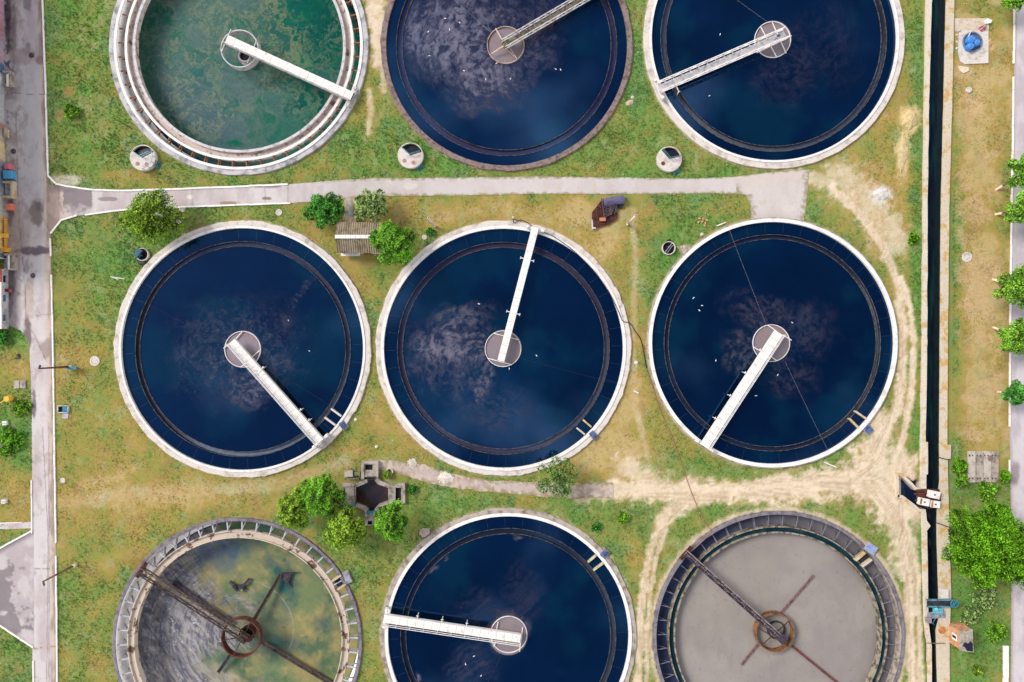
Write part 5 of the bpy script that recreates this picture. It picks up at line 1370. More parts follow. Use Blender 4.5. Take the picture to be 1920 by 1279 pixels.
round_lid('manhole half under the lower kerb of the lane', 342, 391.5, 6)
round_lid('thin manhole ring beside the centre tank', 796, 445, 4.6)
round_lid('manhole in the road near the top left corner', 59.5, 104, 5.2, M_LIDD, .1, True)
round_lid('manhole in the pavement by the yellow wall', 25.5, 284, 5.2, M_LIDD, .1, True)
round_lid('manhole in the left road beside the concrete porch', 62, 517, 4.8, M_LIDD, .1, True)
def dark_well(label, px, py, r, blue):
    c = W(px, py, .4); o = thing('open_well', label, 'well', (c.x, c.y, 0)); R = r * S; mb = MB()
    mb.lathe((c.x, c.y, 0), [(R, -.1), (R, .42), (R - .09, .42), (R - .09, -.4)], 36); mb.build('ring', M_CONC, o)
    mb = MB(); mb.lathe((c.x, c.y, .1), [(.01, 0), (R - .08, 0)], 30); mb.build('opening', M_BLACK, o)
    mb = MB()
    if blue:
        mb.box((c.x - .35, c.y + .1, .42), .75, 1.0, .25, -.5); mb.bar((c.x - .5, c.y - .5, .75), (c.x + .2, c.y + .45, .75), .1, .1); mb.bar((c.x + .1, c.y - .2, .4), (c.x + .1, c.y - .2, 1.1), .1, .1)
        mb.build('gate_gear', mat('deep_teal', C(40, 96, 122), C(22, 50, 70), .5), o)
        mb = MB(); mb.box((c.x - .15, c.y - .85, 0), .8, .6, .3, .2); mb.build('valve_box', M_STEEL, o)
    else:
        mb.bar((c.x - .45, c.y - .5, .47), (c.x + .35, c.y + .55, .47), .1, .1); mb.bar((c.x - .2, c.y - .6, .47), (c.x + .45, c.y + .3, .47), .06, .06); mb.bar((c.x - .1, c.y + .1, .3), (c.x + .5, c.y + .3, .3), .06, .06)
        mb.build('cross_beams', M_PANELG, o)
        mb = MB(); mb.box((c.x + .1, c.y + .8, 0), .35, .5, .4, .3); mb.build('valve_box', M_BLACK, o)
dark_well('open dark well with teal gate gear at the upper left of the middle left tank', 266, 477, 12, True)
dark_well('open dark well with crossed bars at the upper left of the middle right tank', 1254, 465, 12.5, False)
mb = MB(); c_ = W(731, 883); mb.lathe((c_.x, c_.y, -.05), [(.42, 0), (.42, .45), (.3, .45), (.3, 0)], 24); single(mb, 'concrete_ring', M_CONC, 'open concrete ring beside the star chamber', 'ring')

# ------------------------------------------------------------------ shed
o = thing('shed', 'low shed with a brown corrugated gable roof between the trees', 'shed', W(672, 448, 0))
ze, zr = 2.3, 3.0
x0, x1 = W(632, 445, ze).x, W(716, 445, ze).x
yb, yt = W(660, 474.5, ze).y, W(660, 416.5, ze).y; ym = W(660, 444, zr).y
mb = MB()
mb.prism([(x0 + .25, yb + .2), (x1 - .25, yb + .2), (x1 - .25, yt - .2), (x0 + .25, yt - .2)], 0, ze - .05); wl = mb.build('wall', M_CONC, o)
xs_ = np.arange(x0, x1 + .001, .045)
for y0_, z0_, y1_, z1_, nm in ((yb, ze, ym - .12, zr, 'roof'), (ym + .12, zr, yt, ze, 'roof')):
    vs = []; 
    for i, x in enumerate(xs_):
        dz = .045 * math.sin(2 * PI * x / .27)
        vs += [(x, y0_, z0_ + dz), (x, (y0_ + y1_) / 2, (z0_ + z1_) / 2 + dz), (x, y1_, z1_ + dz)]
    fs = []
    for i in range(len(xs_) - 1):
        fs += [(i * 3, i * 3 + 3, i * 3 + 4, i * 3 + 1), (i * 3 + 1, i * 3 + 4, i * 3 + 5, i * 3 + 2)]
    mb = MB(); mb.add(vs, fs); mb.build(nm, M_CORR, o, True)
mb = MB()
nseg = 9
for i in range(nseg):
    a = x0 - .05 + (x1 - x0 + .1) * i / nseg; b = x0 - .05 + (x1 - x0 + .1) * (i + 1) / nseg - .02
    mb.bar((a, ym, zr + .07 + .006 * (i % 3)), (b, ym, zr + .07 + .006 * (i % 3)), .42, .05)
mb.build('ridge', M_WHITE, o)
mb = MB(); mb.box(((x0 + x1) / 2 - 1.4, yb + .18, .9), 2.0, .1, 1.0); fr = mb.build('window', M_WHITE, o)
mb = MB()
for k in range(3): mb.box(((x0 + x1) / 2 - 2.05 + .66 * k, yb + .13, 1.0), .56, .05, .8)
mb.build('pane', mat('dark_red_pane', C(70, 44, 44), C(40, 30, 34), .3), fr)
mb = MB(); mb.box(((x0 + x1) / 2 - 1.4, yb - .02, .85), 2.3, .32, .07); mb.build('sill', M_WHITE, fr)
mb = MB(); mb.box(((x0 + x1) / 2 + .6, yb + .16, 0), .8, .12, 1.9); mb.build('door', M_BARK, o)
pw = W(656, 412, 2.1); mb = MB(); mb.box((pw.x, pw.y, 1.95), 1.5, .55, .1); mb.bar((pw.x - .7, pw.y - .25, 0), (pw.x - .7, pw.y - .25, 1.95), .1, .1); mb.bar((pw.x + .7, pw.y + .2, 0), (pw.x + .7, pw.y + .2, 1.95), .1, .1); mb.build('porch', M_CORR, o)

# ------------------------------------------------------------------ scrap heap: each piece a thing
p = W(1150, 378, .5)
mb = MB(); ax = Vector((math.cos(.17), math.sin(.17), 0)); P = W(1151, 377, .55)
mb.tube([P - ax * 1.25, P - ax * 1.18, P + ax * 1.18, P + ax * 1.25], .52, 20); single(mb, 'drum', mat('violet_steel', C(98, 94, 128), C(70, 64, 92), .5, 1.2), 'violet grey cylinder lying on the scrap heap', 'drum', smooth=False)
mb = MB(); mb.prism(xy([(1110, 398), (1120, 386), (1127, 376), (1152, 395), (1158, 402), (1156, 412), (1140, 422), (1118, 428), (1109, 429)]), 0, .3)
mb.prism(xy([(1112, 410), (1122, 396), (1126, 412), (1120, 425), (1112, 424)]), .3, .36); single(mb, 'rusty_plate', M_RUST_D, 'ragged dark red rusty plates lying on the ground under the scrap', 'scrap plate')
mb = MB()
for i in range(7):
    a, b = W(1131 + i * .6, 386 + i * 3.4, .62 + .02 * (i % 2)), W(1156 - i * 1.4, 382 + i * 3.1, .6); mb.bar(a, b, .1, .1)
mb.bar(W(1128, 372, .75), W(1133, 407, .75), .12, .14); mb.bar(W(1157, 381, .5), W(1152, 402, .5), .12, .12); mb.bar(W(1144, 385, .62), W(1146, 403, .62), .1, .1)
single(mb, 'rack', mat('dull_purple_steel', C(92, 80, 92), C(60, 48, 58), .7), 'dull grey barred rack leaning in the middle of the scrap heap', 'rack')
mb = MB(); mb.box(W(1129.5, 412, .38), .72, .42, .3, .05); single(mb, 'crate', mat('terracotta_box', C(196, 130, 98), C(170, 104, 76)), 'small terracotta box on the rusty plates', 'box')
mb = MB(); mb.bar(W(1110, 412, .4), W(1111, 430, .35), .18, .12); mb.bar(W(1110, 427, .4), W(1117, 428, .4), .16, .14); single(mb, 'broken_frame', M_GREYP, 'whitish broken frame at the lower left tip of the scrap', 'frame')
mb = MB(); mb.bar(W(1118, 397, .42), W(1122, 418, .42), .08, .1); mb.bar(W(1122, 418, .4), W(1140, 421, .38), .08, .1); mb.bar(W(1120, 383, .45), W(1127, 390, .45), .08, .1); single(mb, 'angle_iron', M_RUST, 'thin rusty angle irons lying over the plates', 'angle iron')
mb = MB(); mb.prism(xy([(1147, 384), (1169, 378), (1168, 391), (1156, 392), (1150, 396)]), .1, .34); single(mb, 'sheet_metal', M_STEEL, 'dark bent sheet metal below the violet cylinder', 'sheet metal')

# ------------------------------------------------------------------ poles and lamp posts
def pole(name, label, cat, px, py, h, r0, r1, m, base_h, hollow=False, lamp=None, group=None):
    c = W(px, py); o = thing(name, label, cat, (c.x, c.y, 0), group)
    mb = MB(); mb.tube([(c.x, c.y, base_h), (c.x, c.y, h)], r0 + (r1 - r0) * base_h / h, 12, r1)
    pl = mb.build('pole', m, o, True)
    mb = MB(); mb.tube([(c.x, c.y, -.1), (c.x, c.y, base_h)], r0 * 1.08, 12, r0 * 1.04); mb.build('base', M_WHITE, o, True)
    if hollow:
        mb = MB(); mb.lathe((c.x, c.y, h + .004), [(.001, 0), (r1 * .6, 0)], 12); mb.build('hollow_top', M_DARK, pl)
    if lamp:
        a = Vector((c.x, c.y, h - .05)); b = a + Vector((lamp[0], lamp[1], .1)); mb = MB(); mb.bar(a, b, .06, .06); ar = mb.build('arm', m, o)
        mb = MB(); d = (b - a).normalized(); mb.bar(b - d * .05, b + d * .4, .2, .1); mb.build('lamp_head', M_STEEL, ar)
    return o
pole('lamp_post', 'lamp post with a teal box at its foot beside the middle of the left road', 'lamp post', 134, 687.5, 5.9, .15, .08, M_BARK, .7, False, (.12, .12))
mb = MB(); mb.box(W(138, 690, 0), .7, .35, .9, .1); mb.box(W(138, 690, .9), .76, .41, .06, .1); single(mb, 'electric_box', M_TEAL, 'teal electric box at the foot of the lamp post', 'electric box')
pole('lamp_post', 'lamp post with whitewashed foot beside the lower left road', 'lamp post', 143, 1058.5, 6.1, .17, .09, M_WOOD, .8, False, (.12, -.1))
pole('lamp_post', 'grey lamp post rising out of the feathery tree at the upper left', 'lamp post', 337, 416.5, 5.6, .19, .13, M_CONC_W, .5, False)
pole('concrete_pole', 'hollow concrete pole with white foot right of the scrap heap', 'pole', 1176, 421, 6.0, .15, .13, M_CONC, .8, True, None, 'hollow concrete poles by the centre tank')
pole('concrete_pole', 'hollow concrete pole with a fern at its foot near the lobed tree', 'pole', 814.5, 424.5, 6.0, .15, .13, M_CONC, .8, True, None, 'hollow concrete poles by the centre tank')
for lab, x, y, m in (('white footed post in the weeds at the left edge, upper one', 12, 793, M_CONC), ('white footed post in the weeds at the left edge, lower one', 9.5, 837, M_CONC), ('white footed post in the brown grass above the narrow path', 10, 939.5, M_CONC)):
    c = W(x, y); o = thing('post', lab, 'post', (c.x, c.y, 0), 'white footed posts at the left edge')
    mb = MB(); mb.box((c.x, c.y, 0), .55, .5, .35, .05, .96); mb.build('base', M_WHITE, o)
    mb = MB(); mb.tube([(c.x, c.y, .35), (c.x, c.y, 3.0)], .06, 10, .05); pl = mb.build('pole', M_WHITE, o)
    mb = MB(); mb.tube([(c.x, c.y, 3.0), (c.x, c.y, 3.05)], .08, 10); mb.build('cap', M_GREYP, pl)
o = thing('barrel', 'yellow barrel standing in the grass at the left edge', 'barrel', W(12, 748, 0))
c = W(11.5, 748, .9); mb = MB(); mb.lathe((c.x, c.y, 0), [(.33, 0), (.36, .3), (.33, .32), (.36, .6), (.33, .62), (.34, .9), (.30, .9), (.28, .87), (.01, .87)], 24); mb.build('body', M_YELLOW, o, False)
mb = MB(); mb.bar((c.x - .25, c.y - .2, .86), (c.x - .9, c.y - .55, .86), .09, .07); mb.build('spout', M_YELLOW, o)

# ------------------------------------------------------------------ small ground things
o = thing('utility_hatch', 'open teal hatch box in the grass by the left road', 'hatch', W(120, 767, 0))
c = W(120, 767); mb = MB()
mb.box((c.x - .62, c.y, 0), .08, .8, .3); mb.box((c.x, c.y + .4, 0), 1.3, .08, .3); mb.box((c.x, c.y - .4, 0), 1.3, .08, .3); mb.box((c.x + .62, c.y, 0), .08, .8, .3); mb.build('frame', M_CONC, o)
mb = MB(); mb.box((c.x - .3, c.y, -.0), .55, .72, .06); mb.build('opening', M_DARK, o)
mb = MB(); mb.box((c.x + .3, c.y, .2), .6, .76, .1); mb.build('lid', mat('bright_teal_lid', C(40, 130, 165), C(30, 100, 130), .5), o)
mb = MB(); mb.box(W(123, 779.5, 0), .72, .68, .07, -.12); single(mb, 'grey_board', mat('pale_violet_board', C(190, 188, 205), C(160, 158, 178)), 'pale grey board lying below the teal hatch', 'board')
mb = MB(); mb.bar(W(220, 225, .06), W(247, 241, .06), .1, .1); single(mb, 'plank', M_RUST_D, 'thin rusty bar lying in the grass left of the top left tank', 'bar')
mb = MB(); mb.bar(W(207, 519, .05), W(234, 523, .05), .13, .08); mb.bar(W(208, 519, .1), W(222, 524, .1), .1, .06); single(mb, 'plank', M_CONC, 'pale stick lying in the grass left of the middle left tank', 'plank')
mb = MB(); mb.bar(W(1343, 424, .06), W(1361, 417, .06), .14, .08); single(mb, 'plank', M_WHITE, 'white stick lying beside the top of the middle right tank', 'plank')
mb = MB(); mb.bar(W(1546, 867, .06), W(1568, 876, .06), .12, .08); single(mb, 'plank', M_WHITE, 'white stick lying below the middle right tank', 'plank')
mb = MB(); mb.bar(W(1188, 733, .06), W(1197, 737, .06), .16, .08); single(mb, 'plank', M_WHITE, 'short white stick lying between the centre and right tanks', 'plank')
mb = MB(); mb.tube([W(1136, 236, 0), W(1136, 245, 1.1)][::-1] if False else [W(1134, 247, 0), W(1134, 247, 1.2)], .08, 8); single(mb, 'stake', M_BLACK, 'dark stake standing right of the top middle tank', 'stake')
mb = MB()
for i, (x, y) in enumerate([(1311, 410), (1316, 416), (1322, 419), (1318, 411), (1325, 413), (1309, 417), (1321, 423)]): mb.box(W(x, y, 0), .3, .18, .15, i * .8)
single(mb, 'brick_pile', M_BRICKO, 'scattered small heap of bricks above the middle right tank', 'bricks')
def mound(name, label, px, py, rx, ry, h, col, seed, cat, rot=0.0, lumpy=.4, stones=0):
    c = W(px, py); nr, na = 12, 44; vs = [(c.x, c.y, h)]; ca, sa = math.cos(rot), math.sin(rot)
    for i in range(1, nr + 1):
        for k in range(na):
            t = 2 * PI * k / na; f = i / nr
            j = 1 + lumpy * (fbm(np.array([math.cos(t) * 2.5]), np.array([math.sin(t) * 2.5]), seed, 4, .6)[0] - .5) * 2
            x, y = rx * S * f * j * math.cos(t), ry * S * f * j * math.sin(t)
            zz = h * (1 - f ** 1.6) * (.7 + .6 * fbm(np.array([x * 2]), np.array([y * 2]), seed + 3, 3)[0]) + (.05 if i < nr else -.06)
            vs.append((c.x + x * ca - y * sa, c.y + x * sa + y * ca, zz))
    fs = [(0, 1 + k, 1 + (k + 1) % na) for k in range(na)]
    for i in range(nr - 1):
        for k in range(na):
            a, b = 1 + i * na + k, 1 + i * na + (k + 1) % na; fs.append((a, a + na, b + na, b))
    mb = MB(); mb.add(vs, fs)
    rnd = random.Random(seed)
    for _ in range(stones):
        t = rnd.uniform(0, 2 * PI); f = rnd.uniform(.2, 1.1); sz = rnd.uniform(.08, .22)
        mb.box((c.x + rx * S * f * math.cos(t), c.y + ry * S * f * math.sin(t), .02), sz, sz * .8, sz * .6, rnd.uniform(0, 3))
    return single(mb, name, mat('mound_' + name + str(seed), col, col * .78, .95, 2.5, .42, .62, 10, .3, .6), label, cat)
mound('sand_pile', 'yellow sand pile spread beside the canal wall', 1706, 224, 14, 18, .4, C(212, 190, 142), 11, 'sand pile', 0, .3)
mound('sand_pile', 'thin tail of yellow sand below the sand pile', 1692, 286, 9, 32, .12, C(208, 188, 142), 12, 'sand pile', -.1, .7)
mound('lime_pile', 'white lime pile on the dry ground by the canal', 1650, 364, 14, 12, .22, C(218, 214, 210), 13, 'lime pile', 0, .6)
mound('rubble_pile', 'ring of white rubble on the crumbling path', 835, 896, 14, 12, .25, C(226, 216, 206), 14, 'rubble', 0, .5, 40)
mound('rubble_pile', 'small scatter of pale rubble near the star chamber', 773, 867, 9, 8, .12, C(212, 202, 192), 15, 'rubble', 0, .5, 20)
mound('boulder', 'pale flat boulder beside the bottom middle tank rim', 797, 998, 11, 9, .3, C(190, 174, 164), 16, 'boulder', .4, .3)
mound('boulder', 'smooth pale boulder beside the side inlet of the canal', 1711, 894, 9, 7, .45, C(206, 186, 160), 17, 'boulder', -.4, .3)
mound('boulder', 'small boulder in the grass right of the top middle tank', 1180, 193, 8, 5, .15, C(206, 188, 164), 18, 'boulder', .4, .4)
for i, (x, y, lab) in enumerate([(667, 787, 'white rag lying beside the outlet of the middle left tank'), (1193, 680, 'white stone beside the right rim of the centre tank'), (706, 838, 'white stone above the star chamber'), (1316, 440, 'white pebble above the middle right tank'), (1186, 183, 'pale stone near the boulder right of the top middle tank')]):
    mb = MB(); c_ = W(x, y); mb.dome((c_.x, c_.y, 0), .22 + .05 * (i % 2), .16, 8, 3); single(mb, 'stone', M_CONC, lab, 'stone')

# overgrown slab
o = thing('slab_cover', 'old planked concrete slab cover overgrown at its sides, right of the canal', 'slab', W(1841, 874, 0))
for i in range(4):
    mb = MB(); a = W(1813.5 + 14.4 * i, 846, 0); b = W(1827.5 + 14.4 * i, 904, 0)
    mb.prism([(a.x, a.y), (b.x - .03, a.y), (b.x - .03, b.y), (a.x, b.y)], 0, .2 + .012 * (i % 2)); pl = mb.build('panel', M_CONC_D if i % 2 else mat('pale_slab', C(200, 190, 180), C(160, 148, 136), .95, 1.5), o)
    mb = MB()
    for yy in (854, 897):
        for xx in (4, 10): mb.box(W(1813.5 + 14.4 * i + xx, yy, .2), .1, .18, .05)
    mb.build('lifting_eyes', M_STEEL, pl)
mb = MB(); c_ = W(1857.5, 859.5, .22); mb.lathe(c_, [(.38, 0), (.36, .02), (.01, .03)], 7); mb.build('stain_plate', mat('mauve_plate', C(140, 112, 116), C(110, 84, 90)), o)

# pump pit with blue barrels
mb = MB(); mb.prism(xy([(1789, 35), (1853, 35), (1853, 57), (1789, 60)]), -.1, .1); single(mb, 'concrete_pad', mat('pinkish_pad', C(212, 198, 182), C(190, 172, 150)), 'pinkish concrete pad above the blue barrels', 'pad')
mb = MB(); mb.prism(xy([(1797, 62), (1806, 58), (1852, 58), (1852, 119), (1808, 121), (1800, 116), (1796, 100)]), -.1, .14); single(mb, 'concrete_pad', M_CONC, 'white concrete pad under the blue barrels', 'pad')
mb = MB(); mb.prism(xy([(1796, 124), (1817, 127), (1816, 133), (1806, 138), (1799, 133)]), -.1, .1); single(mb, 'concrete_pad', mat('cream_pad', C(230, 214, 190), C(206, 188, 160)), 'broken corner of concrete below the barrel pad', 'pad')
mound('sand_pile', 'spill of pale sand on the right of the barrel pad', 1852, 80, 11, 7, .1, C(206, 172, 126), 31, 'sand', .2, .6)
o = thing('pump_pit', 'round blue rimmed pit sunk in the white pad', 'pit', W(1821, 80, 0))
c = W(1821, 80); mb = MB(); mb.lathe((c.x, c.y, 0), [(1.2, .1), (1.2, .3), (1.08, .3), (1.08, -.3)], 40); mb.build('ring', mat('blue_grey_ring', C(120, 140, 170), C(80, 96, 130)), o)
mb = MB(); mb.lathe((c.x, c.y, .16), [(.01, 0), (1.1, 0)], 32); mb.build('floor', mat('pit_floor', C(96, 104, 140), C(60, 60, 84)), o)
mb = MB(); mb.tube([(c.x - .6, c.y + .1, .3), (c.x - .35, c.y + 1.3, .5)], .04, 6); mb.tube([(c.x - .75, c.y + .3, .3), (c.x - .5, c.y + .9, .5)], .04, 6); mb.build('pipes', M_WHITE, o)
for lab, x, y, r in (('largest of the three blue barrels in the pit', 1822.5, 73, .47), ('right one of the three blue barrels in the pit', 1833, 79, .36), ('lower one of the three blue barrels in the pit', 1821.5, 85.5, .4)):
    o = thing('barrel', lab, 'barrel', W(x, y, .16)); c = W(x, y, .9); mb = MB()
    mb.lathe((c.x, c.y, .16), [(r, 0), (r * 1.04, .3), (r, .34), (r * 1.03, .6), (r * .95, .72), (r * .6, .8), (.01, .82)], 28); mb.build('body', M_BARREL, o, True)
    mb = MB(); mb.lathe((c.x + r * .4, c.y, .93), [(.09, 0), (.09, .07), (.01, .07)], 12); mb.build('cap', M_SKY, o)
o = thing('rubbish_heap', 'white sheet with red and dark rags on the corner of the pad', 'rubbish', W(1847, 48, .1))
mb = MB(); mb.prism(xy([(1842, 42), (1848, 36), (1857, 40), (1855, 45), (1849, 46), (1845, 47)]), .15, .34); mb.build('sheet', M_WHITE, o)
mb = MB(); mb.dome(W(1841, 55, .1), .35, .22, 10, 3); mb.build('rag', M_PINK, o)
mb = MB(); mb.bar(W(1834, 53, .3), W(1846, 47, .3), .06, .06); mb.bar(W(1838, 58, .3), W(1849, 50, .35), .05, .05); mb.bar(W(1846, 56, .3), W(1850, 48, .3), .05, .05); mb.build('rods', M_STEEL, o)
mb = MB()
for i in range(9): mb.box(W(1793 + (i % 3) * 4, 66 + i * 4.2, 0), .28, .2, .12, i * .7)
single(mb, 'paving_stones', M_CONC, 'loose pale paving stones between the canal wall and the pad', 'stones')

# hoses
def hose(label, pts, r, m, z=.06, name='hose'):
    P = np.array([(p[0], p[1]) for p in pts], float); Z = np.array([p[2] if len(p) > 2 else z for p in pts])
    n = len(P) * 7; t = np.linspace(0, len(P) - 1, n)
    # Catmull-Rom
    out = []
    for v in t:
        i = min(int(v), len(P) - 2); f = v - i
        p0, p1, p2, p3 = P[max(i - 1, 0)], P[i], P[i + 1], P[min(i + 2, len(P) - 1)]
        q_ = .5 * ((2 * p1) + (-p0 + p2) * f + (2 * p0 - 5 * p1 + 4 * p2 - p3) * f * f + (-p0 + 3 * p1 - 3 * p2 + p3) * f ** 3)
        out.append(W(q_[0], q_[1], Z[i] * (1 - f) + Z[i + 1] * f))
    mb = MB(); mb.tube(out, r, 7)
    return single(mb, name, m, label, 'hose', None, True)
hose('black hose lying along the upper right rim of the centre tank', [(962, 410, .2), (964, 418, .45), (975, 413, .45), (990, 418, .45), (1000, 427, .55), (1016, 434, .48), (1040, 445, .48), (1075, 470, .48), (1110, 505, .48), (1140, 545, .48), (1160, 585, .48), (1168, 602, .4), (1181, 606, .35), (1190, 620, .08), (1200, 634, .08), (1206, 655, .08), (1212, 690, .1)], .045, M_BLACK)
hose('long reddish hose running from the middle right tank down to the sludge tank', [(1207, 648), (1212, 690), (1222, 720), (1238, 770), (1258, 815), (1278, 870), (1297, 925), (1312, 960), (1325, 985, .1), (1333, 996, .4), (1320, 1012, .42), (1296, 1034, .5)], .04, M_REDHOSE)
mb = MB(); c_ = W(962, 410); mb.tube([(c_.x, c_.y, 0), (c_.x, c_.y, .9)], .09, 10); mb.dome((c_.x, c_.y, .9), .16, .12, 10, 3); single(mb, 'hydrant', M_SAND, 'small hydrant post where the black hose starts', 'hydrant')

# ------------------------------------------------------------------ buildings on the left edge
def facade_cols(mb, stripes):
    vs = np.array(mb.v); px, py = topx(vs[:, 0], vs[:, 1], vs[:, 2] * 0)
    return px, py
o = thing('long_building', 'long building whose painted side wall shows in coloured patches at the left edge', 'building', W(0, 200, 0))
ys_ = np.arange(-60, 486, 1.5); hz = np.linspace(0, 5.5, 12); vs = []; cols = []
xw = lambda y: float(np.interp(y, [-60, 240, 400, 490], [8, 8.5, 12, 13]))
for y in ys_:
    for z in hz:
        b = W(xw(y), y); vs.append((b.x, b.y, z))
nz = len(hz); fs = [(i * nz + k, i * nz + k + 1, (i + 1) * nz + k + 1, (i + 1) * nz + k) for i in range(len(ys_) - 1) for k in range(nz - 1)]
pal = [(-60, C(176, 120, 160)), (20, C(190, 130, 170)), (60, C(190, 110, 130)), (85, C(160, 150, 180)), (110, C(196, 150, 170)), (125, C(60, 110, 160)), (140, C(60, 110, 160)), (146, C(235, 235, 235)), (158, C(235, 235, 235)), (162, C(170, 180, 186)), (230, C(176, 186, 186)), (236, C(196, 120, 90)), (256, C(160, 164, 160)), (268, C(222, 196, 120)), (300, C(230, 206, 140)), (306, C(150, 150, 160)), (330, C(90, 120, 160)), (345, C(80, 110, 150)), (380, C(190, 186, 180)), (405, C(190, 186, 180)), (410, C(236, 180, 60)), (470, C(236, 180, 60)), (474, C(80, 110, 130)), (490, C(80, 110, 130))]
pv = np.array([p_[0] for p_ in pal]); pc_ = np.array([p_[1] for p_ in pal])
for y in ys_:
    for z in hz:
        n_y = y + (vnoise(np.array([y / 7]), np.array([z * 2.]), 5)[0] - .5) * 8
        cc_ = np.array([np.interp(n_y, pv, pc_[:, i]) for i in range(3)]); gm = cc_.mean(); cols.append(list((cc_ * .62 + gm * .38) * (.8 + .4 * vnoise(np.array([y / 3]), np.array([z * 3.]), 6)[0])))
mb = MB(); mb.add(vs, fs); mb.build('wall', M_PAINTED, o, False, np.array(cols))
mb = MB(); a, b = W(8, -60), W(8, 486); mb.prism([(a.x - 14, a.y), (a.x + .1, a.y), (b.x + .35, b.y), (b.x - 14, b.y)], 5.5, 5.8); mb.build('roof', M_CONC_D, o)
mb = MB(); bb = W(13, 485.5); mb.box((bb.x - 6.0, bb.y, 0), 12, .1, 5.5); mb.build('end_wall', M_CONC, o)
mb = MB()
for y in np.arange(412, 474, 4.2): mb.bar(W(9, y, .9), W(13.5, y, .2), .22, .1)
mb.build('yellow_slats', M_YELLOW, o)
for lab, y0_, y1_, x1_ in (('upper concrete porch frame with a grey hollow', 137, 164, 27), ('middle yellowish concrete porch frame with a sandy hollow', 342, 373, 31), ('lower grey concrete porch with a white back edge', 477, 507, 33)):
    o = thing('porch', lab, 'porch', W(20, (y0_ + y1_) / 2, 0), 'concrete porches along the left building')
    xa = 7 if y0_ < 300 else (7 if y0_ < 400 else 9.5)
    mb = MB(); mb.wall(xy([(xa + 6, y0_ + 1.5), (x1_ - 1.5, y0_ + 1.5), (x1_ - 1.5, y1_ - 1.5), (xa + 6, y1_ - 1.5)]), .24, 0, .75); mb.build('frame', M_SAND if y0_ > 300 and y0_ < 400 else M_CONC_D, o)
    mb = MB(); mb.prism(xy([(xa + 6, y0_ + 2), (x1_ - 2, y0_ + 2), (x1_ - 2, y1_ - 2), (xa + 6, y1_ - 2)]), 0, .35); mb.build('step', M_CONC_D, o)
    if y0_ > 470 or y0_ < 200:
        mb = MB(); mb.bar(W(xa + 7, y0_ + 2, .8), W(xa + 7, y1_ - 2, .8), .18, .12); mb.build('back_edge', M_WHITE, o)
def tub(label, px, py, sx, sy, h, m, rz=0.0):
    o = thing('bin', label, 'bin', W(px, py, 0)); p = W(px, py, h)
    mb = MB(); mb.box((p.x, p.y, 0), sx * .9, sy * .9, h, rz, 1.1); b_ = mb.build('body', m, o)
    mb = MB(); mb.box((p.x, p.y, h), sx, sy, .06, rz, .96); mb.box((p.x, p.y, h + .06), sx * .7, sy * .7, .03, rz, .9); mb.build('lid', m, o)
tub('pink bin beside the left building', 13.5, 312, .6, .7, .8, M_PINK)
tub('sky blue tank bin below the pink bin', 14, 327, 1.0, 1.0, .9, M_SKY)
tub('salmon orange bin below the middle porch', 16, 387.5, .68, .74, .8, M_SALMON, .05)
mb = MB(); mb.prism(xy([(8, 238), (16, 243), (15, 258), (7, 254)], .5), .3, .5); single(mb, 'canopy', M_SAND, 'cream slanted canopy slab on the left building', 'canopy')
mb = MB(); mb.bar(W(0, 442, .95), W(16, 442, .7), .5, .08); single(mb, 'canopy', M_YELLOW, 'yellow awning bar crossing the yellow slats', 'canopy')
mb = MB(); mb.box(W(14, 469, 0), 1.0, .55, .8, -.15); single(mb, 'yellow_box', M_YELLOW, 'yellow box at the lower end of the yellow slats', 'box')
o = thing('outbuilding', 'low grey outbuilding with a white roof and three dark windows at the left edge', 'building', W(6, 560, 0))
hb = 1.15; A_, B_ = W(16, 506), W(16.5, 617)
mb = MB(); mb.prism([(A_.x - 6, A_.y), (A_.x, A_.y), (B_.x, B_.y), (B_.x - 6, B_.y)], 0, hb); mb.build('wall', M_CONC_W, o)
mb = MB(); mb.prism([(A_.x - 6, A_.y - 1.6), (A_.x + .03, A_.y - 1.6), (B_.x + .03, B_.y), (B_.x - 6, B_.y)], hb, hb + .12); mb.build('roof', M_WHITE, o)
mb = MB(); mb.prism([(A_.x - 6, A_.y), (A_.x + .03, A_.y), (A_.x + .03, A_.y - 1.55), (A_.x - 6, A_.y - 1.55)], hb, hb + .13); mb.build('red_roof', mat('red_roof', C(190, 90, 90), C(160, 70, 70)), o)
for y in (524, 560, 596):
    p_ = W(16, y); mb = MB(); mb.box((p_.x - .0, p_.y, .5), .06, .95, .5); f_ = mb.build('window', M_GREYP, o)
    mb = MB(); mb.box((p_.x + .02, p_.y, .54), .05, .82, .42); mb.build('pane', M_NAVY if y > 530 else M_DARK, f_)
mb = MB(); mb.prism(xy([(28, 713.5), (38, 713), (38, 728), (28, 728.5)]), 0, .2); mb.prism(xy([(39, 713), (49, 713), (49, 728), (39, 728)]), 0, .16); single(mb, 'drain_grate', M_CONC_D, 'pair of grey grate slabs in the grass left of the road', 'grate')
mb = MB(); mb.box(W(34, 671, 0), .6, .12, .15, .1); mb.box(W(35, 666, 0), .3, .25, .2, .3); single(mb, 'scrap_block', M_STEEL, 'dark scrap block on the bare patch left of the road', 'scrap')
mb = MB(); mb.box(W(19.5, 545, 0), .35, .35, .7, .1); mb.box(W(19.5, 545, .7), .38, .38, .05, .1); single(mb, 'red_bin', mat('dark_red', C(130, 60, 64), C(100, 44, 50)), 'small dark red bin in front of the grey outbuilding', 'bin')
mb = MB(); p_ = W(0, 0); mb.prism(xy([(0, 980), (42, 979), (42, 980.5), (0, 981.5)]), 0, .1); single(mb, 'edging', M_KERB, 'thin edging along the top of the narrow left path', 'edging')

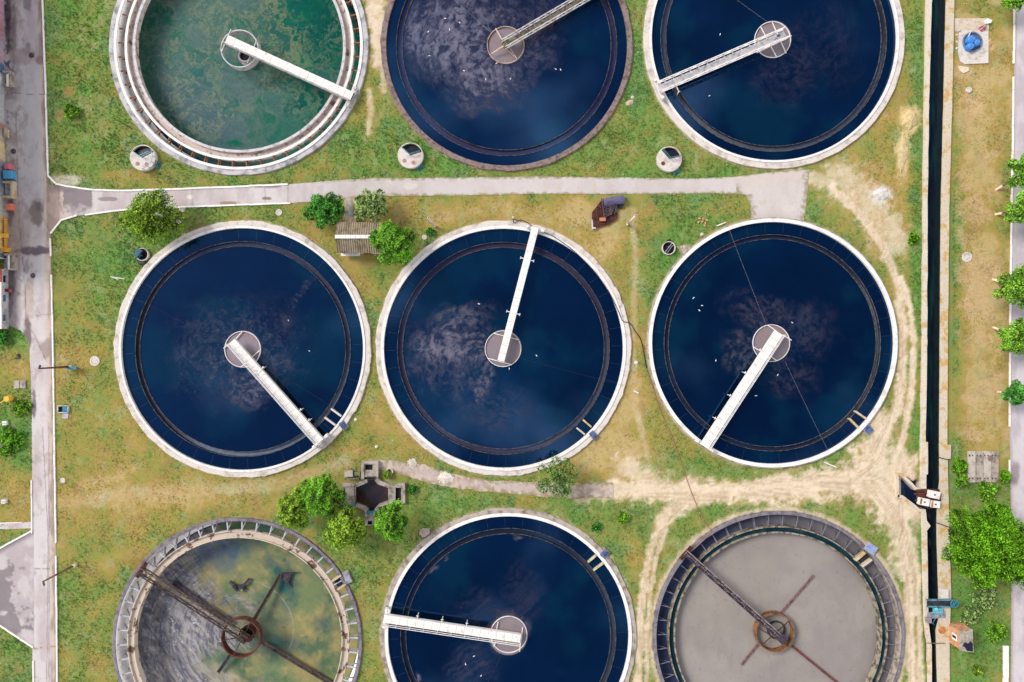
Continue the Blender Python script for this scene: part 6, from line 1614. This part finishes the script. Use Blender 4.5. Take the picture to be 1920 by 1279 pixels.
# ------------------------------------------------------------------ trees
def leaves(P, Nn, size, cols, rs, bend=.35):
    """leaf-sized bent quads at points P, normals Nn"""
    n = len(P)
    t = rs.normal(size=(n, 3)); t -= (t * Nn).sum(1)[:, None] * Nn; t /= np.linalg.norm(t, axis=1)[:, None] + 1e-9
    b = np.cross(Nn, t); s = size[:, None]
    v0 = P - t * s * .55; v2 = P + t * s * .55 - Nn * s * bend * .3
    v1 = P + b * s * .34 + Nn * s * .1; v3 = P - b * s * .34 + Nn * s * .1
    V = np.stack([v0, v1, v2, v3], 1).reshape(-1, 3)
    F = np.arange(n * 4, dtype=np.int32).reshape(n, 4)
    return V, F, np.repeat(cols, 4, 0)

def tree(name, label, px, py, rpx, h, n_leaf, pal, seed, lobes=16, lsize=.26, base=None, sq=(1, 1), flat=.85, cat='tree', trunk_m=None, group=None, zc=None, lobe_r=(.30, .46), frond=False, white_foot=False):
    """crown drawn round (px,py) seen at its own mid height; trunk under it"""
    rs = np.random.RandomState(seed)
    zc = zc if zc is not None else h * .62
    cc = W(px, py, zc); R = rpx * S * (H - zc) / H
    bx = W(*base) if base else Vector((cc.x, cc.y, 0))
    o = thing(name, label, cat, (bx.x, bx.y, 0), group)
    hz = h - zc
    # trunk and limbs
    mb = MB(); fork = Vector((bx.x + (cc.x - bx.x) * .45, bx.y + (cc.y - bx.y) * .45, max(.5, h * .34)))
    tr = max(.06, h * .026)
    mb.tube([(bx.x, bx.y, -.1), ((bx.x + fork.x) / 2 + .05, (bx.y + fork.y) / 2, fork.z / 2), fork], tr * 1.25, 8, tr * .8)
    L = []
    for i in range(lobes):
        a = i * 2.39996 + rs.uniform(-.3, .3); f = math.sqrt((i + .4) / lobes)
        lr = R * rs.uniform(*lobe_r) * (1.05 - .25 * f)
        rad = max(0, R - lr * .85) * f * rs.uniform(.9, 1.08)
        zz = zc + hz * .75 * (1 - f ** 1.8) * rs.uniform(.75, 1.1) - hz * .35 * f * rs.uniform(.4, 1.4)
        L.append((cc.x + rad * sq[0] * math.cos(a), cc.y + rad * sq[1] * math.sin(a), zz, lr, rs.uniform(.78, 1.18)))
    for (x, y, z, lr, _) in L[::2]:
        m_ = Vector((fork.x * .5 + x * .5, fork.y * .5 + y * .5, fork.z * .45 + z * .55)); mb.tube([fork, m_, (x, y, z)], tr * .5, 5, tr * .12)
    mb.build('trunk', trunk_m or M_BARK, o, True)
    if white_foot:
        mb = MB(); mb.tube([(bx.x, bx.y, -.05), (bx.x + (fork.x - bx.x) * .5, bx.y + (fork.y - bx.y) * .5, fork.z * .5)], tr * 1.36, 10, tr * 1.25); mb.build('whitewash', mat('limewash', C(232, 214, 186), C(206, 180, 150)), o)
    PP, NN, CC_, SZ = [], [], [], []
    per = n_leaf // len(L)
    for li, (x, y, z, lr, br) in enumerate(L):
        k = int(per * (lr / R / np.mean(lobe_r)) ** 2)
        d = rs.normal(size=(k, 3)); d /= np.linalg.norm(d, axis=1)[:, None]
        d[:, 2] = np.where(d[:, 2] < -.25, -d[:, 2] * .6, d[:, 2])
        bumps = .82 + .36 * sm(.25, .75, fbm(d[:, 0] * 3.0 + li * 3, d[:, 1] * 3.0 + d[:, 2] * 2.3, 700 + seed, 3))
        rr = lr * (bumps + .16 * (bumps - 1)) * rs.uniform(.35, 1.0, k) ** .4
        p = np.stack([x + d[:, 0] * rr, y + d[:, 1] * rr, z + d[:, 2] * rr * flat], -1)
        if frond:
            nrm = d * .4 + rs.normal(size=(k, 3)) * .6
        else:
            nrm = d * .9 + rs.normal(size=(k, 3)) * .38 + np.array([0, 0, .25])
        nrm /= np.linalg.norm(nrm, axis=1)[:, None]
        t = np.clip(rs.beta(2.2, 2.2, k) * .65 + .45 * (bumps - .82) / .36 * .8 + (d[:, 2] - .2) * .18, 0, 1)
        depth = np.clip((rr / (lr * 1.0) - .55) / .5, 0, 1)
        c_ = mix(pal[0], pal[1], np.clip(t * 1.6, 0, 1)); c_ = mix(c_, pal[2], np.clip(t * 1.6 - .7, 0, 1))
        c_ = c_ * (br * (.30 + .78 * depth) * (.62 + .5 * np.clip((bumps - .82) / .36, 0, 1)))[:, None]  # crown shade painted in: leaves darken inward and in the hollows
        PP.append(p); NN.append(nrm); CC_.append(c_); SZ.append(rs.uniform(.65, 1.35, k) * lsize)
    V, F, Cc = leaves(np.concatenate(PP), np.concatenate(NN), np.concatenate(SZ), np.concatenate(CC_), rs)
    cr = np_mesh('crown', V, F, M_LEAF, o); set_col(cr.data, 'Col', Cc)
    return o
def pal(a, b, c): return (C(*a, 1.15), C(*b, 1.28), C(*c, 1.2))
P_BRIGHT = pal((36, 88, 16), (84, 146, 30), (142, 194, 62)); P_YEL = pal((54, 92, 20), (108, 148, 36), (168, 194, 72)); P_DARK = pal((24, 84, 24), (58, 134, 44), (112, 178, 78))
P_PALE = pal((84, 116, 58), (130, 162, 92), (184, 202, 134)); P_RIGHT = pal((44, 92, 14), (98, 152, 34), (154, 200, 68)); P_WILLOW = pal((70, 112, 52), (102, 144, 72), (136, 174, 96)); P_FLUO = pal((36, 86, 8), (88, 146, 18), (130, 184, 40))
tree('feathery_tree', 'light green feathery tree hiding a lamp post at the left end of the lane', 286, 407, 62, 5.2, 13000, P_YEL, 1, 20, .2, frond=True, sq=(1.0, .84))
tree('round_bush', 'dense dark green bush left of the shed path', 609, 394, 42, 3.4, 9500, P_DARK, 2, 18, .2, frond=True, sq=(1.0, .88), cat='bush')
tree('pale_bush', 'pale grey green bush just right of the shed path', 696, 385, 37, 3.6, 7000, P_PALE, 3, 14, .19, frond=True, cat='bush')
tree('lobed_tree', 'bright green lobed tree over the right end of the shed', 735, 456, 48, 5.6, 12000, P_BRIGHT, 4, 11, .2, lobe_r=(.36, .5), flat=1.0)
tree('lobed_tree', 'biggest bright green tree on the upper left of the star chamber', 599, 929, 46, 5.8, 12000, P_BRIGHT, 5, 14, .2, flat=1.0, group='trees round the star chamber')
tree('lobed_tree', 'yellower green tree at the far left of the star chamber, half behind the biggest', 549, 957, 38, 5.0, 9000, P_YEL, 6, 12, .2, flat=1.0, group='trees round the star chamber', sq=(.85, 1.15))
tree('lobed_tree', 'leaning yellow green tree below left of the star chamber', 646, 992, 45, 5.6, 12000, P_YEL, 7, 14, .2, flat=1.0, group='trees round the star chamber', sq=(.95, 1.05))
tree('lobed_tree', 'compact deep green tree at the lower right of the star chamber', 734, 978, 40, 5.2, 10000, P_BRIGHT, 8, 13, .2, flat=1.0, group='trees round the star chamber', sq=(.95, 1.1))
tree('willow', 'wispy pale green willow at the bottom rim of the centre tank', 1046, 896, 46, 4.0, 4600, P_WILLOW, 9, 26, .18, frond=True, lobe_r=(.16, .30), sq=(.95, 1.0))
tree('big_tree', 'huge bright green tree beside the lower canal', 1852, 1020, 86, 7.5, 44000, P_FLUO, 10, 26, .2, flat=.9, lobe_r=(.24, .38), frond=True)
tree('big_tree', 'bright green tree at the right edge behind the huge canal tree', 1935, 1040, 74, 7.5, 26000, P_FLUO, 11, 18, .2, flat=.9, frond=True)
for lab, x, y, r, bx_, sd, pl_ in (('roadside tree in the top right corner', 1903, -4, 26, (1884, 8), 12, P_RIGHT), ('upper tree of the row on the right road, pale trunk leaning out', 1921, 322, 38, (1868, 356), 13, P_RIGHT), ('second roadside tree under the upper one on the right road', 1921, 392, 38, (1867, 402), 14, P_RIGHT), ('third and largest roadside tree on the right road', 1910, 540, 45, (1862, 524), 15, P_RIGHT),
                                    ('fourth roadside tree on the right road', 1908, 633, 38, (1863, 614), 16, P_RIGHT), ('lowest and smallest roadside tree on the right road', 1904, 738, 25, (1871, 735), 17, P_DARK)):
    tree('roadside_tree', lab, x, y, r, 4.4 if r > 26 else 3.6, 8500 if r > 26 else 4500, pl_, sd, 13, .2, base=bx_, group='trees planted along the right road', white_foot=True, zc=3.2 if r > 26 else 2.6)
for i, (lab, x, y, r, h, pl_, n) in enumerate([('fluorescent green bush left of the overgrown slab', 1797, 872, 17, 1.3, P_FLUO, 1800), ('green bush at the lower left corner of the overgrown slab', 1800, 900, 16, 1.2, P_RIGHT, 1600), ('narrow bush right of the overgrown slab', 1884, 893, 13, 1.4, P_FLUO, 1400),
                                     ('dark bush below the big canal tree', 1866, 1185, 24, 1.9, P_RIGHT, 2400), ('yellow green bush in the lower right corner', 1832, 1257, 12, 1.1, P_YEL, 1100), ('bright low bush in the grass left of the top left tank', 134, 208, 17, .7, P_RIGHT, 1500),
                                     ('tall weeds bush at the left edge by the barrel', 40, 764, 20, .35, P_RIGHT, 1300), ('spreading green bush around the white footed posts', 20, 826, 32, .35, P_BRIGHT, 2000), ('dark green fern at the foot of the concrete pole', 806, 434, 9, .7, P_DARK, 700),
                                     ('yellow green bush beside the concrete ring', 727, 890, 9, .9, P_YEL, 700), ('dark green bush right of the star chamber', 773, 918, 10, .6, P_DARK, 800), ('low green bush beside the canal wall near the white pile', 1712, 448, 13, .7, P_FLUO, 1100), ('tuft of green weeds on the canal bank below the booth', 1818, 1155, 22, .9, P_PALE, 1500),
                                     ('green weeds behind the overgrown slab', 1850, 920, 24, .9, P_RIGHT, 1800), ('dark green shrub in the shade of the grey outbuilding', 6, 632, 16, .9, P_DARK, 1200), ('tall weeds above the brick edging in the lower right', 1845, 1120, 30, .9, P_PALE, 2000), ('small green weed clump by the bottom middle tank', 1118, 988, 12, .5, P_DARK, 600), ('bright weed clump left of the sandy track', 1168, 970, 14, .6, P_RIGHT, 700)]):
    tree('bush', lab, x, y, r, h, n, pl_, 30 + i, 9, .2, cat='bush', frond=True, zc=h * .5)

# ------------------------------------------------------------------ gulls
def make_gull():
    o = thing('gull', 'x', 'gull', (0, 0, 0), 'white gulls floating on the tanks')
    prof = [(-.20, .02, .03), (-.14, .06, .05), (-.04, .085, .075), (.06, .08, .08), (.12, .05, .11), (.15, .042, .15), (.19, .036, .16), (.215, .015, .155)]
    vs = []; n = 10
    for x, r, z in prof:
        for k in range(n):
            t = 2 * PI * k / n; vs.append((x, r * math.cos(t), z + r * .75 * math.sin(t)))
    fs = [(i * n + k, (i + 1) * n + k, (i + 1) * n + (k + 1) % n, i * n + (k + 1) % n) for i in range(len(prof) - 1) for k in range(n)]
    fs += [tuple(range(n)), tuple((len(prof) - 1) * n + k for k in range(n))[::-1]]
    mb = MB(); mb.add(vs, fs); mb.build('body', M_GULL, o, True)
    for k in (-1, 1):
        mb = MB(); mb.add([(.08, k * .085, .10), (-.05, k * .098, .12), (-.25, k * .02, .09), (-.04, k * .03, .155)], [(0, 1, 2, 3)] if k < 0 else [(3, 2, 1, 0)]); mb.build('wing', mat('grey_feather', C(206, 208, 214), C(180, 184, 192), .8), o)
    mb = MB(); mb.tube([(.21, 0, .155), (.26, 0, .148)], .014, 6, .004); mb.build('bill', M_YELLOW, o)
    return o
G0 = make_gull(); first = True
TN = {'b': 'top middle tank', 'c': 'top right tank', 'e': 'centre tank', 'f': 'middle right tank', 'h': 'bottom middle tank', 'd': 'middle left tank'}
GULLS = [('b', 835, 35, 'topmost gull left of the hub'), ('b', 862, 43, 'gull up and left of the hub, on scum'), ('b', 843, 56, 'third gull up left of the hub'), ('b', 803, 60, 'outermost gull at the left by the trough'), ('b', 805, 105, 'gull at the left, below the outermost one'),
         ('b', 870, 133, 'gull on the lower left edge of the scum'), ('b', 911, 149, 'lowest gull on the scum'), ('b', 957, 148, 'gull straight below the hub'), ('b', 931, 119, 'gull touching the lower rim of the hub'), ('b', 1042, 130, 'left gull of the pair on clear water'), ('b', 1051, 131, 'right gull of the pair on clear water'),
         ('c', 1350, 65, 'lone gull above the lattice bridge'), ('c', 1330, 180, 'lone gull below the lattice bridge'), ('e', 898, 570, 'gull above the marbled scum'), ('e', 1006, 667, 'gull right of the hub'), ('e', 955, 691, 'gull just below the hub'),
         ('f', 1300, 559, 'upper gull of the three at the left'), ('f', 1316, 573, 'middle gull of the three at the left'), ('f', 1311, 582, 'lower gull of the three at the left'), ('f', 1342, 676, 'gull left of the bridge'), ('f', 1458, 703, 'gull right of the bridge below the hub'), ('f', 1417, 742, 'gull among the water rings'), ('f', 1485, 605, 'gull at the upper right of the hub'),
         ('h', 873, 1245, 'left gull below the bridge'), ('h', 902, 1267, 'lower gull near the picture bottom'), ('h', 889, 1230, 'upper gull below the bridge'), ('d', 580, 658, 'small gull right of the hub'), ('d', 541, 601, 'small gull on the speck trail')]
for i, (k, x, y, d) in enumerate(GULLS):
    g = G0 if first else dup(G0); first = False
    g.location = W(x, y, 0); g.rotation_euler = (0, 0, (i * 2.4) % 6.28); g.scale = (.66,) * 3 if k != 'd' else (.5,) * 3
    g['label'] = 'white gull on the ' + TN[k] + ': ' + d

# ------------------------------------------------------------------ grass
def build_grass():
    rs = np.random.RandomState(5)
    N = 260000
    px = rs.uniform(-45, 1965, N); py = rs.uniform(-45, 1325, N)
    ok = ~road_dist_mask(px, py)
    for k, t in TANKS.items():
        d = np.hypot(px - t['c'][0], py - t['c'][1]); ok &= d > t['ro'] + (-1.0 if k in 'h' else 1.5)
    px, py = px[ok], py[ok]
    dirt = np.zeros(len(px))
    for pts, hw, w in SAND_STROKES: dirt = np.maximum(dirt, w * (1 - sm(.5, 1.3, segdist(px, py, pts) / hw)))
    for cx, cy, rx, ry in ((1706, 226, 17, 22), (1692, 288, 12, 38), (1650, 364, 17, 15), (835, 896, 14, 12), (1130, 400, 30, 34)):
        dirt = np.maximum(dirt, np.hypot((px - cx) / rx, (py - cy) / ry) < 1.1)
    ok = rs.uniform(size=len(px)) > dirt * 1.02
    ok &= ~inpoly(px, py, strip_poly(DPATH_A, DPATH_B)) | (rs.uniform(size=len(px)) < .08)
    ok &= rs.uniform(size=len(px)) < .7 + .3 * sm(.35, .55, fbm(px / 13, py / 13, 801, 3))
    px, py = px[ok], py[ok]; n = len(px)
    base = ground_rgb(px, py)
    g = np.clip((base[:, 1] / (base[:, 0] + 1e-6) - .85) / .7, 0, 1)
    hgt = rs.uniform(.05, .12, n) * (.7 + .8 * g) * (.7 + .8 * fbm(px / 20, py / 20, 803, 3))
    x = (px - CX) * S; y = -(py - CY) * S
    V = []; Cc = []
    for b in range(4):
        a = rs.uniform(0, 2 * PI, n); ln = hgt * rs.uniform(.5, 1.1, n); w = rs.uniform(.02, .042, n) * (1 + .6 * g)
        ox, oy = x + rs.normal(0, .05, n), y + rs.normal(0, .05, n)
        dx, dy = np.cos(a), np.sin(a); tip = ln * rs.uniform(.6, 1.3, n)
        V += [np.stack([ox - dy * w, oy + dx * w, np.full(n, -.02)], -1), np.stack([ox + dy * w, oy - dx * w, np.full(n, -.02)], -1), np.stack([ox + dx * tip, oy + dy * tip, ln], -1)]
        br = (rs.uniform(.7, 1.45, n) * (.86 + .28 * fbm(px / 4, py / 4, 811, 2)))[:, None]
        c = base * br
        c[:, 1] *= rs.uniform(.92, 1.12, n)
        Cc += [c * 1.0, c * 1.0, c * 1.16]
    # flowers and dry stems
    V = np.stack(V, 1).reshape(-1, 3); Cc = np.stack(Cc, 1).reshape(-1, 3)
    fl = rs.uniform(size=n) < .014 * sm(.45, .62, fbm(px / 40, py / 40, 805, 3)) * 2
    kidx = np.where(fl)[0]; m = len(kidx)
    fx, fy = x[kidx], y[kidx]; sz = rs.uniform(.04, .1, m); fz = hgt[kidx] + .05
    fv = np.stack([np.stack([fx - sz, fy - sz, fz], -1), np.stack([fx + sz, fy - sz * .6, fz], -1), np.stack([fx + sz * .2, fy + sz, fz + .02], -1)], 1).reshape(-1, 3)
    fc = np.where(rs.uniform(size=m)[:, None] < .55, C(226, 222, 206)[None], C(218, 200, 84)[None]); fc = np.repeat(fc, 3, 0)
    V = np.concatenate([V, fv]); Cc = np.concatenate([Cc, fc])
    F = np.arange(len(V), dtype=np.int32).reshape(-1, 3)
    o = np_mesh('grass', V, F, M_GRASS); set_col(o.data, 'Col', Cc)
    tag(o, 'uneven grass and small flowers growing between the tanks', 'grass', None, 'stuff')
build_grass()

# ------------------------------------------------------------------ sky, sun, camera
world = bpy.data.worlds.new('World'); scn.world = world; world.use_nodes = True
nt = world.node_tree; nt.nodes.clear()
out = nt.nodes.new('ShaderNodeOutputWorld'); bg = nt.nodes.new('ShaderNodeBackground')
sky = nt.nodes.new('ShaderNodeTexSky'); sky.sky_type = 'NISHITA'; sky.sun_disc = False
SUN_EL, SUN_AZ = math.radians(42), math.radians(-62)      # azimuth from +Y, towards -X
sky.sun_elevation = SUN_EL; sky.sun_rotation = SUN_AZ
sky.air_density = 1.0; sky.dust_density = 1.2; sky.ozone_density = 1.5
tc = nt.nodes.new('ShaderNodeTexCoord')
cn = _noise(nt, 5.0, 5, .5, tc.outputs['Generated'])
sep = nt.nodes.new('ShaderNodeSeparateXYZ'); nt.links.new(tc.outputs['Generated'], sep.inputs[0])
low = _ramp(nt, sep.outputs['Z'], .80, .40)
cl = _ramp(nt, cn, .52, .72)
f = _math(nt, 'MAXIMUM', _math(nt, 'MULTIPLY', cl, .9), _math(nt, 'MULTIPLY', low, .85), True)
CLOUD = (15.0, 14.2, 13.5)
c = _mixc(nt, f, sky.outputs[0], CLOUD)
nt.links.new(c, bg.inputs['Color']); bg.inputs['Strength'].default_value = 0.13
nt.links.new(bg.outputs[0], out.inputs[0])

sl = bpy.data.lights.new('sun', 'SUN'); sl.energy = 3.7; sl.angle = math.radians(23); sl.color = (1.0, .93, .84)
so = bpy.data.objects.new('sun', sl); COL.objects.link(so)
dirv = Vector((math.sin(SUN_AZ) * math.cos(SUN_EL), math.cos(SUN_AZ) * math.cos(SUN_EL), math.sin(SUN_EL)))
so.rotation_euler = dirv.to_track_quat('Z', 'Y').to_euler(); so.location = dirv * 100

cam = bpy.data.cameras.new('camera'); co = bpy.data.objects.new('camera', cam); COL.objects.link(co)
cam.sensor_width = 36; cam.lens = 36 * H / (1920 * S); cam.clip_end = 4000; cam.clip_start = 1
co.location = (0, 0, H); co.rotation_euler = (0, 0, 0); scn.camera = co
scn.view_settings.view_transform = 'Standard'; scn.view_settings.look = 'None'; scn.view_settings.exposure = 0; scn.view_settings.gamma = 1
